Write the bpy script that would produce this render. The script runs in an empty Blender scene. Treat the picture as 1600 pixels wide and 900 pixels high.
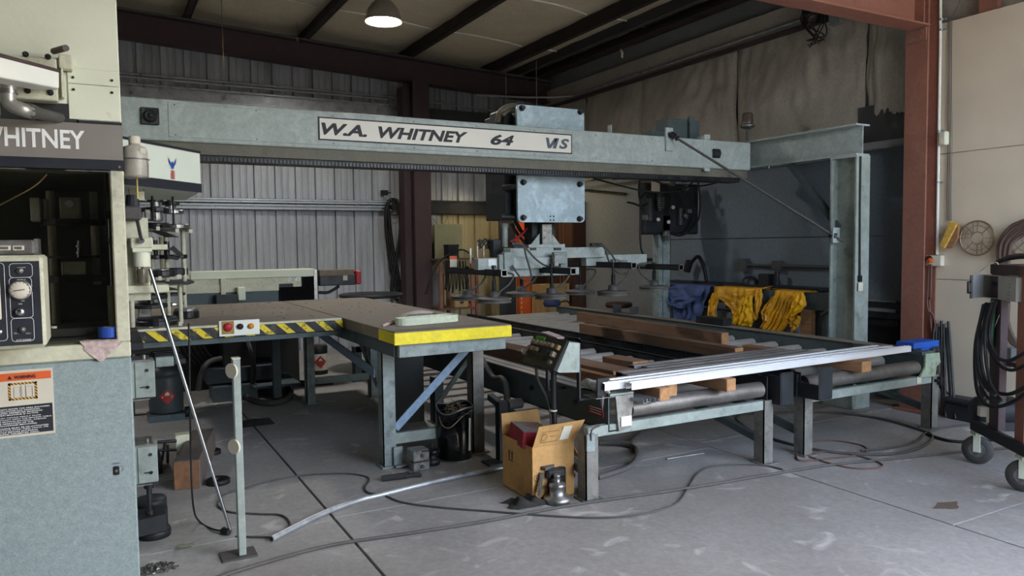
import bpy, math, random
import numpy as np
from mathutils import Vector, Matrix, noise
random.seed(7)
SC = bpy.context.scene
COL = SC.collection
PI = math.pi

# ------------------------------------------------------------------ camera
ROWS = ((0.87717933, -0.4800132, -0.01198976), (-0.03816473, -0.04480781, -0.99826635), (0.4786438, 0.87611619, -0.05762406))
EYE = Vector((0.0, 0.0, 1.65))
cam_d = bpy.data.cameras.new('camera'); cam = bpy.data.objects.new('camera', cam_d); COL.objects.link(cam)
r, d, f = (Vector(x) for x in ROWS)
mw = Matrix((r, -d, -f)).transposed().to_4x4(); mw.translation = EYE
cam.matrix_world = mw
cam_d.sensor_width = 36.0; cam_d.lens = 1173.56 / 1600 * 36.0; cam_d.clip_start = 0.05; cam_d.clip_end = 200
SC.camera = cam

# ------------------------------------------------------------------ sky, sun, exposure
world = bpy.data.worlds.new('sky'); SC.world = world; world.use_nodes = True
wn = world.node_tree; bg = wn.nodes['Background']
sky = wn.nodes.new('ShaderNodeTexSky'); sky.sky_type = 'NISHITA'; sky.sun_disc = False
sky.sun_elevation = math.radians(42); sky.sun_rotation = math.radians(95); sky.air_density = 1.0; sky.dust_density = 4.0; sky.ozone_density = 1.0
hs = wn.nodes.new('ShaderNodeHueSaturation'); hs.inputs['Saturation'].default_value = .80   # thin bright haze
wn.links.new(sky.outputs[0], hs.inputs['Color']); wn.links.new(hs.outputs[0], bg.inputs[0]); bg.inputs[1].default_value = 0.34
sun_d = bpy.data.lights.new('sun', 'SUN'); sun_d.energy = 2.4; sun_d.angle = 0.01; sun_d.color = (1.0, 0.93, 0.82)
sun = bpy.data.objects.new('sun', sun_d); COL.objects.link(sun); sun.location = (6, -8, 10)
sun.rotation_euler = Vector((0.70, -0.12, 0.70)).to_track_quat('Z', 'Y').to_euler()
portal_d = bpy.data.lights.new('door_portal', 'AREA'); portal_d.shape = 'RECTANGLE'; portal_d.size = 4.7; portal_d.size_y = 4.6
portal_d.cycles.is_portal = True
portal = bpy.data.objects.new('door_portal', portal_d); COL.objects.link(portal)
portal.location = (4.65, -.78, 2.3); portal.rotation_euler = (math.radians(90), 0, 0)
vs = SC.view_settings; vs.view_transform = 'Standard'; vs.look = 'None'; vs.gamma = 1.0; vs.use_curve_mapping = False; vs.exposure = 2.95
SC.cycles.max_bounces = 8; SC.cycles.diffuse_bounces = 7; SC.cycles.glossy_bounces = 4; SC.cycles.sample_clamp_indirect = 4.0
SC.cycles.use_denoising = True

# ------------------------------------------------------------------ surveying helpers: sight line through a point of the 1600x900 frame, met with a real plane
def _ray(px, py):
    c = ((px - 800) / 1173.56, (py - 450) / 1173.56, 1.0)
    return Vector([sum(ROWS[i][k] * c[i] for i in range(3)) for k in range(3)])
def aX(px, py, X): q = _ray(px, py); return EYE + q * (X / q.x)
def aY(px, py, Y): q = _ray(px, py); return EYE + q * (Y / q.y)
def aZ(px, py, Z): q = _ray(px, py); return EYE + q * ((Z - EYE.z) / q.z)

# ------------------------------------------------------------------ mesh builder
class MB:
    def __init__(s): s.v = []; s.f = []; s.sm = []
    def add(s, vs_, fs, smooth=False):
        b = len(s.v); s.v += [tuple(p) for p in vs_]
        for q in fs: s.f.append([b + i for i in q]); s.sm.append(smooth)
        return s
    def box(s, x0, x1, y0, y1, z0, z1):
        x0, x1 = sorted((x0, x1)); y0, y1 = sorted((y0, y1)); z0, z1 = sorted((z0, z1))
        v = [(x, y, z) for z in (z0, z1) for y in (y0, y1) for x in (x0, x1)]
        return s.add(v, [(0, 2, 3, 1), (4, 5, 7, 6), (0, 1, 5, 4), (2, 6, 7, 3), (0, 4, 6, 2), (1, 3, 7, 5)])
    def obox(s, c, hx, hy, hz, rot):
        v = [Vector(c) + rot @ Vector((x * hx, y * hy, z * hz)) for z in (-1, 1) for y in (-1, 1) for x in (-1, 1)]
        return s.add(v, [(0, 2, 3, 1), (4, 5, 7, 6), (0, 1, 5, 4), (2, 6, 7, 3), (0, 4, 6, 2), (1, 3, 7, 5)])
    def bar(s, p0, p1, w, h, up=(0, 0, 1)):
        p0 = Vector(p0); p1 = Vector(p1); a = (p1 - p0); L = a.length; a.normalize(); u = Vector(up)
        if abs(a.dot(u)) > .98: u = Vector((0, 1, 0))
        sd = a.cross(u).normalized(); u = sd.cross(a)
        rot = Matrix((a, sd, u)).transposed()
        return s.obox((p0 + p1) / 2, L / 2, w / 2, h / 2, rot)
    def cyl(s, p0, p1, r0, r1=None, n=14, caps=True, hollow=0):
        p0 = Vector(p0); p1 = Vector(p1); r1 = r0 if r1 is None else r1
        a = (p1 - p0).normalized(); u = a.orthogonal().normalized(); w = a.cross(u)
        ring = [u * math.cos(2 * PI * i / n) + w * math.sin(2 * PI * i / n) for i in range(n)]
        v = [p0 + q * r0 for q in ring] + [p1 + q * r1 for q in ring]
        s.add(v, [(i, (i + 1) % n, n + (i + 1) % n, n + i) for i in range(n)], True)
        if hollow:
            v = [p0 + q * (r0 - hollow) for q in ring] + [p1 + q * (r1 - hollow) for q in ring]
            s.add(v, [(i, n + i, n + (i + 1) % n, (i + 1) % n) for i in range(n)], True)
            for (p, rr) in ((p0, r0), (p1, r1)):
                v = [p + q * rr for q in ring] + [p + q * (rr - hollow) for q in ring]
                s.add(v, [(i, (i + 1) % n, n + (i + 1) % n, n + i) for i in range(n)])
        elif caps:
            s.add([p0 + q * r0 for q in ring], [tuple(reversed(range(n)))])
            s.add([p1 + q * r1 for q in ring], [tuple(range(n))])
        return s
    def tube(s, pts, r, n=7):
        pts = [Vector(p) for p in pts]; m = len(pts); vs_ = []; u = None
        for i in range(m):
            t = (pts[min(i + 1, m - 1)] - pts[max(i - 1, 0)])
            if t.length < 1e-9: t = Vector((0, 0, 1))
            t.normalize()
            if u is None: u = t.orthogonal().normalized()
            u = (u - t * u.dot(t)); u = u.normalized() if u.length > 1e-6 else t.orthogonal().normalized()
            w = t.cross(u)
            vs_ += [pts[i] + (u * math.cos(2 * PI * k / n) + w * math.sin(2 * PI * k / n)) * r for k in range(n)]
        fs = [(i * n + k, i * n + (k + 1) % n, (i + 1) * n + (k + 1) % n, (i + 1) * n + k) for i in range(m - 1) for k in range(n)]
        s.add(vs_, fs, True)
        return s.add(vs_[:n], [tuple(reversed(range(n)))]).add(vs_[-n:], [tuple(range(n))])
    def lathe(s, c, prof, n=20, axis=(0, 0, 1), smooth=True):
        c = Vector(c); a = Vector(axis).normalized(); u = a.orthogonal().normalized(); w = a.cross(u); m = len(prof)
        vs_ = [c + a * z + (u * math.cos(2 * PI * k / n) + w * math.sin(2 * PI * k / n)) * max(rr, 1e-4) for rr, z in prof for k in range(n)]
        return s.add(vs_, [(i * n + k, i * n + (k + 1) % n, (i + 1) * n + (k + 1) % n, (i + 1) * n + k) for i in range(m - 1) for k in range(n)], smooth)
    def prism(s, poly, off):
        off = Vector(off); n = len(poly); a = [Vector(p) for p in poly]; b = [p + off for p in a]
        return s.add(a + b, [tuple(range(n)), tuple(reversed(range(n, 2 * n)))] + [(i, n + i, n + (i + 1) % n, (i + 1) % n) for i in range(n)])
    def disc(s, c, r, th, axis=(0, 0, 1), n=24):
        return s.lathe(c, [(0, 0), (r, 0), (r, th), (0, th)], n, axis, False)
    def fb(s, x0, y0, x1, y1, Y, dep):          # box whose front lies in the plane Y
        a = aY(x0, y0, Y); b = aY(x1, y1, Y); return s.box(a.x, b.x, Y, Y + dep, a.z, b.z)
    def sb(s, x0, y0, x1, y1, X, dep):          # box whose near side lies in the plane X
        a = aX(x0, y0, X); b = aX(x1, y1, X); return s.box(X, X + dep, a.y, b.y, a.z, b.z)

ORG = {}
def build(name, mb, m, parent=None, bev=0.0, label=None, seg=1, origin=None):
    me = bpy.data.meshes.new(name)
    org = ORG[parent.name] if parent else (Vector(origin) if origin is not None else None)
    if org is None:
        A = np.array(mb.v); org = Vector(((A[:, 0].min() + A[:, 0].max()) / 2, (A[:, 1].min() + A[:, 1].max()) / 2, A[:, 2].min()))
    me.from_pydata([(p[0] - org.x, p[1] - org.y, p[2] - org.z) for p in mb.v], [], mb.f)
    me.polygons.foreach_set('use_smooth', mb.sm)
    me.update()
    import bmesh
    bm = bmesh.new(); bm.from_mesh(me); bmesh.ops.recalc_face_normals(bm, faces=bm.faces); bm.to_mesh(me); bm.free()
    me.materials.append(m)
    o = bpy.data.objects.new(name, me); COL.objects.link(o)
    if parent: o.parent = parent
    else: o.location = org
    ORG[o.name] = org
    if bev:
        b = o.modifiers.new('bevel', 'BEVEL'); b.width = bev; b.segments = seg; b.limit_method = 'ANGLE'; b.angle_limit = math.radians(50)
    if label: o['label'] = label
    return o
def islands(mb):
    """the separate pieces of a builder, as builders of their own"""
    par = list(range(len(mb.v)))
    def find(i):
        while par[i] != i: par[i] = par[par[i]]; i = par[i]
        return i
    key = {}
    for i, p in enumerate(mb.v):
        k = (round(p[0], 5), round(p[1], 5), round(p[2], 5))
        if k in key: par[find(i)] = find(key[k])
        else: key[k] = i
    for q in mb.f:
        for i in q[1:]: par[find(i)] = find(q[0])
    out = {}
    for q, sm in zip(mb.f, mb.sm):
        o = out.setdefault(find(q[0]), (MB(), {})); m, ix = o
        for i in q:
            if i not in ix: ix[i] = len(m.v); m.v.append(mb.v[i])
        m.f.append([ix[i] for i in q]); m.sm.append(sm)
    return [o[0] for o in out.values()]
def each(name, mb, m, parent, bev=0.0, label=None):
    return [build(name, p, m, parent, bev, label) for p in islands(mb)]
def tag(o, label, cat, group=None):
    o['label'] = label; o['category'] = cat
    if group: o['group'] = group
    return o
def thing(name, label, cat, loc, group=None, local=False, rz=0.0):
    o = bpy.data.objects.new(name, None); COL.objects.link(o); o.location = loc; o.empty_display_size = .1
    o.rotation_euler = (0, 0, rz); ORG[o.name] = Vector((0, 0, 0)) if local else Vector(loc)
    return tag(o, label, cat, group)
def solo(name, mb, m, label, cat, group=None, bev=0.0):
    return tag(build(name, mb, m, None, bev), label, cat, group)
def struct(name, mb, m, bev=0.0):
    o = build(name, mb, m, None, bev); o['kind'] = 'structure'; return o
def stuff(o): o['kind'] = 'stuff'; return o
def copy_tree(o, parent=None):
    c = o.copy(); COL.objects.link(c); ORG[c.name] = ORG[o.name]
    if parent: c.parent = parent
    for ch in [x for x in bpy.data.objects if x.parent == o]: copy_tree(ch, c)
    return c
def curve(pts, k=6, closed=False):
    P = [Vector(p) for p in pts]; out = []; n = len(P)
    for i in range(n if closed else n - 1):
        if closed: p0, p1, p2, p3 = P[i - 1], P[i], P[(i + 1) % n], P[(i + 2) % n]
        else: p0, p1, p2, p3 = P[max(i - 1, 0)], P[i], P[i + 1], P[min(i + 2, n - 1)]
        for j in range(k):
            t = j / k
            out.append(.5 * ((2 * p1) + (p2 - p0) * t + (2 * p0 - 5 * p1 + 4 * p2 - p3) * t * t + (3 * p1 - p0 - 3 * p2 + p3) * t ** 3))
    out.append(P[0] if closed else P[-1]); return out
def text(name, s, m, parent, p, ux, uy, w=None, h=.05, bold=0.0, shear=0.0, dep=.0015, label=None, sp=1.0):
    """flat lettering: lower-left corner p, reading along ux, cap height h along uy, stretched to width w"""
    cu = bpy.data.curves.new(name, 'FONT'); cu.body = s; cu.size = 1; cu.offset = bold; cu.shear = shear; cu.space_character = sp; cu.resolution_u = 3
    to = bpy.data.objects.new(name, cu); COL.objects.link(to)
    dg = bpy.context.evaluated_depsgraph_get(); dg.update()
    me = bpy.data.meshes.new_from_object(to.evaluated_get(dg))
    A = np.array([v.co[:] for v in me.vertices]); fs = [tuple(q.vertices) for q in me.polygons]
    bpy.data.objects.remove(to); bpy.data.curves.remove(cu); bpy.data.meshes.remove(me)
    lo = A.min(0); hi = A.max(0); ux = Vector(ux).normalized(); uy = Vector(uy).normalized(); nrm = ux.cross(uy)
    sy = h / (hi[1] - lo[1]); sx = (w / (hi[0] - lo[0])) if w else sy
    mb = MB(); P = [Vector(p) + ux * ((q[0] - lo[0]) * sx) + uy * ((q[1] - lo[1]) * sy) + nrm * dep for q in A]
    mb.add(P, fs)
    return build(name, mb, m, parent, label=label)

# ------------------------------------------------------------------ procedural materials
def hexc(h):
    h = h.lstrip('#'); c = [int(h[i:i + 2], 16) / 255 for i in (0, 2, 4)]
    return [x / 12.92 if x <= .04045 else ((x + .055) / 1.055) ** 2.4 for x in c]
def mat(name, col, rough=.6, metal=0.0, var=.15, scale=5.0, bump=.0, bscale=40.0, dirt=None, amt=.0, dscale=3.0, stretch=None, emit=None, estr=1.0, spec=.4, swirl=0.0):
    m = bpy.data.materials.new(name); m.use_nodes = True; nt = m.node_tree; N = nt.nodes; L = nt.links
    b = N['Principled BSDF']; c = hexc(col) if isinstance(col, str) else list(col)
    b.inputs['Roughness'].default_value = rough; b.inputs['Metallic'].default_value = metal; b.inputs['Specular IOR Level'].default_value = spec
    tc = N.new('ShaderNodeTexCoord'); mp = N.new('ShaderNodeMapping'); L.new(tc.outputs['Object'], mp.inputs[0])
    if stretch: mp.inputs['Scale'].default_value = stretch
    n1 = N.new('ShaderNodeTexNoise'); n1.inputs['Scale'].default_value = scale; n1.inputs['Detail'].default_value = 6; L.new(mp.outputs[0], n1.inputs['Vector'])
    cr = N.new('ShaderNodeValToRGB'); L.new(n1.outputs['Fac'], cr.inputs[0])
    cr.color_ramp.elements[0].position = .3; cr.color_ramp.elements[1].position = .7
    cr.color_ramp.elements[0].color = [x * (1 - var) for x in c] + [1]; cr.color_ramp.elements[1].color = [min(1, x * (1 + var)) for x in c] + [1]
    out = cr.outputs[0]
    if dirt:
        dc = hexc(dirt) if isinstance(dirt, str) else list(dirt)
        n2 = N.new('ShaderNodeTexNoise'); n2.inputs['Scale'].default_value = dscale; n2.inputs['Detail'].default_value = 10; n2.inputs['Roughness'].default_value = .7
        L.new(mp.outputs[0], n2.inputs['Vector'])
        r2 = N.new('ShaderNodeValToRGB'); L.new(n2.outputs['Fac'], r2.inputs[0])
        r2.color_ramp.elements[0].position = .64 - amt * .35; r2.color_ramp.elements[1].position = .80 - amt * .35
        mx = N.new('ShaderNodeMixRGB'); mf = N.new('ShaderNodeMath'); mf.operation = 'MULTIPLY'; mf.inputs[1].default_value = .6; L.new(r2.outputs[0], mf.inputs[0]); L.new(mf.outputs[0], mx.inputs[0]); L.new(out, mx.inputs[1]); mx.inputs[2].default_value = dc + [1]
        out = mx.outputs[0]
    if swirl:
        n5 = N.new('ShaderNodeTexNoise'); n5.inputs['Scale'].default_value = 2.6; n5.inputs['Detail'].default_value = 9; n5.inputs['Distortion'].default_value = 3.5; L.new(mp.outputs[0], n5.inputs['Vector'])
        r5 = N.new('ShaderNodeValToRGB'); r5.color_ramp.elements[0].position = .48; r5.color_ramp.elements[1].position = .66; L.new(n5.outputs['Fac'], r5.inputs[0])
        m5 = N.new('ShaderNodeMath'); m5.operation = 'MULTIPLY'; m5.inputs[1].default_value = swirl; L.new(r5.outputs[0], m5.inputs[0])
        x5 = N.new('ShaderNodeMixRGB'); x5.inputs[2].default_value = [min(1, x * 1.55 + .04) for x in c] + [1]; L.new(m5.outputs[0], x5.inputs[0]); L.new(out, x5.inputs[1]); out = x5.outputs[0]
    if var > .075:      # fine grime and rubbed patches, in colour and in gloss
        n6 = N.new('ShaderNodeTexNoise'); n6.inputs['Scale'].default_value = 28; n6.inputs['Detail'].default_value = 10; n6.inputs['Roughness'].default_value = .72; L.new(mp.outputs[0], n6.inputs['Vector'])
        r6 = N.new('ShaderNodeMapRange'); r6.inputs[1].default_value = .3; r6.inputs[2].default_value = .7; r6.inputs[3].default_value = .80; r6.inputs[4].default_value = 1.12; L.new(n6.outputs['Fac'], r6.inputs[0])
        x6 = N.new('ShaderNodeMixRGB'); x6.blend_type = 'MULTIPLY'; x6.inputs[0].default_value = 1; L.new(out, x6.inputs[1]); L.new(r6.outputs[0], x6.inputs[2]); out = x6.outputs[0]
        q6 = N.new('ShaderNodeMapRange'); q6.inputs[1].default_value = .3; q6.inputs[2].default_value = .7; q6.inputs[3].default_value = max(.05, rough - .1); q6.inputs[4].default_value = min(1, rough + .12); L.new(n1.outputs['Fac'], q6.inputs[0]); L.new(q6.outputs[0], b.inputs['Roughness'])
    L.new(out, b.inputs['Base Color'])
    if bump:
        n3 = N.new('ShaderNodeTexNoise'); n3.inputs['Scale'].default_value = bscale; n3.inputs['Detail'].default_value = 4; L.new(mp.outputs[0], n3.inputs['Vector'])
        bp = N.new('ShaderNodeBump'); bp.inputs['Strength'].default_value = bump; bp.inputs['Distance'].default_value = .01
        L.new(n3.outputs['Fac'], bp.inputs['Height']); L.new(bp.outputs[0], b.inputs['Normal'])
    if emit: b.inputs['Emission Color'].default_value = list(emit) + [1]; b.inputs['Emission Strength'].default_value = estr
    return m
M = {}
M['gantry'] = mat('teal machine paint', '#9ca6a3', .55, 0, .12, 3, .15, 30, '#5c605a', .16, 4, swirl=.28)
M['gantry_dark'] = mat('dark teal machine paint', '#4a5659', .6, 0, .2, 4, .1, 30, '#2b2a28', .25, 4)
M['wornteal'] = mat('worn teal paint', '#929c95', .6, 0, .15, 6, .2, 40, '#3a3630', .30, 7)
M['steel_tab'] = mat('scuffed grey green steel', '#86918f', .55, .1, .22, 9, .2, 40, '#2d2f2e', .34, 12)
M['blackpaint'] = mat('greasy black steel', '#24272a', .5, .2, .3, 8, .1, 40)
M['black'] = mat('black rubber', '#151516', .55, 0, .2, 8)
M['floorcable'] = mat('dusty grey cable', '#54514e', .7, 0, .15, 9)
M['hose'] = mat('grey hose', '#4c4a47', .6, 0, .2, 9)
M['oily'] = mat('oily dark tool steel', '#3a3a3c', .38, .7, .35, 14, .1, 50)
M['tool'] = mat('brushed tool steel', '#8d8c8a', .35, .8, .25, 20, .05, 60)
M['chrome'] = mat('polished steel', '#b9bcc2', .22, 1, .03, 12)
M['galv'] = mat('galvanised steel', '#a9adb1', .36, .45, .25, 9, .05, 40)
M['leg'] = mat('worn dark leg steel', '#77756f', .55, .15, .25, 9, .2, 40, '#33302c', .3, 12)
M['dirty'] = mat('grimy olive steel', '#67655a', .65, .1, .2, 5, .1, 40, '#2e2c28', .2, 6)
M['alu'] = mat('milled aluminium', '#e9ebee', .28, .35, .06, 5, 0, 40, stretch=(.2, 8, 8))
M['rustalu'] = mat('weathered steel strip', '#84807e', .5, .6, .35, 6, .1, 30, '#5b4a42', .3, 6, stretch=(.35, 6, 6))
M['cream'] = mat('cream machine paint', '#cfd2bd', .55, 0, .06, 3, .1, 40, '#8d8268', .0, 6)
M['creamworn'] = mat('worn cream paint', '#c3c2ab', .6, 0, .1, 5, .15, 40, '#5d5342', .16, 6)
M['white'] = mat('white paint', '#dfe1d8', .5, 0, .05, 4)
M['bluegrey'] = mat('hammered blue grey paint', '#8b9999', .5, 0, .12, 90, .25, 160, '#76868a', .1, 3)
M['band'] = mat('grey brown band', '#7c776f', .6, 0, .05, 4)
M['letter'] = mat('white lettering', '#e6e7e4', .6, 0, .02)
M['ink'] = mat('black lettering', '#26262a', .6, 0, .05)
M['ink_faded'] = mat('faded grey lettering', '#4d5663', .6, 0, .05)
M['navy'] = mat('dark navy strip', '#23262e', .5, 0, .2)
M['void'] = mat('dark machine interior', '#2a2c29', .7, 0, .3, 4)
M['red_oxide'] = mat('red oxide primer', '#8d5f50', .6, 0, .12, 5, .1, 40)
M['maroon'] = mat('maroon steel', '#47373a', .6, 0, .15, 5, .05, 40)
M['purlin'] = mat('dark purlin steel', '#302827', .6, 0, .2, 5)
M['purlin_grey'] = mat('grey purlin steel', '#4e4f4e', .6, .2, .15, 5)
M['vinyl'] = mat('white insulation facing', '#d6cbb2', .6, 0, .08, 2, .2, 14)
M['insul'] = mat('grey insulation facing', '#a59e92', .55, 0, .10, 2, .5, 9, '#80796f', .06, 2.5)
M['ribsteel'] = mat('corrugated galvanised sheet', '#aeb1b6', .42, .3, .26, 2.6, .05, 30, '#77787c', .12, 2, stretch=(3, 3, .3))
M['ribcream'] = mat('corrugated cream sheet', '#c6b98f', .55, .1, .12, 1.5, .05, 30, stretch=(3, 3, .4))
M['plaster'] = mat('beige painted plywood', '#cdc1ad', .7, 0, .05, 2.5, .12, 25, '#bdb19d', .05, 2)
M['greywall'] = mat('grey wall board', '#7c7f80', .7, 0, .08, 2, .05, 20)
M['dimwall'] = mat('dim hazy wall board', '#6b7680', .65, 0, .08, 2, .05, 20)  # same right wall, its dim light and haze put into the colour
M['wood'] = mat('timber', '#8f6a4b', .75, 0, .25, 4, .2, 30, '#5e3d28', .2, 4, stretch=(9, .7, 9))
M['woodold'] = mat('dusty timber', '#755a46', .8, 0, .25, 4, .2, 30, '#4d3626', .25, 4, stretch=(9, .7, 9))
M['woodend'] = mat('sawn end grain', '#a97e55', .8, 0, .25, 25, .2, 60)
M['woodpanel'] = mat('brown wood panel', '#452a1d', .6, 0, .25, 6, .1, 30, stretch=(6, 6, .6))
M['pine'] = mat('pale pine crate', '#a78a5c', .7, 0, .2, 5, .1, 30, stretch=(6, 6, .6))
M['card'] = mat('corrugated cardboard', '#b78d57', .8, 0, .08, 5)
M['cardin'] = mat('cardboard inside', '#a98151', .8, 0, .08, 5)
M['yellow'] = mat('yellow tape', '#e2cf12', .5, 0, .08, 8, .1, 30, '#8a7c10', .02, 12)
M['yellow_cloth'] = mat('yellow rain cloth', '#dfa01f', .5, 0, .15, 4, .15, 14, '#6b5433', .42, 5.5)
M['bright_yellow'] = mat('bright yellow cloth', '#f0b414', .5, 0, .1, 4, .15, 14)
M['blue_cloth'] = mat('blue work cloth', '#46557c', .8, 0, .2, 5, .2, 20)
M['blue_tape'] = mat('blue masking tape', '#1f57b8', .6, 0, .15, 8)
M['blue_tape_dk'] = mat('dark blue tape', '#21479c', .55, 0, .08, 8)
M['orange'] = mat('orange paint', '#c8551c', .5, 0, .12, 5)
M['redpaint'] = mat('red paint', '#a8242c', .5, 0, .1, 5)
M['redbox'] = mat('dull red card', '#8e2430', .7, 0, .12, 6)
M['amber'] = mat('amber button', '#c9821c', .4, 0, .05)
M['green'] = mat('green label', '#5fae3c', .6, 0, .1, 20)
M['cloth'] = mat('checked rag', '#b9a6a2', .9, 0, .25, 40, .2, 60)
M['paper'] = mat('paper label', '#cbc5b4', .8, 0, .06, 6)
M['plastic'] = mat('translucent plastic', '#a8a397', .35, 0, .1, 6)
M['bag'] = mat('clear plastic bag', '#cfcdc6', .3, 0, .25, 14, .4, 20)
M['tabletop'] = mat('dusty table board', '#7d7468', .75, .05, .16, 2.5, .15, 40, '#4d463d', .15, 3)
M['dusty'] = mat('dusty roller steel', '#98938c', .6, .05, .15, 4, .1, 40, stretch=(1, 6, 6))
M['pipe_roller'] = mat('worn steel roller', '#77736f', .38, .6, .3, 5, .1, 40, '#4c3a2e', .12, 4)
M['copper'] = mat('red copper cable', '#6a4a40', .6, 0, .15, 8)
M['wire'] = mat('steel wire', '#9b8468', .4, .7, .15, 8)
M['bristle'] = mat('yellow bristle', '#c9a24a', .8, 0, .2, 40, .3, 90)
M['sticker_red'] = mat('red sticker', '#8d2a34', .6, 0, .1, 10)
M['hazred'] = mat('hazard red', '#a3322e', .6, 0, .1, 10)
M['orange_print'] = mat('orange print', '#d05c2c', .6, 0, .05)
M['motor'] = mat('dark motor housing', '#2a2b2f', .5, .1, .15, 8)
M['lampshade'] = mat('grey lamp shade', '#8a8478', .4, .3, .1, 4)
M['bulb'] = mat('lit lamp lens', '#ffffff', .4, 0, 0, emit=(1.0, .97, .92), estr=26.0)
M['charcoal'] = mat('charcoal cloth', '#33312f', .9, 0, .3, 14, .3, 30)
M['chip'] = mat('steel swarf', '#6f6c68', .4, .6, .5, 60)
def glass(name, col, a):
    m = bpy.data.materials.new(name); m.use_nodes = True; nt = m.node_tree; N = nt.nodes; L = nt.links; N.remove(N['Principled BSDF'])
    t = N.new('ShaderNodeBsdfTransparent'); t.inputs[0].default_value = list(col) + [1]
    g = N.new('ShaderNodeBsdfGlossy'); g.inputs['Roughness'].default_value = .08; g.inputs[0].default_value = (1, 1, 1, 1)
    x = N.new('ShaderNodeMixShader'); x.inputs[0].default_value = a
    L.new(t.outputs[0], x.inputs[1]); L.new(g.outputs[0], x.inputs[2]); L.new(x.outputs[0], N['Material Output'].inputs[0])
    return m
M['glass'] = glass('smoked glass', (.88, .88, .82), .012)
M['bowl'] = glass('clear filter bowl', (.75, .73, .68), .10)
def stripes(name, c1, c2, per, vec, duty=.5, dirt=None):
    m = mat(name, c1, .6, 0, .1, 8); nt = m.node_tree; N = nt.nodes; L = nt.links; b = N['Principled BSDF']
    tc = N.new('ShaderNodeTexCoord'); dt = N.new('ShaderNodeVectorMath'); dt.operation = 'DOT_PRODUCT'; dt.inputs[1].default_value = vec
    L.new(tc.outputs['Object'], dt.inputs[0])
    a = N.new('ShaderNodeMath'); a.operation = 'MULTIPLY'; a.inputs[1].default_value = 1 / per; L.new(dt.outputs['Value'], a.inputs[0])
    fr = N.new('ShaderNodeMath'); fr.operation = 'FRACT'; L.new(a.outputs[0], fr.inputs[0])
    gt = N.new('ShaderNodeMath'); gt.operation = 'GREATER_THAN'; gt.inputs[1].default_value = duty; L.new(fr.outputs[0], gt.inputs[0])
    nz = N.new('ShaderNodeTexNoise'); nz.inputs['Scale'].default_value = 22; nz.inputs['Detail'].default_value = 8; L.new(tc.outputs['Object'], nz.inputs['Vector'])
    rr = N.new('ShaderNodeValToRGB'); rr.color_ramp.elements[0].position = .56; rr.color_ramp.elements[1].position = .62; L.new(nz.outputs['Fac'], rr.inputs[0])
    mx = N.new('ShaderNodeMixRGB'); mx.inputs[1].default_value = hexc(c1) + [1]; mx.inputs[2].default_value = hexc(c2) + [1]; L.new(gt.outputs[0], mx.inputs[0])
    m2 = N.new('ShaderNodeMixRGB'); m2.inputs[2].default_value = hexc('#4a4434') + [1]; L.new(mx.outputs[0], m2.inputs[1])
    mm = N.new('ShaderNodeMath'); mm.operation = 'MULTIPLY'; mm.inputs[1].default_value = .7 if dirt else 0; L.new(rr.outputs[0], mm.inputs[0]); L.new(mm.outputs[0], m2.inputs[0])
    L.new(m2.outputs[0], b.inputs['Base Color']); return m
M['hazard'] = stripes('yellow and black hazard stripes', '#d8c22c', '#25262a', .155, (1, 0, 1.1), .42, True)
M['hazard_small'] = stripes('fine hazard stripes', '#d9a63a', '#2c2b28', .014, (1, 0, 1), .5)
def concrete():
    m = mat('sealed concrete', '#a5a3a1', .62, 0, .10, 1.3, .08, 18, '#b2b0ae', .14, 1.7); nt = m.node_tree; N = nt.nodes; L = nt.links; b = N['Principled BSDF']
    src = b.inputs['Base Color'].links[0].from_socket
    tc = N.new('ShaderNodeTexCoord')
    n = N.new('ShaderNodeTexNoise'); n.inputs['Scale'].default_value = .55; n.inputs['Detail'].default_value = 9; n.inputs['Roughness'].default_value = .62; L.new(tc.outputs['Object'], n.inputs['Vector'])
    cr = N.new('ShaderNodeValToRGB'); cr.color_ramp.elements[0].position = .35; cr.color_ramp.elements[1].position = .7
    cr.color_ramp.elements[0].color = (.72, .70, .67, 1); cr.color_ramp.elements[1].color = (1, 1, 1, 1); L.new(n.outputs['Fac'], cr.inputs[0])
    mx = N.new('ShaderNodeMixRGB'); mx.blend_type = 'MULTIPLY'; mx.inputs[0].default_value = 1; L.new(src, mx.inputs[1]); L.new(cr.outputs[0], mx.inputs[2])
    n4 = N.new('ShaderNodeTexNoise'); n4.inputs['Scale'].default_value = 3.5; n4.inputs['Detail'].default_value = 12; n4.inputs['Distortion'].default_value = 1.2; L.new(tc.outputs['Object'], n4.inputs['Vector'])
    r4 = N.new('ShaderNodeValToRGB'); r4.color_ramp.elements[0].position = .60; r4.color_ramp.elements[1].position = .72; L.new(n4.outputs['Fac'], r4.inputs[0])
    m4 = N.new('ShaderNodeMixRGB'); m4.inputs[2].default_value = hexc('#bdbbb8') + [1]; L.new(r4.outputs[0], m4.inputs[0]); L.new(mx.outputs[0], m4.inputs[1])
    L.new(m4.outputs[0], b.inputs['Base Color']); return m
M['concrete'] = concrete()

# ================================================================== SETTING
Z = Vector((0, 0, 0))
fl = MB().box(-5.2, 7.3, -9, 12.4, -.20, -.035)
floor = struct('floor', fl, mat('dark joint filler', '#2f2a24', .9))
def slab(x0, x1, y0, y1, gx=.007, gy=.002):
    build('slab', MB().box(x0 + gx, x1 - gx, y0 + gy, y1 - gy, -.034, 0), M['concrete'], floor, .003)
for x0, x1, ys in ((-5.2, -1.9, (-9, -4, 0, 4.44, 8.2, 12.4)), (-1.9, 1.185, (-9, -4, 0, 4.44, 8.2, 12.4)), (1.185, 4.265, (-9, -4, 0, 4.47, 8.2, 12.4)), (4.265, 7.3, (-9, -4, -1.4, 2.52, 4.62, 8.2, 12.4))):
    for a, b in zip(ys[:-1], ys[1:]): slab(x0, x1, a, b)

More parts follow.
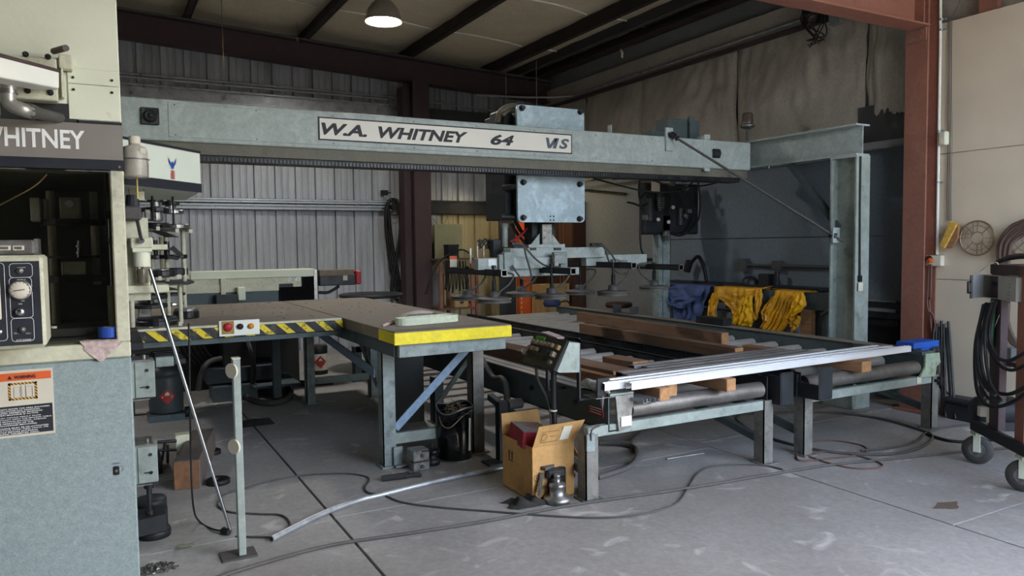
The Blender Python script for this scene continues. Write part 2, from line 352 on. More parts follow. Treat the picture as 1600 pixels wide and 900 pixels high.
# --- back wall: corrugated sheets, ribs every 0.3115 m
YB = 12.03
def rib_sheet(x0, n, z0, z1, m, parent):
    P = .3115; prof = []
    for k in range(n):
        b = x0 + k * P
        prof += [(b, 0), (b + .008, .05), (b + .046, .05), (b + .054, 0), (b + .128, 0), (b + .136, .008), (b + .150, .008), (b + .158, 0), (b + .225, 0), (b + .233, .008), (b + .247, .008), (b + .255, 0)]
    prof.append((x0 + n * P, 0))
    mb = MB(); v = [(x, YB + dy, z) for z in (z0, z1) for x, dy in prof]; k = len(prof)
    mb.add(v, [(i, i + 1, k + i + 1, k + i) for i in range(k - 1)])
    return build('panel', mb, m, parent)
wb = MB().box(-5.2, 7.4, YB + .06, YB + .12, 0, 5.3); wall_back = struct('wall_back', wb, M['ribsteel'])
x = .52 - .023 - .3115 * 15
while x < 7.2:
    if x > 4.4: rib_sheet(x, 3, 2.24, 5.1, M['ribsteel'], wall_back); rib_sheet(x, 3, 0, 2.235, M['ribcream'], wall_back)
    else: rib_sheet(x, 3, 0, 5.1, M['ribsteel'], wall_back)
    x += .3115 * 3
def girt(z0, z1, x0, x1, Y, m, nm='girt'):
    w = .0025; mb = MB().box(x0, x1, Y, Y + .003, z0, z1).box(x0, x1, Y - .05, Y, z0, z0 + .004).box(x0, x1, Y - .05, Y, z1 - .004, z1).box(x0, x1, Y - .05, Y - .047, z0, z0 + .03).box(x0, x1, Y - .05, Y - .047, z1 - .03, z1)
    return build(nm, mb, m, wall_back)
girt(2.23, 2.315, -3, 4.45, 11.95, M['galv']); girt(2.33, 2.40, -3, 4.45, 11.97, M['galv'])
girt(2.19, 2.42, 4.75, 7.0, 11.95, M['motor'])
girt(3.78, 3.98, -3, 4.40, 11.95, M['galv']); girt(3.76, 3.96, 4.75, 7.0, 11.95, M['purlin_grey'])
build('conduit', MB().cyl((-3, 11.86, 4.10), (4.2, 11.86, 4.09), .016).cyl((-3, 11.86, 4.055), (4.2, 11.86, 4.045), .016).cyl((4.2, 11.86, 4.09), (6.5, 11.86, 3.99), .014), M['galv'], wall_back)
# back rafter and column
def ibeam(mb, p0, p1, w, h, t=.014, up=(0, 0, 1)):
    p0 = Vector(p0); p1 = Vector(p1); a = (p1 - p0).normalized(); u = Vector(up); sd = a.cross(u).normalized(); u = sd.cross(a)
    for s_ in (-1, 1): mb.bar(p0 + u * (s_ * (h / 2 - t / 2)), p1 + u * (s_ * (h / 2 - t / 2)), w, t, up)
    mb.bar(p0, p1, t * .7, h - 2 * t, up); return mb
zr = lambda X: 4.675 - .0514 * (X - .3)
struct('trim_rafter', ibeam(MB(), (-5, 11.55, zr(-5)), (7.1, 11.55, zr(7.1)), .22, .36), M['maroon'])
struct('trim_back_column', MB().box(4.45, 4.73, 11.36, 11.375, 0, 4.3).box(4.45, 4.73, 11.62, 11.635, 0, 4.3).box(4.585, 4.597, 11.37, 11.63, 0, 4.3).box(4.33, 4.45, 11.50, 11.75, 0, 4.2), M['maroon'])
# --- right wall behind the machine
wr = MB().box(7.16, 7.3, 4.6, 12.1, 0, 4.9); wall_right = struct('wall_right', wr, M['greywall'])
for y0, y1, z0, z1, m in ((8.33, 12.0, 0, 1.40, 'greywall'), (8.33, 12.0, 1.415, 2.66, 'greywall'), (4.75, 8.32, 0, 1.0, 'dimwall'), (4.75, 8.32, 1.015, 1.69, 'dimwall'), (4.75, 8.32, 1.70, 2.62, 'dimwall')):
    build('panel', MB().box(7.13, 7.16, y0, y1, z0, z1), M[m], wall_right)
build('girt', MB().box(7.02, 7.16, 4.6, 12.0, 2.64, 2.66).box(7.02, 7.025, 4.6, 12.0, 2.58, 2.64), M['greywall'], wall_right)
build('girt', MB().box(6.98, 7.16, 4.75, 5.6, 1.02, 1.04).box(6.98, 7.16, 4.75, 5.6, .92, .95), M['greywall'], wall_right)
build('backing', MB().box(7.1, 7.128, 4.8, 5.4, .56, .84), M['motor'], wall_right)
build('backing', MB().box(7.1, 7.15, 4.6, 5.3, 2.66, 3.05), M['motor'], wall_right)
def blanket(y0, y1, z0, z1, seed, amp):
    mb = MB(); ny = 60; nz = 22; v = []
    for j in range(nz + 1):
        for i in range(ny + 1):
            u = i / ny; w = j / nz; y = y0 + (y1 - y0) * u; z = z0 + (z1 - z0) * w
            edge = min(u, 1 - u) * (y1 - y0); g = math.exp(-edge * 16); wr = math.exp(-edge * 5)
            X = 7.10 - amp * math.sin(PI * w) * math.sin(PI * u) + .035 * g
            X -= wr * .030 * noise.noise((y * 24 + w * 1.5, z * 1.1, seed)) + .012 * noise.noise((y * 9 + z * 4, z * 1.5, seed))
            X -= .04 * noise.noise((y * 2.2, z * 1.4, seed)) + .018 * noise.noise((y * 7, z * 5, seed)) * (1 + 1.5 * (noise.noise((y, z, seed + 9)) > .2))
            zz = z + (.03 * noise.noise((y * 5, seed, 0)) + .035 * noise.noise((y * 19, seed, 4)) + .02 * noise.noise((y * 47, seed, 2)) if j == 0 else 0)
            v.append((X, y, zz))
    mb.add(v, [(j * (ny + 1) + i, j * (ny + 1) + i + 1, (j + 1) * (ny + 1) + i + 1, (j + 1) * (ny + 1) + i) for j in range(nz) for i in range(ny)], True)
    build('insulation_blanket', mb, M['insul'], wall_right)
for y0, y1, sd, am in ((10.4, 12.0, 1, .04), (8.93, 10.4, 2, .07), (7.06, 8.92, 3, .10), (5.23, 7.04, 4, .06), (4.5, 5.21, 5, .05)): blanket(y0, y1, 2.93 if y0 < 5 else 2.70, 4.12, sd, am)
wall_right_up = build('eave_trim', MB().box(7.06, 7.14, 4.5, 12.0, 4.10, 4.36), M['insul'], wall_right)
build('eave_trim', MB().box(7.0, 7.06, 4.5, 11.9, 4.03, 4.07), M['maroon'], wall_right)
build('conduit', MB().tube(curve([(7.02, 4.6, 4.145), (7.02, 10.2, 4.12), (6.95, 10.6, 4.10), (6.3, 10.9, 4.08), (5.4, 11.0, 4.06)], 5), .017), M['galv'], wall_right)
# --- right wall in front of the column: beige plywood
XW = 7.0
ws = MB().box(XW + .03, XW + .15, -.8, 4.52, 0, 3.67).box(XW + .12, XW + .3, -.9, 4.7, 0, 5.0); wall_front_right = struct('wall_right_front', ws, M['insul'])
for y0, y1 in ((-.8, 1.2), (1.2, 3.2), (3.2, 4.518)):
    for z0, z1 in ((.0, 1.27), (1.274, 2.452), (2.456, 3.67)):
        build('panel', MB().box(XW, XW + .03, y0 + .001, y1 - .001, z0 + (.0015 if z0 else 0), z1), M['plaster'], wall_front_right)
build('post', MB().box(XW + .02, XW + .1, 3.86, 4.02, 3.67, 4.6), M['red_oxide'], wall_front_right)
# --- red column and tapered front rafter
col = MB().box(6.80, 6.815, 4.35, 4.57, 0, 4.6).box(6.985, 6.999, 4.35, 4.57, 0, 4.6).box(6.815, 6.985, 4.452, 4.464, 0, 4.6).box(6.74, 7.0, 4.30, 4.6, 0, .02)
tc = struct('trim_column', col, M['red_oxide'])
for yy in (4.40, 4.50):
    for zz in (3.53, 3.60, 3.70): build('bolt', MB().cyl((6.80, yy, zz), (6.78, yy, zz), .014, n=8), M['tool'], tc)
build('splice_plate', MB().box(6.785, 6.80, 4.36, 4.56, 3.50, 3.635), M['red_oxide'], tc)
raf = MB().box(-4.9, 6.79, 4.32, 4.53, 3.62, 3.636).box(-4.9, 6.79, 4.42, 4.432, 3.636, 4.35).box(-4.9, 6.79, 4.32, 4.53, 4.35, 4.365).box(6.70, 6.715, 4.33, 4.52, 3.636, 4.35)
struct('trim_front_rafter', raf, M['red_oxide'])
# --- ceiling with purlins
cz = lambda X: 5.06 - .0514 * X
ceil = MB(); ceil.prism([(-5.2, -.9, cz(-5.2) + .06), (7.3, -.9, cz(7.3) + .06), (7.3, -.9, cz(7.3) + .12), (-5.2, -.9, cz(-5.2) + .12)], (0, 13.1, 0))
ceiling = struct('ceiling', ceil, M['vinyl'])
PX = [-4.9, -3.45, -1.95, -.4, 1.2, 2.82, 4.46, 5.98, 7.0]
for a, b in zip(PX[:-1], PX[1:]):
    mb = MB(); nx = 8; ny = 40; v = []
    for j in range(ny + 1):
        for i in range(nx + 1):
            u = i / nx; X = a + (b - a) * u; Y = -.8 + 12.8 * j / ny
            seam = ((Y + .4 + .25 * math.sin(u * PI)) % 2.2)
            v.append((X, Y, cz(X) + .01 - .05 * math.sin(PI * u) - .015 * noise.noise((X * 2, Y * 2, 1))))
    mb.add(v, [(j * (nx + 1) + i, j * (nx + 1) + i + 1, (j + 1) * (nx + 1) + i + 1, (j + 1) * (nx + 1) + i) for j in range(ny) for i in range(nx)], True)
    build('insulation_blanket', mb, M['vinyl'], ceiling)
    for Y0 in (1.4, 4.1, 6.9, 8.6, 10.4):
        pts = [(a + .08 + (b - a - .16) * t / 8, Y0 - .22 * math.sin(PI * t / 8), cz(a + (b - a) * t / 8) - .004 - .05 * math.sin(PI * t / 8)) for t in range(9)]
        build('seam', MB().tube(pts, .012, 5), M['white'], ceiling)
for X, w, m in [(p, .09, 'purlin') for p in PX[:-1]] + [(6.42, .08, 'purlin_grey'), (6.85, .2, 'purlin')]:
    zt = cz(X); h = .20
    build('purlin', MB().box(X - w, X + w * .1, -.8, 12, zt - h, zt - h + .006).box(X - .004, X + .004, -.8, 12, zt - h, zt + .02).box(X - w, X - w + .006, -.8, 12, zt - h, zt - h + .03).box(X, X + w, -.8, 12, zt, zt + .006), M[m], ceiling)
build('conduit', MB().cyl((-4, 11.2, 5.02), (7, 11.2, 4.455), .014), M['purlin_grey'], ceiling)
build('hanger', MB().cyl((2.62, 11.2, 4.9), (2.62, 11.2, 4.66), .004, n=5).disc((2.62, 11.2, 4.63), .02, .05), M['tool'], ceiling)
build('pull_cord', MB().cyl((1.34, 9.4, 4.9), (1.34, 9.4, 3.75), .004, n=5), M['wire'], ceiling)
# --- walls outside the picture (left and the door side), which close the room round the open bay door
build('conduit', MB().cyl((7.1, 8.4, 1.41), (7.1, 10.4, 1.42), .018, n=8), M['black'], wall_right)
build('conduit', MB().tube(curve([(7.08, 9.3, 2.40), (7.08, 9.9, 2.47), (7.08, 10.4, 2.53)], 5), .02, 7), M['black'], wall_right)
st = aZ(1480, 790, 0); build('stain', MB().prism([(st.x + .11 * math.cos(a) * (1 + .3 * math.sin(3 * a)), st.y + .05 * math.sin(a) * (1 + .3 * math.cos(4 * a)), 0.0002) for a in np.linspace(0, 2 * PI, 17)[:-1]], (0, 0, .0006)), mat('brown stain', '#5e5246', .7, 0, .2, 20), floor)
struct('wall_left', MB().box(-5.3, -5.2, -.9, 12.1, 0, 5.4), M['ribsteel'])
struct('wall_front', MB().box(-5.2, 2.3, -.9, -.8, 0, 5.4).box(2.3, 7.3, -.9, -.8, 4.6, 5.1), M['ribsteel'])

# ================================================================== LAMPS
def high_bay(X, Y, z, label):
    t = thing('high_bay_lamp', label, 'lamp', (X, Y, z))
    zt = cz(X) - .2
    build('lamp_shade', MB().lathe((X, Y, z), [(.215, 0), (.205, .06), (.18, .14), (.13, .21), (.08, .25), (.05, .27), (.05, .30), (0, .30)], 28).lathe((X, Y, z), [(.21, .004), (.20, .06), (.175, .14), (.125, .20)], 28), M['lampshade'], t)
    build('lens', MB().lathe((X, Y, z), [(0, .012), (.15, .018), (.198, .03)], 28), M['bulb'], t)
    build('stem', MB().cyl((X, Y, z + .3), (X, Y, cz(X) - .06), .015), M['lampshade'], t)
high_bay(3.02, 8.6, 4.28, 'round grey high-bay lamp glowing between the dark purlins')
high_bay(-2.6, 8.6, 4.4, 'unseen high-bay lamp added behind the tall punch machine to brighten the interior')  # second lamp, out of view, added to lift the dark depth of the shop

# ================================================================== TALL PUNCHING MACHINE ON THE LEFT
F = 4.11; XR = .112; XL = -1.4
pm = thing('punch_press', 'tall cream and blue-grey punching machine cabinet filling the left edge', 'machine', (-.6, 5.0, 0))
build('lower_cabinet', MB().box(XL, XR, F, 5.9, .0, 1.124), M['bluegrey'], pm, .008)
cab = build('upper_housing', MB().box(XL, XR, F, 5.9, 2.258, 3.5), M['cream'], pm, .006)
build('sill', MB().box(XL, XR, F - .012, F + .10, 1.126, 1.20), M['creamworn'], pm, .006)
build('corner_post', MB().box(.052, XR, F - .004, F + .12, 1.20, 2.03), M['creamworn'], pm, .006)
bd = build('name_band', MB().box(XL, XR + .002, F - .006, F + .05, 2.078, 2.245), M['band'], pm)
build('dark_strip', MB().box(XL, XR + .002, F - .01, F + .05, 2.03, 2.077), M['navy'], pm)
build('dark_strip', MB().box(-.075, XR + .001, F - .004, F + .05, 2.246, 2.258), M['navy'], pm)
build('bolt', MB().cyl((.095, F - .012, 2.045), (.095, F - .02, 2.045), .006, n=8), M['tool'], pm)
p0 = aY(124, 233, F); pw = aY(17, 230, F)
text('lettering', 'WHITNEY', M['letter'], bd, (-.465, F - .0065, 2.122), (1, 0, .0), (0, 0, 1), .42, .087, .022, label='white block capitals reading WHITNEY')
# upper panel: seam, cut-out with the feed arm's slide block
build('cover_panel', MB().box(-.105, XR - .003, F - .008, F, 2.262, 2.425), M['cream'], pm, .002)
build('cover_panel', MB().box(-.105, XR - .003, F - .008, F, 2.428, 2.50), M['cream'], pm, .002)
for px, py in ((114, 121), (175, 126), (115, 140), (175, 145)):
    q = aY(px, py, F - .008); build('bolt', MB().cyl(q, q - Vector((0, .007, 0)), .006, n=8), M['oily'], pm)
build('opening', MB().fb(0, 155, 123, 195, F - .004, .004), M['void'], pm)
sb_ = build('slide_block', MB().fb(-80, 76, 91, 158, 4.02, .09), M['creamworn'], pm, .005)
each('slide_block', MB().fb(91, 84, 113, 108, 4.04, .07).fb(94, 105, 100, 152, 4.035, .07), M['creamworn'], pm, .004)
build('dark_slot', MB().fb(98, 106, 112, 113, 4.10, .01), M['void'], pm)
for px, py in ((40, 85), (75, 89), (43, 142), (79, 145)):
    q = aY(px, py, 4.02); b_ = build('bolt', MB().cyl(q, q - Vector((0, .006, 0)), .013, n=14).cyl(q, q - Vector((0, .016, 0)), .009, n=6), M['oily'], pm)
h0 = aY(84, 80, 4.03); h1 = aY(103, 75, 3.86)
build('handle', MB().cyl(h0, h1, .014, n=14), mat('dark brown grip', '#4b3531', .6), pm)
# feed arm running towards the viewer, and the elbow pipe under it
a0 = aY(92, 122, 4.02); a1 = aY(-60, 92, 3.2)
arm = MB(); 
A0 = [aY(92, 103, 4.0), aY(92, 137, 4.0), aY(78, 135, 4.02), aY(78, 101, 4.02)]
B0 = [aY(-70, 72, 3.35), aY(-70, 112, 3.35)]
dv = Vector((0, .16, 0))
build('feed_arm', MB().prism([aY(92, 112, 3.98), aY(92, 138, 3.98), aY(-90, 104, 3.45), aY(-90, 64, 3.45)], (-.02, .14, 0)), M['white'], pm, .004)
build('arm_cover', MB().prism([aY(93, 108, 3.975), aY(93, 113, 3.975), aY(-90, 66, 3.445), aY(-90, 58, 3.445)], (-.02, .15, 0)), M['maroon'], pm, .002)
e0 = aY(13, 118, 3.9); e1 = aY(13, 145, 3.9); e2 = aY(38, 172, 3.9); e3 = aY(108, 188, 4.18)
ev = e1 + Vector((0, 0, -.045))
build('elbow_pipe', MB().tube(curve([e0, e1, aY(16, 162, 3.9), e2, e2 + (e3 - e2) * .12], 6), .030, 16), mat('cast pipe', '#a8a69e', .35, .6, .15, 9), pm)
build('pipe_collar', MB().cyl(e0, e0 + (e1 - e0) * .55, .037, n=18), M['white'], pm)
build('pipe_clamp', MB().cyl(e1 + Vector((0, 0, .014)), e1 + Vector((0, 0, -.004)), .036, n=18), M['tool'], pm)
build('hose', MB().cyl(e2 + (e3 - e2) * .04, e3, .028, .024, n=16).cyl(e2 + (e3 - e2) * .02, e2 + (e3 - e2) * .2, .034, n=8), M['hose'], pm)
# window with the tooling behind it
wz0, wz1 = 1.20, 2.03
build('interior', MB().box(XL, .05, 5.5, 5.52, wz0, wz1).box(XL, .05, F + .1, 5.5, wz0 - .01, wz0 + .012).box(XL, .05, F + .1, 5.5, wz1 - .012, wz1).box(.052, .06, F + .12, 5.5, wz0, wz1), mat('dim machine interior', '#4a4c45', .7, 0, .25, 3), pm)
build('window_glass', MB().box(XL, .052, F + .03, F + .036, wz0, wz1), M['glass'], pm)
tools = MB().fb(92, 308, 127, 343, 4.75, .18).fb(46, 308, 64, 346, 4.75, .12).fb(66, 310, 76, 350, 4.8, .1).fb(95, 408, 136, 430, 4.75, .18)
each('tool_block', tools, mat('pale tool block', '#aaa89f', .45, .3, .15, 9), pm, .006)
q = aY(108, 319, 4.74); build('tool_pin', MB().cyl(q, q + Vector((0, -.03, 0)), .02, n=14), M['chrome'], pm)
q0 = aY(123, 402, 4.72); q1 = aY(123, 376, 4.72)
build('tool_pin', MB().cyl(q0, q1, .008, n=10).cyl(q0 + Vector((0, 0, .02)), q0 + Vector((0, 0, .03)), .013, n=10).cyl(q0 + Vector((0, 0, .055)), q0 + Vector((0, 0, .065)), .013, n=10), M['chrome'], pm)
q = aY(115, 352, 4.85); build('tool_disc', MB().disc(q, .16, .03), M['oily'], pm)
q = aY(115, 403, 4.85); build('tool_disc', MB().disc(q, .13, .012), M['oily'], pm)
q = aY(118, 440, 4.85); build('tool_disc', MB().disc(q, .15, .035), M['oily'], pm)
for px, yy, z0, z1 in ((83, 4.95, 1.21, 1.98), (150, 4.95, 1.45, 1.98), (172, 4.7, 1.21, 1.45)):
    q = aY(px, 400, yy); build('tool_post', MB().cyl((q.x, yy, z0), (q.x, yy, z1), .022, n=14), M['creamworn'], pm)
q = aY(84, 516, 4.3); build('cap', MB().cyl(q + Vector((0, 0, -.025)), q + Vector((0, 0, .02)), .014, n=12), M['white'], pm)
each('bottom_channel', MB().fb(70, 515, 172, 522, 4.25, .3).fb(70, 530, 172, 534, 4.22, .3), M['motor'], pm, .003)
build('air_line', MB().tube(curve([aY(-10, 325, 4.3), aY(20, 310, 4.3), aY(55, 290, 4.3), aY(75, 270, 4.3)], 5), .004, 6), M['wire'], pm)
hd = MB(); 
for i, (x0, x1) in enumerate(((162, 166), (167, 171))):
    hd.tube(curve([aY(x0, 270, 4.16), aY(x0 + 1, 300, 4.16), aY(x0 + 4, 350, 4.16), aY(x1 + 1, 378, 4.16)], 4), .0035, 5)
hd.fb(166, 330, 174, 342, 4.15, .01).fb(168, 372, 176, 382, 4.15, .01)
build('door_strap', hd, M['black'], pm)
# instrument panel on the front
px_ = build('instrument_box', MB().box(-.62, -.218, 3.78, F, 1.235, 1.63), M['creamworn'], pm, .012)
build('instrument_face', MB().box(-.61, -.232, 3.775, 3.782, 1.25, 1.605), M['navy'], px_)
def rrect(x0, x1, z0, z1, Y, rad, r=.0012):
    pts = []
    for cx, cz_, a in ((x1 - rad, z1 - rad, 0), (x0 + rad, z1 - rad, 90), (x0 + rad, z0 + rad, 180), (x1 - rad, z0 + rad, 270)):
        pts += [(cx + rad * math.cos(math.radians(a + t)), Y, cz_ + rad * math.sin(math.radians(a + t))) for t in (0, 45, 90)]
    return pts + [pts[0]]
def pq(px, py): q = aY(px, py, 3.775); return q
ln = MB()
for (xa, ya, xb, yb) in ((14, 412, 51, 433), (14, 434, 52, 496), (17, 498, 54, 532), (-60, 412, 12, 532)):
    a = pq(xa, ya); b = pq(xb, yb); ln.tube(rrect(a.x, b.x, min(a.z, b.z), max(a.z, b.z), 3.7745, .012), .0011, 4)
build('panel_lines', ln, M['letter'], px_)
g = pq(32, 453); gd = build('gauge', MB().lathe(g, [(0, .012), (.036, .012), (.040, .006), (.040, 0)], 28, (0, -1, 0)), M['paper'], px_)
build('gauge_rim', MB().lathe(g, [(.036, .014), (.041, .014), (.043, 0)], 28, (0, -1, 0)), M['tool'], px_)
build('gauge_needle', MB().bar(g + Vector((-.024, -.013, -.003)), g + Vector((.016, -.013, .002)), .002, .003), M['ink'], px_)
tk = MB()
for k in range(11):
    a = math.radians(-40 + k * 26); c_ = g + Vector((math.cos(a) * .030, -.0125, math.sin(a) * .030)); tk.bar(c_, c_ + Vector((math.cos(a) * .005, 0, math.sin(a) * .005)), .001, .002)
build('gauge_marks', tk, M['ink'], px_)
for px, py, rr in ((32, 487, .018), (0, 518, .012)):
    q = pq(px, py); build('knob', MB().lathe(q, [(0, .022), (rr * .8, .022), (rr, .012), (rr, 0)], 20, (0, -1, 0)), M['chrome'], px_)
for px, py in ((31, 423), (35, 515)):
    q = pq(px, py); build('toggle', MB().lathe(q, [(0, .012), (.006, .012), (.007, .006), (.013, .006), (.013, 0)], 16, (0, -1, 0)), M['tool'], px_)
def ptext(s, px, py, w, h): q = pq(px, py); return text('lettering', s, M['letter'], px_, q + Vector((0, -.001, 0)), (1, 0, 0), (0, 0, 1), w, h)
ptext('SHIELD', 27, 438.5, .030, .006); ptext('HT2000', 26, 533, .052, .007); ptext('ON OFF', 27, 419, .03, .004); ptext('AIR', 33, 471, .013, .004); ptext('TEST', 33, 512, .012, .003); ptext('SET\nFLOW', 22, 522, .018, .006); ptext('RUN\nFLOW', 41, 522, .018, .006); ptext('GAS', 29, 476, .013, .006)
a = pq(-20, 417); b = pq(3, 499); build('flow_tube', MB().box(a.x, b.x, 3.76, 3.776, b.z, a.z), M['paper'], px_, .003)
dsp = build('readout_box', MB().box(-.62, -.250, 3.80, 4.05, 1.632, 1.695), M['tool'], pm, .006)
for xa, xb in ((-5, 17), (20, 38)):
    a = aY(xa, 384, 3.80); b = aY(xb, 391, 3.80); w_ = build('display', MB().box(a.x, b.x, 3.794, 3.80, b.z, a.z), M['paper'], dsp)
    build('display_window', MB().box(a.x + .006, b.x - .008, 3.792, 3.795, b.z + .004, a.z - .004), mat('unlit green display', '#5f6350', .4), dsp)
build('bracket', MB().box(-.25, -.235, 3.82, 4.0, 1.632, 1.70).box(-.25, -.225, 3.8, 3.86, 1.63, 1.638), M['tool'], pm)
# warning label, lock and hand-written word on the lower cabinet
lb = build('warning_label', MB().box(-.62, -.219, F - .004, F, .79, 1.10), M['paper'], pm)
build('label_header', MB().box(-.615, -.226, F - .0055, F - .004, 1.052, 1.088), M['orange_print'], lb)
build('label_block', MB().box(-.615, -.226, F - .0055, F - .004, .802, .935), M['navy'], lb)
text('lettering', 'WARNING', M['ink'], lb, (-.372, F - .006, 1.06), (1, 0, 0), (0, 0, 1), .085, .016, .03)
build('warning_triangle', MB().prism([(-.398, F - .006, 1.06), (-.379, F - .006, 1.06), (-.3885, F - .006, 1.077)], (0, -.001, 0)), M['ink'], lb)
hz = MB(); x0, x1, z0, z1 = -.395, -.283, .962, 1.042
for a, b, c_, e in ((x0, x1, z1 - .009, z1), (x0, x1, z0, z0 + .009), (x0, x0 + .009, z0, z1), (x1 - .009, x1, z0, z1)): hz.box(a, b, F - .006, F - .0045, c_, e)
build('hazard_border', hz, M['hazard_small'], lb)
dg_ = MB()
for a in ((x0 + .02, z0 + .012, x0 + .045, z1 - .02), (x1 - .045, z0 + .012, x1 - .02, z1 - .02), (x0 + .05, z0 + .01, x0 + .066, z1 - .01)):
    dg_.tube([(a[0], F - .005, a[1]), (a[2], F - .005, a[1]), (a[2], F - .005, a[3]), (a[0], F - .005, a[3]), (a[0], F - .005, a[1])], .0007, 4)
build('line_drawing', dg_, M['ink'], lb)
lines = ['DO NOT ENTER THE AREA BOUNDED', 'BY YELLOW/BLACK DIAGONAL', 'STRIPED PERIMETER MARKING', 'WHEN MACHINE IS ACTIVE.', '', 'INJURY COULD RESULT FROM', 'CONTACT WITH THE MOVING TABLE,', 'THE MOVING MATERIAL, AND/OR', 'THE OPERATION OF THE', 'TOOLCHANGER MECHANISM.', '', 'MACHINE MUST BE DE-ACTIVATED', 'IN CYCLE STOP, FEED HOLD, OR', 'E-STOP BEFORE ENTERING', 'STRIPED PERIMETER AREA.']
zz = .926
for s in lines:
    if not s: zz -= .004; continue
    text('lettering', s, M['letter'], lb, (-.452, F - .006, zz - .0062), (1, 0, 0), (0, 0, 1), .0074 * len(s), .0058, .02); zz -= .0089
lk = aY(182, 735, F); build('lock', MB().box(lk.x - .013, lk.x + .013, F - .008, F, lk.z - .022, lk.z + .022), M['black'], pm, .004)
build('lock_core', MB().cyl(lk + Vector((0, -.008, 0)), lk + Vector((0, -.011, 0)), .006, n=12), M['tool'], pm)
text('lettering', 'OPEN', M['ink_faded'], pm, lk + Vector((-.016, -.001, .030)), (1, 0, 0), (0, 0, 1), .032, .010)
build('lock_arrow', MB().tube(curve([lk + Vector((.02, -.001, .022)), lk + Vector((.03, -.001, .005)), lk + Vector((.022, -.001, -.008))], 4), .001, 4), M['ink_faded'], pm)
build('opening', MB().box(.113, .20, 4.9, 5.9, 1.06, 1.10), M['motor'], pm)
# junction boxes on the right flank
for (a, b, z0, z1) in ((.14, .24, .825, 1.03), (.137, .237, .345, .557)):
    jb = build('junction_box', MB().box(XR, b, 4.6, 4.75, z0, z1), M['wornteal'], pm, .004)
    build('box_lid', MB().box(a, b - .004, 4.592, 4.6, z0 + .005, z1 - .005), M['wornteal'], jb, .002)
    each('box_screw', MB().cyl((.20, 4.592, z1 - .05), (.20, 4.585, z1 - .05), .009, n=8).cyl((.20, 4.592, z0 + .06), (.20, 4.585, z0 + .06), .009, n=8).box(.165, .21, 4.585, 4.592, z0 + .06, z0 + .065), M['ink'], jb)
    each('box_bracket', MB().box(XR, b - .02, 4.6, 4.8, z1 + .002, z1 + .008).cyl((.19, 4.65, z1), (.19, 4.65, z1 + .03), .01, n=8).box(XR, b - .03, 4.6, 4.7, z0 - .012, z0 - .004), M['tool'], jb)
# guard shroud with the small emblem
gy0 = Vector((.113, 4.31, 0)); gy1 = Vector((.535, 4.80, 0))
poly = [(.113, 4.31), (.535, 4.80), (.535, 5.7), (.113, 5.7)]
gu = build('guard_shroud', MB().prism([(x, y, 1.985) for x, y in poly], (0, 0, .235)), mat('pale green grey shroud', '#c9d0c4', .5, 0, .05, 3), pm, .004)
dn = (gy1 - gy0).normalized(); nn = Vector((dn.y, -dn.x, 0))
def gp(s, z, off=.003): p = gy0 + dn * s + nn * off; return Vector((p.x, p.y, z))
GL = (gy1 - gy0).length
build('shroud_trim', MB().prism([gp(0, 1.978), gp(GL, 1.978), gp(GL, 2.030), gp(0, 2.030)], nn * .003), M['navy'], gu)
build('shroud_trim', MB().prism([gp(0, 2.208), gp(GL, 2.208), gp(GL, 2.222), gp(0, 2.222)], nn * .003), M['navy'], gu)
em = MB()
c = GL * .60
for sgn in (-1, 1):
    em.add([gp(c + sgn * .006, 2.100, .005), gp(c + sgn * .030, 2.128, .005), gp(c + sgn * .036, 2.158, .005), gp(c + sgn * .020, 2.135, .005), gp(c + sgn * .010, 2.118, .005)], [(0, 1, 2, 3, 4)])
em.add([gp(c - .010, 2.095, .005), gp(c + .010, 2.095, .005), gp(c + .012, 2.12, .005), gp(c, 2.136, .005), gp(c - .012, 2.12, .005)], [(0, 1, 2, 3, 4)])
build('emblem', em, mat('blue emblem', '#27519c', .6), gu, label='small blue winged emblem')
rs = MB()
for k in range(5):
    rs.add([gp(c - .016, 2.082 - k * .0095, .005), gp(c + .018, 2.082 - k * .0095, .005), gp(c + .018, 2.0765 - k * .0095, .005), gp(c - .016, 2.0765 - k * .0095, .005)], [(0, 1, 2, 3)])
rs.add([gp(c - .002, 2.09, .0052), gp(c + .003, 2.09, .0052), gp(c + .003, 2.04, .0052), gp(c - .002, 2.04, .0052)], [(0, 1, 2, 3)])
build('emblem_mark', rs, M['hazred'], gu, label='red mark beneath the emblem')
each('guard_rod', MB().cyl((.30, 5.3, 1.985), (.30, 5.3, 1.83), .007, n=8).cyl((.42, 5.3, 1.985), (.42, 5.3, 1.80), .007, n=8), M['black'], gu)
# oil bottle in its wire cage
bt = thing('lubricant_bottle', 'cloudy plastic bottle in a wire cage on the punching machine corner', 'bottle', (.155, 4.17, 1.98))
bc = aY(212, 270, 4.20); bx = bc.x
build('bottle', MB().lathe((bx, 4.20, 0), [(0, 2.005), (.054, 2.005), (.058, 2.02), (.058, 2.13), (.052, 2.155), (.028, 2.165), (.026, 2.175)], 24), M['plastic'], bt)
build('cap', MB().lathe((bx, 4.20, 0), [(.027, 2.172), (.027, 2.205), (.022, 2.21), (0, 2.21)], 20), M['paper'], bt)
cg = MB()
for zz in (2.005, 2.095): cg.tube([(bx + .064 * math.cos(a), 4.20 + .064 * math.sin(a), zz) for a in np.linspace(0, 2 * PI, 25)], .0025, 5)
for a in (-2.6, -.5, .6, 2.4): cg.cyl((bx + .064 * math.cos(a), 4.2 + .064 * math.sin(a), 2.002), (bx + .064 * math.cos(a), 4.2 + .064 * math.sin(a), 2.097), .0025, n=5)
build('wire_cage', cg, M['tool'], bt)
build('label', MB().box(bx + .02, bx + .045, 4.143, 4.146, 2.12, 2.145), M['paper'], bt)
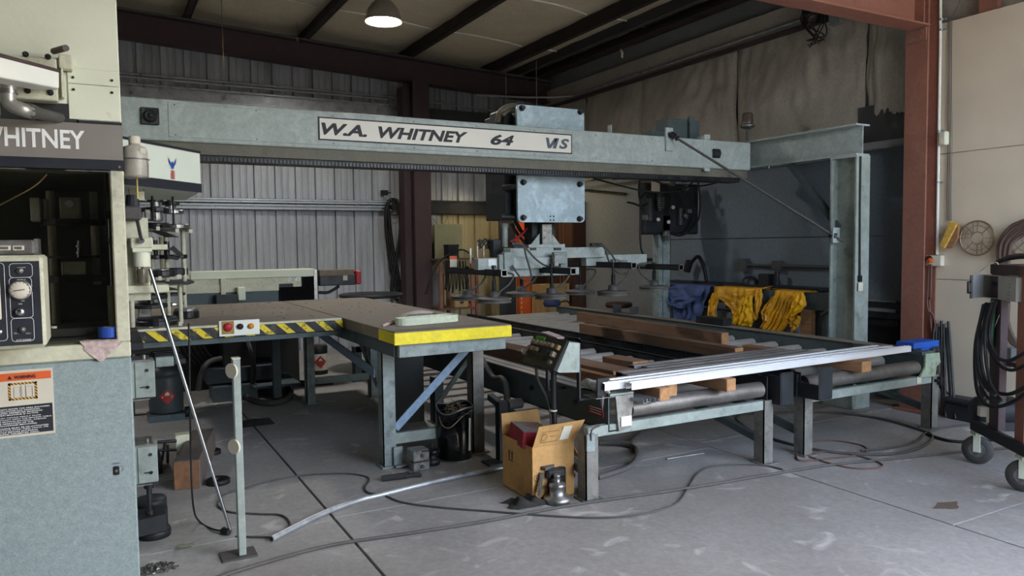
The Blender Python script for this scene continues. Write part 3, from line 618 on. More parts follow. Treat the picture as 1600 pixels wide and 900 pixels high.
build('drain_tube', MB().cyl((bx + .005, 4.2, 2.005), (bx + .004, 4.2, 1.90), .004, n=8), mat('yellow tube', '#b7a25c', .4), bt)
# air filter unit
fx = aY(223, 440, 4.62).x
fu = thing('air_filter_unit', 'cream air filter with clear bowl on the punching machine corner', 'filter', (fx, 4.62, 1.3))
def fz(py): return aY(223, py, 4.62).z
build('filter_head', MB().box(fx - .055, fx + .055, 4.57, 4.68, fz(388), fz(371)), M['creamworn'], fu, .006)
build('filter_head', MB().box(fx - .048, fx + .05, 4.575, 4.675, fz(394), fz(387)), M['cream'], fu, .004)
build('filter_body', MB().lathe((fx, 4.62, 0), [(.044, fz(417)), (.044, fz(394))], 24).disc((fx, 4.62, fz(417)), .044, .002), M['cream'], fu)
build('filter_bowl', MB().lathe((fx, 4.62, 0), [(0, fz(446)), (.026, fz(445)), (.036, fz(440)), (.037, fz(417))], 24), M['bowl'], fu)
build('filter_core', MB().cyl((fx, 4.62, fz(442)), (fx, 4.62, fz(420)), .026, n=16), mat('filter fluid', '#8f8b80', .4), fu)
rg = aY(207, 318, 4.62)
build('regulator_knob', MB().lathe((rg.x, 4.62, 0), [(0, fz(305)), (.03, fz(305)), (.036, fz(318)), (.036, fz(322))], 12, smooth=False), M['navy'], fu)
build('regulator_body', MB().box(rg.x - .05, rg.x + .04, 4.58, 4.68, fz(345), fz(322)), M['hose'], fu, .01)
l0 = aY(214, 343, 4.56); l1 = aY(221, 376, 4.54)
build('lever', MB().bar(l0, l1, .008, .018).cyl(l1, l1 + Vector((0, .03, 0)), .016, n=8), M['chrome'], fu)
build('mount_plate', MB().box(XR, fx + .04, 4.66, 4.70, fz(470), fz(340)), M['creamworn'], fu)
each('shelf_plate', MB().box(XR, .33, 4.62, 4.9, 1.645, 1.675).box(XR, .33, 4.62, 4.9, fz(458), fz(446)), M['creamworn'], fu, .003)
build('solenoid', MB().fb(216, 299, 226, 313, 4.66, .06), M['creamworn'], fu)
each('air_tube', MB().tube(curve([aY(213, 300, 4.66), aY(213, 286, 4.66), aY(222, 284, 4.66), aY(225, 298, 4.66)], 5), .003, 6).tube(curve([aY(201, 272, 4.66), aY(202, 290, 4.66), aY(203, 306, 4.66)], 4), .004, 6), M['wire'], fu)
# tool changer turret on the bench
tt = thing('tool_turret', 'tiered turret of black and steel punch tools beside the punching machine', 'machine', (.40, 6.6, 1.06))
pl_ = [(.66, 6.95), (.655, 6.35), (.21, 6.43), (.27, 7.0), (.48, 6.62)]
def tp(px, py, Y): return aY(px, py, Y)
pil = [(205, 6.3, 1.06, 1.37), (216, 6.3, 1.37, 1.70), (281, 6.45, 1.06, 1.37), (289, 6.7, 1.37, 1.80), (262, 6.75, 1.06, 1.75), (288, 7.2, 1.06, 1.4), (240, 6.7, 1.4, 1.75), (255, 6.95, 1.4, 1.75)]
for px, Y, z0, z1 in pil:
    X = aY(px, 450, Y).x; build('pillar', MB().cyl((X, Y, z0), (X, Y, z1), .017, n=14), M['creamworn'], tt)
for z0, rX in ((1.795, .28), (1.37, .27)):
    build('tier_plate', MB().prism([(.17, 6.28, z0), (.58, 6.28, z0), (.66, 6.6, z0), (.66, 7.1, z0), (.17, 7.1, z0)], (0, 0, .014)), M['oily'], tt)
    build('tier_gusset', MB().prism([(.32, 6.30, z0), (.40, 6.30, z0), (.56, 6.6, z0 - .05), (.46, 6.6, z0 - .05)], (0, 0, -.004)), M['tool'], tt)
def stack(px, py, Y, ents):
    q = aY(px, py, Y)
    ents = [(r_ * 1.22, za - .002, zb + .004, m) for r_, za, zb, m in ents]
    for r_, za, zb, m in ents: build('tool_disc', MB().lathe((q.x, Y, za), [(0, 0), (r_ * .96, 0), (r_, .15 * (zb - za)), (r_, .85 * (zb - za)), (r_ * .96, zb - za), (0, zb - za)], 24, smooth=False), M[m], tt)
def zof(py, Y): return aY(250, py, Y).z
stack(242, 300, 6.6, [(.080, zof(360, 6.6), zof(349, 6.6), 'oily'), (.045, zof(345, 6.6), zof(331, 6.6), 'tool'), (.085, zof(331, 6.6), zof(325, 6.6), 'oily'), (.032, zof(323, 6.6), zof(315, 6.6), 'tool'), (.050, zof(315, 6.6), zof(310, 6.6), 'oily'), (.022, zof(310, 6.6), zof(301, 6.6), 'oily')])
stack(266, 306, 6.75, [(.080, zof(358, 6.75), zof(352, 6.75), 'oily'), (.082, zof(334, 6.75), zof(329, 6.75), 'chrome'), (.034, zof(329, 6.75), zof(320, 6.75), 'tool'), (.055, zof(320, 6.75), zof(315, 6.75), 'oily'), (.022, zof(315, 6.75), zof(306, 6.75), 'oily')])
stack(274, 350, 6.5, [(.085, zof(358, 6.5), zof(351, 6.5), 'tool')])
stack(243, 400, 6.7, [(.016, zof(405, 6.7), zof(376, 6.7), 'oily'), (.07, zof(404, 6.7), zof(399, 6.7), 'oily'), (.05, zof(391, 6.7), zof(388, 6.7), 'oily')])
stack(261, 400, 6.7, [(.018, zof(405, 6.7), zof(378, 6.7), 'oily'), (.06, zof(391, 6.7), zof(388, 6.7), 'oily'), (.085, zof(404, 6.7), zof(400, 6.7), 'oily')])
stack(279, 400, 6.7, [(.055, zof(404, 6.7), zof(399, 6.7), 'oily')])
stack(252, 428, 6.55, [(.088, zof(432, 6.55), zof(423, 6.55), 'oily'), (.05, zof(423, 6.55), zof(421, 6.55), 'tool')])
stack(275, 425, 6.75, [(.075, zof(430, 6.75), zof(420, 6.75), 'blackpaint')])
stack(235, 460, 6.5, [(.10, zof(466, 6.5), zof(460, 6.5), 'blackpaint'), (.10, zof(480, 6.5), zof(475, 6.5), 'blackpaint'), (.02, zof(475, 6.5), zof(450, 6.5), 'oily')])
stack(268, 470, 6.9, [(.08, zof(477, 6.9), zof(474, 6.9), 'chrome'), (.09, zof(462, 6.9), zof(459, 6.9), 'blackpaint')])
stack(246, 500, 6.45, [(.125, zof(509, 6.45), zof(500, 6.45), 'oily'), (.12, zof(500, 6.45), zof(496, 6.45), 'blackpaint')])
stack(291, 490, 6.9, [(.085, zof(499, 6.9), zof(488, 6.9), 'oily'), (.075, zof(488, 6.9), zof(484, 6.9), 'tool')])
each('tool_block', MB().fb(216, 480, 237, 500, 6.55, .12).fb(240, 332, 254, 346, 6.7, .1).fb(226, 327, 236, 344, 6.5, .1).fb(216, 466, 236, 474, 6.6, .1), M['tool'], tt, .006)
q = aY(276, 393, 6.5); each('clamp_tool', MB().obox(q, .05, .03, .016, Matrix.Rotation(.8, 3, 'Y')).obox(q + Vector((-.03, 0, -.05)), .04, .03, .012, Matrix.Rotation(.2, 3, 'Y')), M['black'], tt)
tg = MB()
for px, py in ((247, 357), (277, 360), (298, 361), (250, 435), (280, 432), (282, 506), (236, 514)): tg.fb(px - 3, py - 3, px + 3, py + 3, 6.24, .01)
each('number_tag', tg, M['paper'], tt)
# tape and rag on the sill
rgm = MB(); nx = 12; v = []
c0 = aZ(158, 540, 1.205)
for j in range(nx + 1):
    for i in range(nx + 1):
        u = i / nx - .5; w = j / nx
        X = c0.x + u * .16 + .01 * math.sin(9 * w); Y = F + .06 - w * .115
        zz = 1.208 + .006 * noise.noise((u * 9, w * 9, 3)) + .006
        if w > .62: Y = F + .06 - .62 * .115 - .004 - .004 * abs(math.sin(u * 30)); zz = 1.21 - (w - .62) * .27 * (1 - 1.5 * abs(u + .05)) + .004 * noise.noise((u * 20, w * 9, 1))
        v.append((X, Y, zz))
rgm.add(v, [(j * (nx + 1) + i, j * (nx + 1) + i + 1, (j + 1) * (nx + 1) + i + 1, (j + 1) * (nx + 1) + i) for j in range(nx) for i in range(nx)], True)
rag = solo('shop_rag', rgm, M['cloth'], 'pink and white checked rag draped over the cream sill', 'rag')
tc_ = (.022, F + .058)
tape = thing('tape_roll', 'roll of blue tape lying on the rag on the sill', 'tape', (tc_[0], tc_[1], 1.222))
build('tape', MB().lathe((tc_[0], tc_[1], 1.222), [(.028, 0), (.050, 0), (.050, .05), (.028, .05), (.028, 0)], 28, smooth=False), M['blue_tape_dk'], tape)
build('core', MB().lathe((tc_[0], tc_[1], 1.222), [(.024, .001), (.028, .001), (.028, .051), (.024, .051), (.024, .001)], 28, smooth=False), M['paper'], tape)

# ================================================================== BENCH AND YELLOW-FRONTED TABLE
bn = thing('feed_bench', 'long steel bench with black and yellow striped front edge', 'bench', (.95, 7.2, 0))
build('top', MB().box(.13, 1.73, 6.10, 8.45, 1.035, 1.06), M['tabletop'], bn, .004)
build('front_lip', MB().box(.13, 1.725, 6.094, 6.12, 1.045, 1.064), M['creamworn'], bn, .004)
build('striped_edge', MB().box(.13, 1.735, 6.088, 6.10, .965, 1.045), M['hazard'], bn, .003)
build('striped_edge', MB().box(1.725, 1.735, 6.10, 6.2, .965, 1.045), M['hazard'], bn)
build('frame', MB().box(.13, 1.72, 6.12, 6.17, .92, .965).box(.13, .18, 6.17, 8.4, .92, 1.03).box(1.66, 1.72, 6.17, 8.4, .92, 1.03), M['gantry_dark'], bn)
cp = build('button_plate', MB().fb(342, 502, 406, 522, 6.074, .012), M['white'], bn, .002)
for px, m, rr in ((356, 'redpaint', .032), (375, 'black', .024), (392, 'amber', .022)):
    q = aY(px, 511 - (px - 356) * .05, 6.074); build('push_button', MB().lathe(q, [(0, .022), (rr * .8, .022), (rr, .014), (rr * .9, 0)], 16, (0, -1, 0)), M[m], cp)
q = aY(356, 512, 6.073); build('button_backing', MB().box(q.x - .045, q.x + .045, 6.071, 6.073, q.z - .05, q.z + .05), mat('worn amber plate', '#9a7a3c', .6), cp)
for (X, Y) in ((.2, 8.3), (1.62, 8.3)): build('leg', MB().box(X - .04, X + .04, Y - .04, Y + .04, 0, .93), M['gantry_dark'], bn)
build('bench_light_wire', MB().tube(curve([aY(318, 516, 6.2), aY(326, 532, 6.2), aY(340, 535, 6.2), aY(352, 527, 6.2)], 5), .008, 6), M['hose'], bn)
rt = MB()
random.seed(3)
for _ in range(46):
    X = random.uniform(.75, 1.68); Y = random.uniform(6.3, 8.3); rt.disc((X, Y, 1.06), .010, .004, n=6)
stuff(build('ball_rollers', rt, M['tool'], bn))
TX0, TX1, TY0 = 1.745, 2.655, 4.88
tb = thing('work_table', 'tall steel work table with bright yellow taped front edge', 'table', (2.2, 6.4, 0))
build('top', MB().box(TX0, TX1, TY0, 8.46, .975, 1.06), M['tabletop'], tb, .004)
build('yellow_edge', MB().box(TX0 - .003, TX1 + .003, TY0 - .004, TY0 + .005, .968, 1.052), M['yellow'], tb, .003)
build('yellow_edge', MB().box(TX0 - .004, TX0, TY0, TY0 + .33, .975, 1.052), M['yellow'], tb)
build('frame', MB().box(TX0 + .05, TX1 - .02, TY0 + .05, TY0 + .11, .872, .972), M['steel_tab'], tb, .003)
build('frame', MB().box(TX0 + .03, TX0 + .09, TY0 + .11, 8.4, .872, .972), M['gantry_dark'], tb)
build('frame', MB().box(TX1 - .08, TX1 - .02, TY0 + .11, 8.4, .872, .972), M['gantry_dark'], tb)
def leg(x0, x1, y0, y1, z1, parent, m='steel_tab', foot=True):
    l = build('leg', MB().box(x0, x0 + (x1 - x0), y0, y0 + .008, 0, z1).box(x0, x0 + .008, y0, y1, 0, z1), M[m], parent)
    if foot: build('foot_plate', MB().box(x0 - .02, x1 + .03, y0 - .03, y1 + .02, 0, .010), M[m], l)
    return l
leg(1.79, 1.89, 5.30, 5.40, .872, tb); leg(2.53, 2.63, 5.30, 5.40, .872, tb, 'leg')
leg(1.84, 1.93, 7.88, 7.98, .872, tb); leg(2.53, 2.63, 7.88, 7.98, .872, tb)
each('brace', MB().bar((1.89, 5.31, .285), (2.53, 5.31, .875), .012, .060), mat('pale blue steel', '#8098b0', .5, .1, .15, 8, 0, 40, '#3c4046', .12, 14), tb)
build('stretcher', MB().box(1.89, 2.55, 5.31, 5.35, .165, .245), M['wornteal'], tb)
build('stretcher', MB().box(1.93, 2.55, 7.90, 7.94, .20, .27), M['wornteal'], tb)
b0 = aX(497, 519, 1.83); b1 = aX(585, 583, 1.83)
build('brace', MB().bar(b0, b1, .012, .075), mat('pale blue steel b', '#7d93a8', .5, .1, .15, 8), tb)
build('brace', MB().bar(aX(560, 527, 1.86), aX(590, 602, 1.86), .012, .06), M['gantry_dark'], tb)
build('brace', MB().bar((2.57, 5.36, .80), (2.57, 6.1, .25), .05, .01), M['wornteal'], tb)
build('bracket', MB().box(1.86, 1.93, 5.27, 5.30, .02, .15).box(1.86, 1.95, 5.22, 5.30, .01, .02), M['steel_tab'], tb)
rt = MB()
for _ in range(22):
    X = random.uniform(1.85, 2.55); Y = random.uniform(5.7, 8.3); rt.disc((X, Y, 1.06), .010, .004, n=6)
stuff(build('ball_rollers', rt, M['tool'], tb))
build('pedestal', MB().box(2.34, 2.62, 6.55, 6.85, 0, .87), M['void'], tb)
# things on the table
rp = []
ca = aZ(632, 508, 1.06); cb = aZ(702, 502, 1.06); dv = (cb - ca); ln_ = dv.length; dv.normalize(); nv = Vector((-dv.y, dv.x, 0)); R = .07
pts = [ca + dv * (ln_ * t) - nv * R for t in (0, .5, 1)] + [cb + (dv * math.cos(a) + nv * math.sin(a)) * R for a in np.linspace(-PI / 2, PI / 2, 9)[1:]] + [ca + nv * R + dv * ln_ * .5] + [ca + (-dv * math.cos(a) + nv * math.sin(a)) * R for a in np.linspace(PI / 2, -PI / 2, 9)]
rm = MB(); n = len(pts); v = []
for p in pts:
    o = (p - (ca + cb) / 2).normalized() * .004
    v += [(p.x, p.y, 1.061), (p.x, p.y, 1.115), (p.x - o.x, p.y - o.y, 1.115), (p.x - o.x, p.y - o.y, 1.061)]
rm.add(v, [(4 * i + a, 4 * ((i + 1) % n) + a, 4 * ((i + 1) % n) + (a + 1) % 4, 4 * i + (a + 1) % 4) for i in range(n) for a in range(4)])
solo('belt_loop', rm, mat('pale green web belt', '#c3cbb4', .6, 0, .1, 8, .1, 30, '#8d937f', .08, 9), 'flat pale green belt loop lying on the yellow-edged table', 'belt')
gm = MB()
for k in range(4):
    q = aZ(605 + k * 5, 506 - k * 1.5, 1.075); gm.tube(curve([q, q + Vector((-.03, -.035, -.004)), q + Vector((-.055, -.05, -.008))], 4), .011, 7)
gq = aZ(614, 503, 1.075); gm.lathe(gq, [(0, .02), (.03, .012), (.04, 0), (.03, -.012), (0, -.014)], 12)
solo('work_glove', gm, M['cloth'], 'crumpled pinkish work glove beside the belt loop on the table', 'glove')
wm = MB(); v = []
c0 = aZ(655, 497, 1.06)
for j in range(9):
    for i in range(9):
        u = i / 8 - .5; w = j / 8 - .5; v.append((c0.x + u * .30, c0.y + w * .12, 1.10 + .025 * math.exp(-(u * u + w * w) * 9) + .014 * noise.noise((u * 8, w * 8, 7)) - .02 * (abs(u) > .4)))
wm.add(v, [(j * 9 + i, j * 9 + i + 1, (j + 1) * 9 + i + 1, (j + 1) * 9 + i) for j in range(8) for i in range(8)], True)
solo('crumpled_cloth', wm, mat('whitish cloth', '#bdb2ae', .9, 0, .15, 12), 'crumpled whitish cloth tucked inside the belt loop', 'cloth')

# ================================================================== GANTRY
ga = thing('gantry_frame', 'long pale teal gantry beam with side girder and column across the shop', 'gantry', (3.2, 6.3, 0))
GY = 6.126
bm_ = build('beam', MB().box(-.45, 6.40, GY, GY + .30, 2.445, 2.75), M['gantry'], ga, .012, seg=2)
build('lower_flange', MB().box(-.45, 6.38, GY + .03, GY + .26, 2.36, 2.445), M['dirty'], ga)
build('gear_rack', MB().box(-.45, 6.3, GY + .06, GY + .24, 2.315, 2.36), M['blackpaint'], ga)
rk = MB()
for k in range(190): rk.box(.35 + k * .03, .365 + k * .03, GY + .052, GY + .062, 2.318, 2.345)
stuff(build('rack_teeth', rk, M['oily'], ga))
cvp = build('cover_plate', MB().box(.475, 5.28, GY - .006, GY, 2.475, 2.725), M['gantry'], ga, .002)
sc_ = MB()
for X in (.52, 1.1, 1.7, 2.4, 3.0, 3.6, 4.3, 5.0):
    for zz in (2.492, 2.712): sc_.cyl((X, GY - .006, zz), (X, GY - .009, zz), .005, n=6)
stuff(build('cover_screws', sc_, M['ink'], ga))
sg = build('sign_plate', MB().box(1.577, 4.018, GY - .011, GY - .006, 2.513, 2.700), M['ink'], ga)
build('sign_face', MB().box(1.590, 4.006, GY - .0125, GY - .011, 2.524, 2.689), mat('off white sign face', '#d8d5cb', .5, 0, .03, 3), sg)
def sx(px): return aY(px, 200, GY - .0125).x
def stext(s, xa, xb, m='ink', sh=.27, bo=.038): text('lettering', s, M[m], sg, (sx(xa), GY - .0128, 2.556), (1, 0, 0), (0, 0, 1), sx(xb) - sx(xa), .098, bo, sh)
stext('W.A.', 502, 573); stext('WHITNEY', 591, 731); stext('64', 766, 803); stext('S', 873, 889, 'ink_faded')
SX = sx(853); k = .098
def lpoly(*pts): return [(sx(px), GY - .0128, 2.556 + h_ * .098) for px, h_ in pts]
build('lettering', MB().add(lpoly((852.5, 1), (857.5, 1), (859, .34), (866, 1), (871.5, 1), (860.5, 0), (855.5, 0)), [(0, 1, 2, 3, 4, 5, 6)]).add(lpoly((863, 0), (868.5, 0), (873.5, 1), (868, 1)), [(0, 1, 2, 3)]), M['ink_faded'], sg)
def bearing(px, py, hw=.055):
    q = aY(px, py, GY); b_ = build('bearing_housing', MB().box(q.x - hw, q.x + hw, GY - .022, GY, q.z - hw, q.z + hw), M['oily'], ga, .006)
    build('bearing_cap', MB().lathe((q.x, GY - .022, q.z), [(0, .034), (.014, .034), (.016, .024), (.026, .024), (.028, .03), (.036, .03), (.04, .012), (.046, .010), (.047, 0)], 24, (0, -1, 0)), M['blackpaint'], b_)
    sc = MB()
    for a in (-1, 1):
        for c_ in (-1, 1): sc.cyl((q.x + a * hw * .78, GY - .022, q.z + c_ * hw * .78), (q.x + a * hw * .78, GY - .03, q.z + c_ * hw * .78), .009, n=6)
    each('bolt', sc, M['oily'], b_)
bearing(234, 182, .062); bearing(1118, 240, .048)
build('end_bracket', MB().box(5.70, 5.78, GY - .004, GY + .1, 2.43, 2.79).box(5.70, 5.78, GY - .02, GY, 2.752, 2.80).box(5.70, 5.78, GY - .02, GY, 2.41, 2.445), M['gantry'], ga, .003)
build('tie_plate', MB().box(5.165, 5.26, GY - .03, GY - .006, 2.60, 2.84), M['gantry'], ga, .003)
t0 = Vector((5.21, GY - .05, 2.765)); t1 = Vector((6.36, 5.02, 1.712)); td = (t1 - t0).normalized()
build('tie_rod', MB().cyl(t0 - td * .03, t1 + td * .13, .013, n=12), M['hose'], ga)
each('tie_nut', MB().cyl(t0 - td * .01, t0 + td * .05, .034, n=6).cyl(t0 + td * .06, t0 + td * .09, .026, n=14).cyl(t1 - td * .02, t1 + td * .04, .034, n=6), M['oily'], ga)
build('tie_plate', MB().box(6.34, 6.44, 4.99, 5.01, 1.63, 1.78), M['gantry'], ga)
sbm = ibeam(MB(), (6.51, 4.80, 2.625), (6.51, 6.46, 2.625), .20, .30, .016)
build('side_girder', sbm, M['gantry'], ga)
cl = MB().box(6.41, 6.61, 4.79, 4.806, .16, 2.455).box(6.41, 6.61, 5.07, 5.086, .16, 2.455).box(6.503, 6.515, 4.80, 5.08, .16, 2.455)
build('column', cl, M['wornteal'], ga)
build('column_cap', MB().box(6.41, 6.61, 4.79, 5.09, 2.455, 2.475), M['gantry'], ga)
build('column_base', MB().box(6.37, 6.63, 4.77, 5.12, 0, .16), M['wornteal'], ga, .004)
build('column_cable', MB().tube(curve([(6.45, 4.784, 2.46), (6.452, 4.782, 2.0), (6.458, 4.78, 1.4), (6.462, 4.78, 1.28)], 4), .006, 6).tube(curve([(6.465, 4.784, 2.46), (6.462, 4.782, 2.0), (6.47, 4.78, 1.4), (6.474, 4.78, 1.28)], 4), .006, 6).box(6.445, 6.49, 4.77, 4.79, 1.25, 1.31), M['black'], ga)
build('cable_tag', MB().box(6.435, 6.50, 4.768, 4.774, 1.16, 1.24), M['paper'], ga)
build('brace', MB().bar(aX(1236, 258, 6.5), aX(1312, 356, 6.5), .06, .06), M['gantry_dark'], ga)
each('bolt', MB().cyl((6.38, 6.2, 2.43), (6.38, 6.2, 2.40), .014, n=8).cyl((6.44, 5.9, 2.475), (6.44, 5.9, 2.45), .014, n=8).cyl((6.44, 5.0, 2.475), (6.44, 5.0, 2.45), .014, n=8).cyl((6.44, 4.9, 2.475), (6.44, 4.9, 2.45), .014, n=8), M['tool'], ga)
build('motor_box', MB().box(5.45, 5.90, 6.40, 6.62, 2.75, 3.00), M['gantry_dark'], ga, .004)
each('motor_box', MB().box(5.72, 5.78, 6.36, 6.40, 2.75, 3.03).box(5.25, 5.45, 6.45, 6.6, 2.75, 2.86), M['gantry_dark'], ga)
build('stop_angle', MB().box(4.62, 4.75, 6.30, 6.36, 2.752, 2.765).box(4.615, 4.625, 6.30, 6.36, 2.752, 2.86), M['gantry'], ga)
be = aY(1168, 205, 6.30); bx_, by_, bz_ = be.x, 6.30, 2.75
bcn = build('beacon_base', MB().box(bx_ - .14, bx_ + .10, 6.24, 6.38, 2.75, 2.77).cyl((bx_, by_, 2.77), (bx_, by_, 2.93), .016, n=10), M['gantry_dark'], ga)
build('beacon_collar', MB().lathe((bx_, by_, 2.93), [(.02, 0), (.07, .02), (.085, .03), (.085, .05), (.068, .055), (.068, .07)], 20), M['tool'], bcn)
build('beacon_lens', MB().lathe((bx_, by_, 2.99), [(.066, 0), (.060, .11), (.05, .125), (0, .13)], 20), mat('dusty amber lens', '#53443d', .5), bcn)
build('left_column', MB().box(-.42, -.2, 6.0, 6.5, 0, 2.36), M['gantry_dark'], ga)
each('festoon_cable', MB().tube(curve([(6.35, 6.5, 2.36), (6.1, 6.55, 2.30), (5.6, 6.5, 2.27), (5.2, 6.5, 2.36), (4.8, 6.52, 2.33)], 6), .009, 6).tube(curve([(6.0, 6.6, 2.36), (5.8, 6.6, 2.24), (5.3, 6.6, 2.22), (4.6, 6.6, 2.34)], 6), .009, 6), M['black'], ga)

# ================================================================== LIFTING CARRIAGE AND VACUUM LIFTER
cg_ = thing('lifting_carriage', 'pale blue steel plate carriage hung on the gantry beam', 'carriage', (4.0, 6.7, 1.6))
PY = 6.45
def rplate(x0, x1, z0, z1, Y, dep, rad):
    pts = []
    for cx, cz_, a in ((x1 - rad, z1 - rad, 0), (x0 + rad, z1 - rad, 90), (x0 + rad, z0 + rad, 180), (x1 - rad, z0 + rad, 270)):
        pts += [(cx + rad * math.cos(math.radians(a + t)), Y, cz_ + rad * math.sin(math.radians(a + t))) for t in (0, 30, 60, 90)]
    return MB().prism(pts, (0, dep, 0))
build('front_plate', rplate(3.600, 4.390, 1.868, 3.015, PY, .03, .045), mat('scoured blue plate', '#9fb2bb', .45, .15, .12, 5, .15, 25, '#70828a', .18, 4, swirl=.5), cg_, .003)
for px, py in ((815, 169), (906, 175), (817, 285), (905, 288), (817, 340), (905, 342)):
    q = aY(px, py, PY); build('bolt', MB().cyl(q, q + Vector((0, -.012, 0)), .030, n=18).cyl(q + Vector((0, -.012, 0)), q + Vector((0, -.045, 0)), .020, n=12), M['blackpaint'], cg_)
hl = MB()
for px in (860, 865):
    for py in (338, 344): q = aY(px, py, PY); hl.cyl(q, q + Vector((0, -.002, 0)), .009, n=8)
each('hole', hl, M['ink'], cg_)
q = aY(861, 255, PY); each('bolt', MB().cyl(q + Vector((-.02, 0, 0)), q + Vector((-.02, -.02, 0)), .012, n=8).cyl(q + Vector((.02, 0, 0)), q + Vector((.02, -.02, 0)), .012, n=8), M['oily'], cg_)
build('body', MB().box(3.64, 4.34, 6.50, 7.0, 1.95, 2.32).box(3.64, 4.34, 6.50, 7.0, 2.78, 2.95).box(3.55, 3.78, 6.62, 7.05, 1.90, 2.95), M['blackpaint'], cg_, .006)
each('side_arm', MB().cyl((3.52, 6.6, 2.21), (3.62, 6.5, 2.22), .03, n=12).cyl((3.50, 6.6, 1.93), (3.62, 6.55, 1.92), .03, n=12), M['oily'], cg_)
hm = MB()
hm.tube(curve([aY(778, 190, 6.7), aY(782, 175, 6.65), aY(795, 167, 6.6), aY(808, 166, 6.55)], 5), .03, 8)
hm.tube(curve([aY(785, 180, 6.6), aY(797, 172, 6.6), aY(806, 172, 6.55)], 5), .018, 8)
each('hose', hm, mat('tan hose', '#6e6658', .6), cg_)
build('pump_block', MB().fb(778, 172, 800, 196, 6.72, .2), M['blackpaint'], cg_, .02)
build('hose', MB().tube(curve([aY(830, 336, 6.9), aY(826, 352, 6.8), aY(815, 366, 6.7), aY(798, 378, 6.6)], 6), .013, 7), M['redbox'], cg_)
each('hose', MB().tube(curve([aY(805, 345, 6.9), aY(815, 362, 6.9), aY(826, 374, 6.8)], 6), .02, 7).tube(curve([aY(800, 350, 6.9), aY(806, 362, 6.9), aY(822, 382, 6.8)], 6), .016, 7), M['black'], cg_)
build('ram', MB().fb(831, 346, 868, 383, 6.68, .16), M['blackpaint'], cg_, .004)
build('ram_face', MB().fb(847, 350, 863, 383, 6.60, .06), M['tool'], cg_, .004)
each('gusset', MB().prism([aY(829, 383, 6.62), aY(843, 365, 6.62), aY(843, 383, 6.62)], (0, .02, 0)).prism([aY(863, 366, 6.62), aY(876, 383, 6.62), aY(863, 383, 6.62)], (0, .02, 0)), M['gantry'], cg_)
build('guide_cylinder', MB().cyl(aY(789, 386, 6.75), aY(789, 351, 6.75), .028, n=16).cyl(aY(789, 356, 6.75), aY(789, 349, 6.75), .036, n=16), M['gantry'], cg_)
build('flange', MB().fb(826, 382, 883, 387, 6.52, .3), M['gantry'], cg_, .003)

vl = thing('vacuum_lifter', 'vacuum lifting frame with round suction cups hung under the carriage', 'lifter', (4.2, 6.5, 1.1))
build('main_beam', MB().fb(797, 388, 945, 402, 6.46, .14), M['gantry'], vl, .004)
build('lower_beam', MB().fb(747, 404, 887, 418, 6.38, .1), M['gantry'], vl, .004)
each('tape_patch', MB().fb(763, 405, 784, 416, 6.376, .004).fb(846, 406, 868, 417, 6.376, .004), M['galv'], vl)
build('extension_beam', MB().fb(916, 399, 1011, 413, 6.5, .1), M['gantry'], vl, .004)
build('under_bar', MB().fb(787, 421, 905, 429, 6.44, .05), M['gantry'], vl, .003)
each('clamp_block', MB().fb(788, 394, 804, 424, 6.32, .05).fb(866, 394, 886, 416, 6.32, .05).fb(780, 398, 788, 424, 6.34, .04), M['steel_tab'], vl, .004)
each('clamp_block', MB().fb(829, 387, 838, 391, 6.45, .1).fb(866, 387, 877, 391, 6.45, .1), M['oily'], vl)
each('valve', MB().fb(866, 398, 873, 416, 6.29, .03).fb(876, 412, 884, 417, 6.28, .04).fb(958, 405, 968, 412, 6.45, .05).fb(968, 407, 981, 412, 6.44, .03), M['tool'], vl, .004)
each('manifold', MB().fb(925, 380, 941, 385, 6.4, .05).fb(800, 378, 814, 383, 6.45, .05), M['oily'], vl, .004)
def sqtube(p0, p1, s_, t=.006):
    mb = MB(); x, y0, z = p0; y1 = p1[1]; h = s_ / 2
    return mb.box(x - h, x + h, y0, y1, z + h - t, z + h).box(x - h, x + h, y0, y1, z - h, z - h + t).box(x - h, x - h + t, y0, y1, z - h, z + h).box(x + h - t, x + h, y0, y1, z - h, z + h)
tubes = ((3.22, 6.04, 427, 785), (3.86, 5.87, 424, 893), (4.59, 5.90, 415, 988), (5.30, 6.02, 418, 1065))
for X, Y0, py, px in tubes:
    q = aY(px, py, Y0); build('cross_tube', sqtube((X, Y0, q.z), (X, 7.25, q.z), .058), M['blackpaint'], vl)
    build('tube_end', sqtube((X, Y0 - .003, q.z), (X, Y0 + .004, q.z), .062, .007), M['tool'], vl)
build('label_plate', MB().fb(703, 400, 714, 417, 6.9, .004), M['paper'], vl)
build('label_stripe', MB().fb(703, 400, 714, 405, 6.896, .004), M['orange_print'], vl)
M['cup'] = mat('dark dusty cup rubber', '#5d5955', .6, .1, .25, 8, .1, 40)
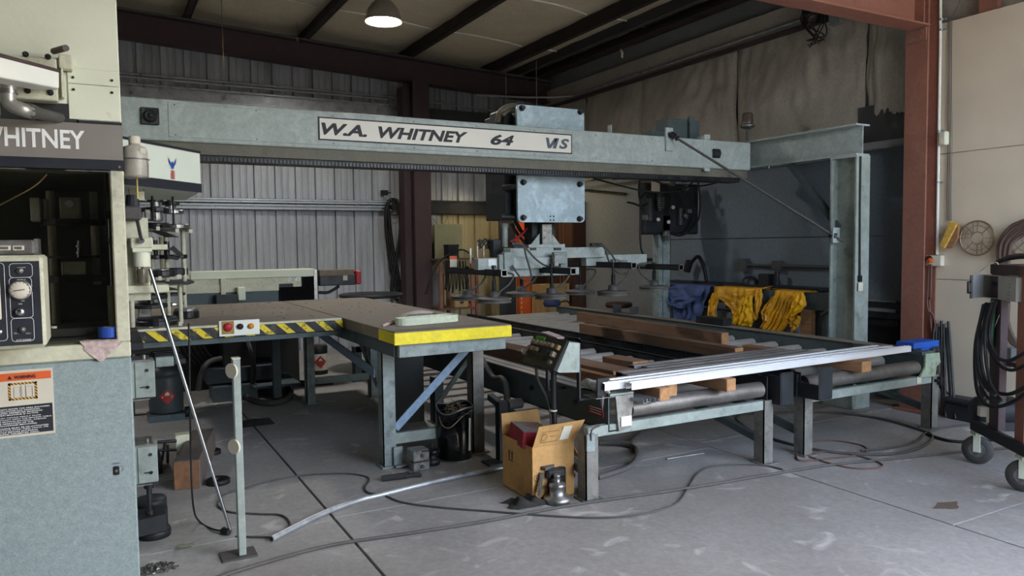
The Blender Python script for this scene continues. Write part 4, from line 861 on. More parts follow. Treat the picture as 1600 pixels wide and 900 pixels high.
def cup(px, py, Y, ztop, side=1):
    q = aY(px, py, Y); z = q.z
    d_ = build('suction_cup', MB().lathe((q.x, Y, z), [(0, .018), (.10, .018), (.160, .010), (.168, .002), (.165, -.008), (.150, -.012), (.158, -.024), (.166, -.034), (.150, -.034), (0, -.022)], 30), M['cup'], vl)
    build('hub', MB().lathe((q.x, Y, z + .016), [(.052, 0), (.050, .05), (.03, .055), (0, .055)], 18), M['hose'], d_)
    build('stem', MB().cyl((q.x, Y, z + .06), (q.x, Y, ztop), .013, n=10).cyl((q.x, Y, ztop - .03), (q.x, Y, ztop), .022, n=6), M['oily'], d_)
    sp = [(q.x + .021 * math.cos(t), Y + .021 * math.sin(t), z + .075 + .10 * t / (2 * PI * 7)) for t in np.linspace(0, 2 * PI * 7, 57)]
    build('spring', MB().tube(sp, .0045, 4), M['oily'], d_)
    hz_ = z + .20
    build('air_hose', MB().tube(curve([(q.x + .05 * side, Y, z + .03), (q.x + .07 * side, Y, z + .07), (q.x + .16 * side, Y, z + .13), (q.x + .21 * side, Y, hz_ + .01), (q.x + .17 * side, Y + .02, hz_ + .035), (q.x + .1 * side, Y + .04, hz_ + .03)], 5), .010, 7), M['hose'], d_)
for px, py, Y in ((772, 467, 6.2), (862, 461, 6.2), (958, 456, 6.2), (1022, 448, 6.46), (730, 463, 6.8), (815, 458, 6.8), (906, 455, 6.8)):
    cup(px, py, Y, 1.46 if Y < 6.3 else 1.44, 1 if px != 1022 else -1)
hs = MB()
for a in (((805, 380), (818, 384), (822, 400), (828, 420), (830, 434), (822, 438), (812, 432), (800, 415)), ((812, 380), (822, 388), (836, 404), (852, 415), (866, 417)), ((935, 381), (945, 388), (950, 404), (958, 420), (972, 428), (985, 424), (996, 414), (1008, 411), (1018, 410)), ((940, 382), (952, 392), (962, 408))):
    hs.tube(curve([aY(x, y, 6.28) for x, y in a], 5), .010, 7)
each('air_hose', hs, M['hose'], vl)
cw = MB()
random.seed(5)
for k in range(7):
    pts = [aY(745 + 6 * random.random() + i * 6, 392 - 16 * abs(math.sin(i * 1.1 + k)) - 4 * random.random(), 6.8) for i in range(6)]
    cw.tube(curve(pts, 4), .006, 5)
each('air_hose', cw, M['black'], vl)
each('valve_block', MB().fb(770, 374, 783, 402, 6.7, .08).fb(783, 396, 790, 420, 6.5, .05), M['blackpaint'], vl, .006)
each('end_stop', MB().fb(734, 388, 737, 412, 6.7, .01).fb(755, 384, 757, 402, 6.7, .01).fb(745, 384, 747, 402, 6.7, .01), M['tool'], vl)

# ================================================================== ROLLER CONVEYORS
def conveyor(lab, xl, xr, rails, xc0, xc1, yfront, labelx):
    t = thing('roller_conveyor', lab, 'conveyor', ((xl + xr) / 2, 6.8, 0), 'roller conveyor tables')
    proto = build('roller', MB().cyl((xl, 4.3, .565), (xr, 4.3, .565), .050, n=18).cyl((xl - .035, 4.3, .565), (xr + .035, 4.3, .565), .012, n=8), M['dusty'], t)
    y = 4.6; 
    while y < 9.75:
        c = proto.copy(); COL.objects.link(c); c.parent = t; c.location = (0, y - 4.3, 0); y += .302
    build('roller', MB().cyl((xl, 3.97, .556), (xr, 3.97, .556), .058, n=24).cyl((xl - .04, 3.97, .556), (xr + .04, 3.97, .556), .015, n=8), M['pipe_roller'], t, label='worn bare steel front roller')
    for (a, b, m, z0, z1) in rails:
        build('rail', MB().box(a, a + .008, yfront, 9.85, z0, z1).box(a, b, yfront, 9.85, z0, z0 + .008).box(a, b, yfront + .1, 9.85, z1 - .008, z1), M[m], t)
    build('cross_rail', MB().box(xc0, xc1, 3.92, 3.97, .410, .478), M['wornteal'], t, .003)
    build('cross_rail', MB().box(xc0, xc1, 8.9, 8.95, .36, .428), M['gantry_dark'], t)
    for i, X in enumerate((xc0 - .02, xc1 - .06)):
        leg(X, X + .095, 3.915, 4.01, .478 if i or xc0 > 4 else .43, t, 'leg')
        build('brace', MB().bar((X + .05, 4.0, .17), (X + .05, 5.35, .43), .05, .05), M['gantry_dark'], t)
        leg(X, X + .095, 8.9, 9.0, .43, t, 'gantry_dark'); leg(X, X + .095, 6.4, 6.5, .43, t, 'gantry_dark')
    return t
cv1 = conveyor('roller conveyor on the left, beside the yellow-fronted table', 3.04, 4.25, ((2.84, 2.98, 'gantry_dark', .43, .672), (4.275, 4.33, 'blackpaint', .47, .655)), 2.68, 4.30, 3.92, 0)
cv2 = conveyor('roller conveyor on the right, reaching to the gantry column', 4.72, 6.11, ((4.63, 4.69, 'blackpaint', .47, .655), (6.16, 6.30, 'gantry_dark', .47, .690)), 4.69, 6.33, 3.92, 0)
build('top_strip', MB().box(2.80, 2.93, 4.2, 9.8, .673, .680), mat('pale worn rail top', '#a09c98', .4, .4, .15, 5, .05, 30, stretch=(6, .4, 6)), cv1)
build('top_strip', MB().box(2.865, 2.87, 4.2, 9.8, .680, .682), M['ink'], cv1)
build('top_strip', MB().box(6.14, 6.30, 4.1, 9.8, .690, .697), M['tabletop'], cv2)
c_ = [aY(x, y, 3.90) for x, y in ((962, 619), (990, 615), (990, 634), (988, 640), (986, 668), (967, 675))]
build('end_cap', MB().prism(c_, (0, .02, 0)), mat('scraped aluminium cap', '#8d8a84', .5, .3, .3, 14, .3, 30, '#cfc8b8', .1, 12), cv1, .002)
build('end_cap_top', MB().box(2.84, 3.03, 3.9, 4.1, .668, .68), M['wornteal'], cv1)
q = aY(980, 657, 3.895); build('paper_tag', MB().box(q.x - .05, q.x + .035, 3.892, 3.897, q.z - .035, q.z + .03), M['white'], cv1)
q = aX(930, 646, 2.835); a = aX(920, 633, 2.835); b = aX(943, 655, 2.835)
build('red_plate', MB().box(2.830, 2.838, b.y, a.y, b.z + .01, a.z), M['sticker_red'], cv1)
rl = MB()
for k in range(3): rl.box(2.828, 2.831, b.y + .02, a.y - .02, b.z + .024 + k * .017, b.z + .030 + k * .017)
build('red_plate_print', rl, M['paper'], cv1)
build('stop_plate', MB().box(2.762, 2.845, 3.93, 3.945, .662, .786), M['blackpaint'], cv1, .003)
build('spike', MB().lathe((2.80, 3.93, .56), [(0, 0), (.014, .09), (.016, .11), (0, .11)], 8).box(2.73, 2.9, 3.9, 4.05, .660, .664), M['tool'], cv1)
hd = MB()
for k in range(9): hd.cyl((2.838, 4.3 + k * .6, .56), (2.83, 4.3 + k * .6, .56), .02, n=8)
each('rail_bolt', hd, M['blackpaint'], cv1)
nt_ = MB()
for k in range(18):
    nt_.cyl((4.27, 4.6 + k * .302, .63), (4.335, 4.6 + k * .302, .63), .02, n=8)
stuff(build('bearing_ends', nt_, M['black'], cv1))
nt_ = MB()
for k in range(18): nt_.cyl((4.622, 4.6 + k * .302, .63), (4.70, 4.6 + k * .302, .63), .022, n=8)
stuff(build('bearing_ends', nt_, M['black'], cv2))
build('front_bracket', MB().box(2.66, 2.72, 3.90, 3.93, .33, .44), M['steel_tab'], cv1)
build('cable_clip', MB().tube(curve([(2.69, 3.90, .40), (2.69, 3.89, .47), (2.75, 3.89, .49)], 4), .006, 6), M['hose'], cv1)
build('stop_plate', MB().box(4.322, 4.462, 3.83, 3.85, .44, .690), M['blackpaint'], cv1, .02)
build('plate_web', MB().box(4.322, 4.345, 3.85, 4.05, .45, .66), M['blackpaint'], cv1)
build('stop_plate', MB().box(4.612, 4.762, 3.73, 3.75, .47, .722), M['blackpaint'], cv2, .02)
build('plate_web', MB().box(4.612, 4.64, 3.75, 4.05, .47, .58), M['blackpaint'], cv2)
build('plate_web', MB().box(4.60, 4.63, 3.93, 4.6, .47, .64), M['blackpaint'], cv2)
c_ = [aY(x, y, 3.90) for x, y in ((1447, 553), (1468, 551), (1470, 566), (1464, 573), (1462, 588), (1438, 590), (1446, 574))]
build('end_cap', MB().prism(c_, (0, .02, 0)), mat('peeled green cap', '#9cad97', .5, .1, .2, 9, .2, 30, '#6b4a3c', .35, 8), cv2, .002)
build('side_plate', MB().box(6.13, 6.30, 3.92, 4.6, .662, .69).box(6.34, 6.36, 3.95, 4.15, .60, .70), M['gantry_dark'], cv2)
q = aY(1436, 594, 3.915); build('paper_tag', MB().box(q.x - .03, q.x + .03, 3.913, 3.918, q.z - .03, q.z + .03), M['paper'], cv2)
build('bolt', MB().cyl((6.30, 3.90, .43), (6.40, 3.90, .43), .014, n=8).box(6.34, 6.36, 3.88, 3.92, .39, .46), M['oily'], cv2)
build('knife_box', MB().box(6.17, 6.30, 6.3, 6.75, .698, .78), M['blackpaint'], cv2, .004)
build('knife_box', MB().box(6.17, 6.30, 8.0, 8.4, .698, .70).box(6.17, 6.30, 8.0, 8.02, .70, .80).box(6.17, 6.30, 8.38, 8.4, .70, .80), M['purlin_grey'], cv2)
# bent bracket rack and floor brackets under the left rail
build('hose_loop', MB().tube(curve([aX(752, 556 + 4, 2.78), aX(770, 590, 2.78), aX(784, 592, 2.78), aX(791, 606, 2.78), aX(793, 650, 2.78)], 6), .028, 10), M['hose'], cv1)
rk_ = thing('floor_bracket', 'rusty steel angle bracket standing behind the cardboard box', 'bracket', tuple(aZ(775, 708, 0)))
build('upright', MB().box(2.60, 2.68, 4.98, 5.05, 0, .46), M['blackpaint'], rk_)
build('foot', MB().box(2.48, 2.74, 4.92, 5.06, 0, .012), M['blackpaint'], rk_)
build('side_web', MB().prism([(2.68, 5.03, .02), (2.85, 5.03, .02), (2.85, 5.03, .25), (2.68, 5.03, .42)], (0, .02, 0)), M['hose'], rk_)
build('pulley', MB().cyl((2.68, 5.0, .43), (2.80, 5.0, .43), .04, n=16), M['hose'], rk_)

# ------------------------------------------------------------------ timbers and metal lengths on the rollers
def timber(p0, p1, w, h, z, label, m='woodold', grp=None):
    p0 = Vector((p0[0], p0[1], z + h / 2)); p1 = Vector((p1[0], p1[1], z + h / 2))
    a = (p1 - p0); L = a.length; ang = math.atan2(-a.x, a.y)
    t = thing('timber_beam', label, 'timber', ((p0.x + p1.x) / 2, (p0.y + p1.y) / 2, z), None, True, ang)
    build('beam', MB().box(-w / 2, w / 2, -L / 2 + .002, L / 2, 0, h), M[m], t, .004)
    build('end_grain', MB().box(-w / 2 + .003, w / 2 - .003, -L / 2, -L / 2 + .002, .003, h - .003), M['woodend'], t)
ZR = .617
timber((5.50, 5.59), (5.62, 8.4), .095, .12, ZR, 'brown timber farthest back, lying along the right conveyor')
timber((4.84, 4.75), (4.86, 7.2), .10, .115, ZR, 'brown timber on the right conveyor, nearest the middle rail')
timber((3.30, 4.36), (3.22, 6.3), .20, .115, ZR, 'wide orange-brown timber on the left conveyor behind the control panel')
timber((3.66, 4.62), (3.64, 5.0), .16, .115, ZR, 'short notched timber block on the left conveyor behind the metal strips')
timber((3.20, 3.79), (3.16, 4.9), .088, .088, ZR, 'square timber under the metal strips, nearest the left end cap', 'wood')
timber((3.34, 3.88), (3.30, 5.0), .088, .088, ZR, 'square timber set back beside the one by the left end cap', 'wood')
timber((3.80, 3.80), (3.74, 5.0), .09, .088, ZR, 'square timber under the metal strips in the middle of the left conveyor', 'wood')
timber((5.24, 3.80), (5.18, 5.0), .12, .088, ZR, 'square timber under the metal strips on the right conveyor', 'wood')
ZA = ZR + .090
def channel(x0, y0, x1, y1, w, h, z, m, label, grp, t=.004):
    a = Vector((x1 - x0, y1 - y0, 0)); H = a.length / 2
    mb = MB(); mb.box(-H, H, -w / 2, w / 2, h - t, h).box(-H, H, -w / 2, -w / 2 + t, 0, h - t).box(-H, H, w / 2 - t, w / 2, 0, h - t)
    mb.box(-H, H, -w / 2 + .018, -w / 2 + .022, h, h + .005)
    o = build('metal_channel', mb, M[m], None, origin=(0, 0, 0)); o.location = ((x0 + x1) / 2, (y0 + y1) / 2, z); o.rotation_euler = (0, 0, math.atan2(a.y, a.x))
    return tag(o, label, 'channel', grp)
channel(2.96, 3.86, 5.98, 3.95, .060, .046, ZA, 'alu', 'bright milled aluminium channel at the front of the strips on the conveyors', None)
channel(2.80, 3.94, 5.86, 4.03, .075, .046, ZA, 'alu', 'bright aluminium channel second from the front on the conveyors', None)
channel(2.92, 4.03, 5.80, 4.12, .07, .044, ZA, 'alu', 'bright aluminium channel third from the front, by the weathered ones', None)
channel(3.14, 4.13, 5.10, 4.20, .08, .040, ZA, 'rustalu', 'rust-streaked steel channel just behind the bright aluminium ones', None)
channel(3.16, 4.23, 5.12, 4.30, .075, .040, ZA, 'rustalu', 'weathered grey channel in the middle of the dull ones', None)
channel(3.46, 4.32, 5.0, 4.38, .08, .040, ZA, 'rustalu', 'weathered grey channel second from the back with a torn left end', None)
channel(3.42, 4.43, 4.98, 4.47, .07, .040, ZA, 'rustalu', 'weathered grey channel farthest back of the strips', None)
for X, Y, lab in ((3.03, 3.78, 'small aluminium trim channel touching the scraped end cap, first of three'), (3.075, 3.80, 'small aluminium trim channel in the middle of the three by the end cap'), (3.12, 3.77, 'small aluminium trim channel next to the timber end, third from the end cap')):
    mb = MB().box(-.016, -.013, 0, 1.1, 0, .024).box(.013, .016, 0, 1.1, 0, .024).box(-.016, .016, 0, 1.1, 0, .003)
    o = build('trim_channel', mb, M['galv'], None, origin=(0, 0, 0)); o.location = (X, Y, .622); o.rotation_euler = (0, 0, .10)
    tag(o, lab, 'channel', 'small trim channels by the end cap')
bgm = MB()
bq = aZ(915, 603, .70); v = []
for j in range(9):
    for i in range(13):
        u = i / 12 * 2 * PI; w = j / 8; rr = .055 * math.sin(PI * max(.04, w * .96)) * (1 + .35 * noise.noise((math.cos(u) * 2, math.sin(u) * 2, w * 5)))
        v.append((bq.x + .02 + rr * math.cos(u) * .7, bq.y + .13 - w * .38, .685 + rr * (1 + math.sin(u)) * .65))
bgm.add(v, [(j * 13 + i, j * 13 + i + 1, (j + 1) * 13 + i + 1, (j + 1) * 13 + i) for j in range(8) for i in range(12)], True)
solo('plastic_bag', bgm, M['bag'], 'crumpled clear plastic bag by the stop plate on the left conveyor', 'bag')
bb = thing('taped_block', 'block wrapped in blue tape on the far right conveyor corner', 'block', tuple(aY(1447, 549, 4.0)))
q0 = aY(1428, 536, 4.0); q1 = aY(1467, 550, 4.0)
build('block', MB().box(q0.x, q1.x - .01, 4.0, 4.16, q1.z + .005, q0.z - .004), M['blackpaint'], bb, .004)
build('tape_wrap', MB().box(q0.x - .004, q1.x - .004, 3.995, 4.165, q0.z - .055, q0.z), M['blue_tape'], bb, .006)
build('tape_wrap', MB().box(q0.x + .10, q0.x + .24, 3.992, 4.168, q0.z - .085, q0.z - .05), M['blue_tape'], bb, .006)

# ================================================================== CONTROL PENDANT
pc = thing('control_panel', 'slanted black push-button control panel with pale side on a bent bracket', 'control panel', (2.62, 4.24, .66))
y0, y1 = 4.03, 4.45
S0 = [(2.500, .845), (2.608, 1.030), (2.692, 1.016), (2.688, .815), (2.529, .829)]
build('housing', MB().prism([(x, y0, z) for x, z in S0], (0, y1 - y0, 0)), M['blackpaint'], pc, .003)
build('side_plate', MB().prism([(x + .004, y0 - .001, z) for x, z in ((2.515, .842), (2.608, 1.022), (2.688, 1.010), (2.684, .82), (2.53, .832))], (0, -.005, 0)), M['wornteal'], pc, label='pale chipped green side plate')
n_ = Vector((-.185, 0, .108)).normalized(); e1 = Vector((.108, 0, .185)).normalized(); o_ = Vector((2.500, 0, .845))
rotf = Matrix((e1, Vector((0, 1, 0)), n_)).transposed()
def fpnt(u, y, off=0): return o_ + e1 * u + Vector((0, y, 0)) + n_ * off
build('face_plate', MB().obox(fpnt(.107, 4.24, .002), .104, .205, .002, rotf), mat('brown black face', '#3d3832', .6, .1, .15, 8), pc)
def btn(u, y, m, hu=.014, hy=.015, dp=.012): 
    build('push_button', MB().obox(fpnt(u, y, .002 + dp), hu, hy, dp, rotf), M[m], pc, .003)
M['key'] = mat('worn key cap', '#8c7e68', .6, 0, .2, 20)
for k in range(6): btn(.158, 4.405 - k * .048, 'key')
btn(.152, 4.085, 'pine', .016, .016)
for k in range(3): btn(.112, 4.42 - k * .048, 'key')
for k in range(2): btn(.108, 4.275 - k * .046, 'blackpaint', .013, .014, .004)
btn(.105, 4.17, 'blackpaint', .013, .02, .018); btn(.100, 4.10, 'key', .017, .017, .016)
for k in range(5): btn(.062, 4.385 - k * .05, 'blackpaint', .016, .016, .004)
for u, y in ((.068, 4.435), (.045, 4.10)): build('key_switch', MB().cyl(fpnt(u, y, .002), fpnt(u, y, .022), .016, n=14), M['tool'], pc)
build('green_label', MB().obox(fpnt(.193, 4.35, .005), .013, .058, .001, rotf), M['green'], pc)
kt = MB()
for k in range(4): kt.obox(fpnt(.193, 4.38 - k * .022, .0065), .004, .007, .0004, rotf)
build('green_label_print', kt, M['ink'], pc)
build('bracket', MB().box(2.690, 2.702, 4.03, 4.06, .64, 1.035).box(2.690, 2.702, 4.42, 4.45, .64, 1.035).box(2.690, 2.702, 4.03, 4.45, 1.01, 1.04).box(2.69, 2.84, 4.03, 4.06, .632, .644).box(2.69, 2.84, 4.42, 4.45, .632, .644), M['motor'], pc)
build('rag', MB().obox((2.66, 4.30, 1.036), .03, .10, .006, Matrix.Rotation(.1, 3, 'X')), M['cloth'], pc)
hp = [(2.60, 4.20, .835), (2.60, 4.20, .70), (2.60, 4.20, .55), (2.602, 4.195, .42), (2.62, 4.17, .28), (2.655, 4.14, .17)]
build('conduit_hose', MB().tube(curve(hp, 6), .020, 10), M['black'], pc)
hp2 = [(2.54, 4.33, .85), (2.55, 4.32, .74), (2.58, 4.25, .62), (2.582, 4.21, .52), (2.585, 4.20, .42), (2.60, 4.17, .28), (2.64, 4.12, .17)]
build('conduit_hose', MB().tube(curve(hp2, 6), .010, 8), M['hose'], pc)
each('cable_tie', MB().cyl((2.595, 4.2, .545), (2.595, 4.2, .553), .026, n=12).cyl((2.625, 4.16, .255), (2.627, 4.158, .263), .028, n=12), M['paper'], pc)
build('grip', MB().tube(curve([fpnt(.10, 4.46, .01), fpnt(.08, 4.475, .03), fpnt(.055, 4.46, .01)], 4), .004, 6), M['galv'], pc)

# ================================================================== CARDBOARD BOX, PAIL AND SMALL TOOLING ON THE FLOOR
bxx = thing('cardboard_box', 'open brown cardboard box with raised flaps in front of the left conveyor', 'box', (2.52, 4.30, 0))
x0, x1, y0, y1, h = 2.365, 2.68, 4.085, 4.49, .355
bx_m = MB(); w = .005
bx_m.box(x0, x1, y0, y0 + w, 0, h).box(x0, x1, y1 - w, y1, 0, h).box(x0, x0 + w, y0 + w, y1 - w, 0, h).box(x1 - w, x1, y0 + w, y1 - w, 0, h).box(x0, x1, y0, y1, 0, w)
build('box_wall', bx_m, M['card'], bxx)
build('flap', MB().prism([(x0, y1, h), (x1, y1, h), (x1, y1 + .05, h + .13), (x0 + .02, y1 + .05, h + .13)], (0, .005, .001)), M['card'], bxx)
build('flap', MB().prism([(x0, y0, h), (x1, y0, h), (x1 + .04, y0 - .07, h + .155), (x0 + .02, y0 - .05, h + .145)], (0, -.004, -.001)), M['card'], bxx)
build('flap', MB().prism([(x0 + .005, y1 - .02, h), (x0 + .005, y0 + .2, h), (x0 + .06, y0 + .22, h - .09), (x0 + .06, y1 - .03, h - .09)], (0, 0, -.004)), M['cardin'], bxx)
build('flap', MB().prism([(x1, y0 + .05, h), (x1, y1 - .05, h), (x1 + .10, y1 - .07, h - .13), (x1 + .10, y0 + .07, h - .15)], (0.004, 0, 0)), M['cardin'], bxx)
ar = MB()
for k in (0, .04): ar.prism([(x0 - .001, 4.40 - k, .255), (x0 - .001, 4.388 - k, .255), (x0 - .001, 4.388 - k, .215), (x0 - .001, 4.40 - k, .215)], (-.001, 0, 0)).prism([(x0 - .001, 4.406 - k, .252), (x0 - .001, 4.382 - k, .252), (x0 - .001, 4.394 - k, .275)], (-.001, 0, 0))
ar.box(x0 - .002, x0 - .001, 4.34, 4.41, .20, .207)
build('box_arrow_print', ar, M['ink'], bxx)
build('box_label', MB().box(x0 - .002, x0, 4.21, 4.28, .03, .13), M['cardin'], bxx)
text('box_print', 'ADHESIVE\nUSA', M['ink'], bxx, (x0 + .055, y0 - .0005, .145), (1, 0, 0), (0, 0, 1), .11, .034)
text('box_print', 'ADHESIVE', M['ink'], bxx, (x0 + .055, y0 - .0005, .08), (1, 0, 0), (0, 0, 1), .11, .016)
rng = MB()
for zz in (.155, .088): rng.lathe((x0 + .028, y0 - .001, zz), [(.018, 0), (.021, 0), (.021, .001), (.018, .001)], 20, (0, -1, 0), False)
rng.box(x0 + .026, x0 + .030, y0 - .002, y0, .148, .163).box(x0 + .026, x0 + .030, y0 - .002, y0, .080, .096)
each('box_symbol_print', rng, M['ink'], bxx)
fo = lambda u, t: (x0 + .05 + u, y0 - .008 - .065 * t, h + .15 * t)
build('flap_outline', MB().tube([fo(0, .2), fo(.12, .2), fo(.12, .7), fo(0, .7), fo(0, .2)], .0012, 4).tube([fo(.02 + .02 * math.cos(a_), .45 + .16 * math.sin(a_)) for a_ in np.linspace(0, 2 * PI, 13)], .0012, 4).tube([fo(.06, .45), fo(.11, .45)], .0012, 4), M['ink'], bxx)
build('flap_print', MB().prism([(x0 + .19, y0 - .012, h + .03), (x0 + .26, y0 - .012, h + .03), (x0 + .265, y0 - .055, h + .125), (x0 + .20, y0 - .055, h + .125)], (0, -.006, -.001)), M['paper'], bxx)
rb = thing('red_carton', 'dull red carton tipped inside the open cardboard box', 'box', (2.5, 4.32, .30))
rr_ = Matrix.Rotation(math.radians(-12), 3, 'Z') @ Matrix.Rotation(math.radians(6), 3, 'Y')
build('carton', MB().obox((2.475, 4.30, .375), .10, .15, .055, rr_), M['redbox'], rb, .003)
build('lid', MB().obox(Vector((2.475, 4.30, .375)) + rr_ @ Vector((0, 0, .057)), .098, .148, .002, rr_), mat('grey carton lid', '#77706a', .8, 0, .08, 6), rb)
build('lid_print', MB().obox(Vector((2.475, 4.30, .375)) + rr_ @ Vector((0, .02, .0595)), .04, .012, .0006, rr_).obox(Vector((2.475, 4.30, .375)) + rr_ @ Vector((0.01, -.03, .0595)), .03, .010, .0006, rr_), M['redbox'], rb)
# pail
pb = aZ(722, 722, 0)
pl_ = thing('oil_pail', 'dented black steel pail with a bent rim beside the cardboard box', 'pail', (pb.x, pb.y + .13, 0))
cx, cy = pb.x, pb.y + .13
v = []; nn_ = 28; zs = [0, .02, .05, .12, .2, .28, .34, .385, .415]
mb = MB()
for j, zz in enumerate(zs):
    for i in range(nn_):
        a = 2 * PI * i / nn_; rr = .133 + .006 * zz / .37
        fr = max(0, math.cos(a + 1.75)); 
        if zz > .15: rr -= .035 * fr ** 3 * math.sin(PI * min(1, (zz - .15) / .22)) 
        top = zz
        if j >= 6: top = zz - .035 * max(0, math.cos(a + 2.3)) ** 2 + .012 * math.sin(3 * a)
        v.append((cx + rr * math.cos(a), cy + rr * math.sin(a), top))
mb.add(v, [(j * nn_ + i, j * nn_ + (i + 1) % nn_, (j + 1) * nn_ + (i + 1) % nn_, (j + 1) * nn_ + i) for j in range(len(zs) - 1) for i in range(nn_)], True)
mb.add(v[:nn_], [tuple(range(nn_))])
M['gloss_black'] = mat('glossy black enamel', '#131314', .16, 0, .2, 4)
build('pail_body', mb, M['gloss_black'], pl_)
build('rim', MB().tube([Vector(p) for p in v[-nn_:]] + [Vector(v[-nn_])], .007, 7), M['tool'], pl_)
build('rim_band', MB().tube([Vector(p) + Vector((0, 0, -.05)) for p in v[-nn_:]] + [Vector(v[-nn_]) + Vector((0, 0, -.05))], .004, 6), M['oily'], pl_)
build('base_rim', MB().tube([Vector(p) + Vector((0, 0, .005)) for p in v[:nn_]] + [Vector(v[0]) + Vector((0, 0, .005))], .006, 6), M['tool'], pl_)
build('contents', MB().lathe((cx, cy, 0), [(.125, .33), (.06, .36), (0, .365)], 20), M['charcoal'], pl_)
ww = MB(); random.seed(11)
for k in range(16):
    a = random.uniform(0, 6.3); r_ = random.uniform(0, .1); p = Vector((cx + r_ * math.cos(a), cy + r_ * math.sin(a), .365))
    ww.tube(curve([p, p + Vector((random.uniform(-.06, .06), random.uniform(-.05, .05), random.uniform(.02, .06))), p + Vector((random.uniform(-.12, .12), random.uniform(-.08, .08), random.uniform(.0, .10)))], 3), .0018, 4)
stuff(build('wire_scrap', ww, M['wire'], pl_))
build('bail_wire', MB().tube(curve([(cx - .13, cy, .37), (cx - .145, cy - .09, .30), (cx - .10, cy - .14, .28), (cx, cy - .14, .35), (cx + .11, cy - .10, .385)], 6), .004, 6), M['wire'], pl_)
build('scrape', MB().prism([(cx + .055, cy - .128, .08), (cx + .075, cy - .120, .08), (cx + .078, cy - .124, .33), (cx + .062, cy - .130, .33)], (0, -.006, 0)), M['paper'], pl_)
# tooling block beside the pail
tq = aZ(648, 738, 0)
tb1 = thing('tooling_block', 'small grey two-stud tooling block on the floor under the table leg', 'tool', (tq.x + .05, tq.y + .06, 0))
build('block', MB().box(tq.x - .01, tq.x + .12, tq.y, tq.y + .13, 0, .155), M['tool'], tb1, .006)
build('cut', MB().box(tq.x - .012, tq.x + .122, tq.y - .002, tq.y + .05, .066, .078).box(tq.x + .055, tq.x + .122, tq.y - .002, tq.y + .05, .14, .15), M['ink'], tb1)
each('stud', MB().cyl((tq.x + .06, tq.y, .035), (tq.x + .06, tq.y - .015, .035), .014, n=8).cyl((tq.x + .06, tq.y, .115), (tq.x + .06, tq.y - .015, .115), .014, n=8), M['hose'], tb1)
sx_, sy_ = tq.x + .19, tq.y + .12
build('spool', MB().lathe((sx_, sy_, 0), [(0, 0), (.055, 0), (.06, .03), (.05, .045), (.03, .05), (.03, .09), (.062, .092), (.062, .112), (.04, .12), (.02, .122), (.02, .165), (0, .165)], 20), M['oily'], tb1)
gl = aZ(635, 743, 0.02); gm = MB()
gm.tube(curve([gl + Vector((-.17, .03, -.004)), gl + Vector((-.08, .01, 0)), gl + Vector((0, 0, 0))], 5), .024, 8)
for k in range(4): gm.tube(curve([gl + Vector((-.02, -.02 + k * .014, .0)), gl + Vector((.06, -.02 + k * .013, .0)), gl + Vector((.10 + .01 * (k % 2), -.03 + k * .015, -.008))], 4), .010, 6)
gm.tube(curve([gl + Vector((-.03, .02, .0)), gl + Vector((.02, .06, .0)), gl + Vector((.05, .07, -.006))], 4), .010, 6)
solo('dirty_glove', gm, M['charcoal'], 'dirty dark work glove lying on the floor by the table leg', 'glove')
# vice-like clamp at the foot of the panel hose
vq = aZ(866, 785, 0)
vz = thing('bench_clamp', 'oily tool-holder clamp with a steel spool by the cardboard box corner', 'tool', (vq.x, vq.y + .05, 0))
build('body', MB().box(vq.x - .01, vq.x + .13, vq.y + .05, vq.y + .19, 0, .20).box(vq.x - .03, vq.x + .11, vq.y + .03, vq.y + .15, .14, .205), M['oily'], vz, .012)
build('jaw', MB().obox((vq.x - .02, vq.y + .09, .215), .05, .05, .012, Matrix.Rotation(.4, 3, 'Z')), M['hose'], vz, .004)
build('spool', MB().lathe((vq.x + .02, vq.y - .005, 0), [(0, 0), (.085, 0), (.09, .02), (.085, .04), (.05, .045), (.05, .10), (.055, .105), (.05, .125), (.02, .13), (.02, .165), (.024, .17), (.02, .18), (0, .18)], 24), M['tool'], vz)
build('lever', MB().bar((vq.x - .10, vq.y + .02, .05), (vq.x - .06, vq.y + .05, .19), .012, .03), M['tool'], vz)
each('knob', MB().cyl((vq.x + .13, vq.y + .1, .16), (vq.x + .155, vq.y + .1, .16), .016, n=10).cyl((vq.x + .13, vq.y + .1, .05), (vq.x + .16, vq.y + .1, .05), .02, n=10), M['chrome'], vz)
build('cloth_wrap', MB().tube(curve([(vq.x + .12, vq.y + .17, .03), (vq.x + .18, vq.y + .14, .06), (vq.x + .19, vq.y + .09, .13)], 4), .03, 8), M['charcoal'], vz)
rm = MB(); rq = aZ(828, 786, .0); v = []
for j in range(11):
    for i in range(15):
        u = i / 14 - .5; w = j / 10 - .5; e = max(0, 1 - (2 * u) ** 4) * max(0, 1 - (2 * w) ** 4)
        v.append((rq.x + u * .30 + .02 * math.sin(9 * w), rq.y + w * .17 - .02 * u, .004 + .05 * e * (.55 + .45 * math.sin(19 * u + 6 * w + 2 * noise.noise((u * 6, w * 6, 1))))))
rm.add(v, [(j * 15 + i, j * 15 + i + 1, (j + 1) * 15 + i + 1, (j + 1) * 15 + i) for j in range(10) for i in range(14)], True)
solo('oily_rag', rm, M['charcoal'], 'crumpled dark oily rag on the floor under the cardboard box corner', 'rag')
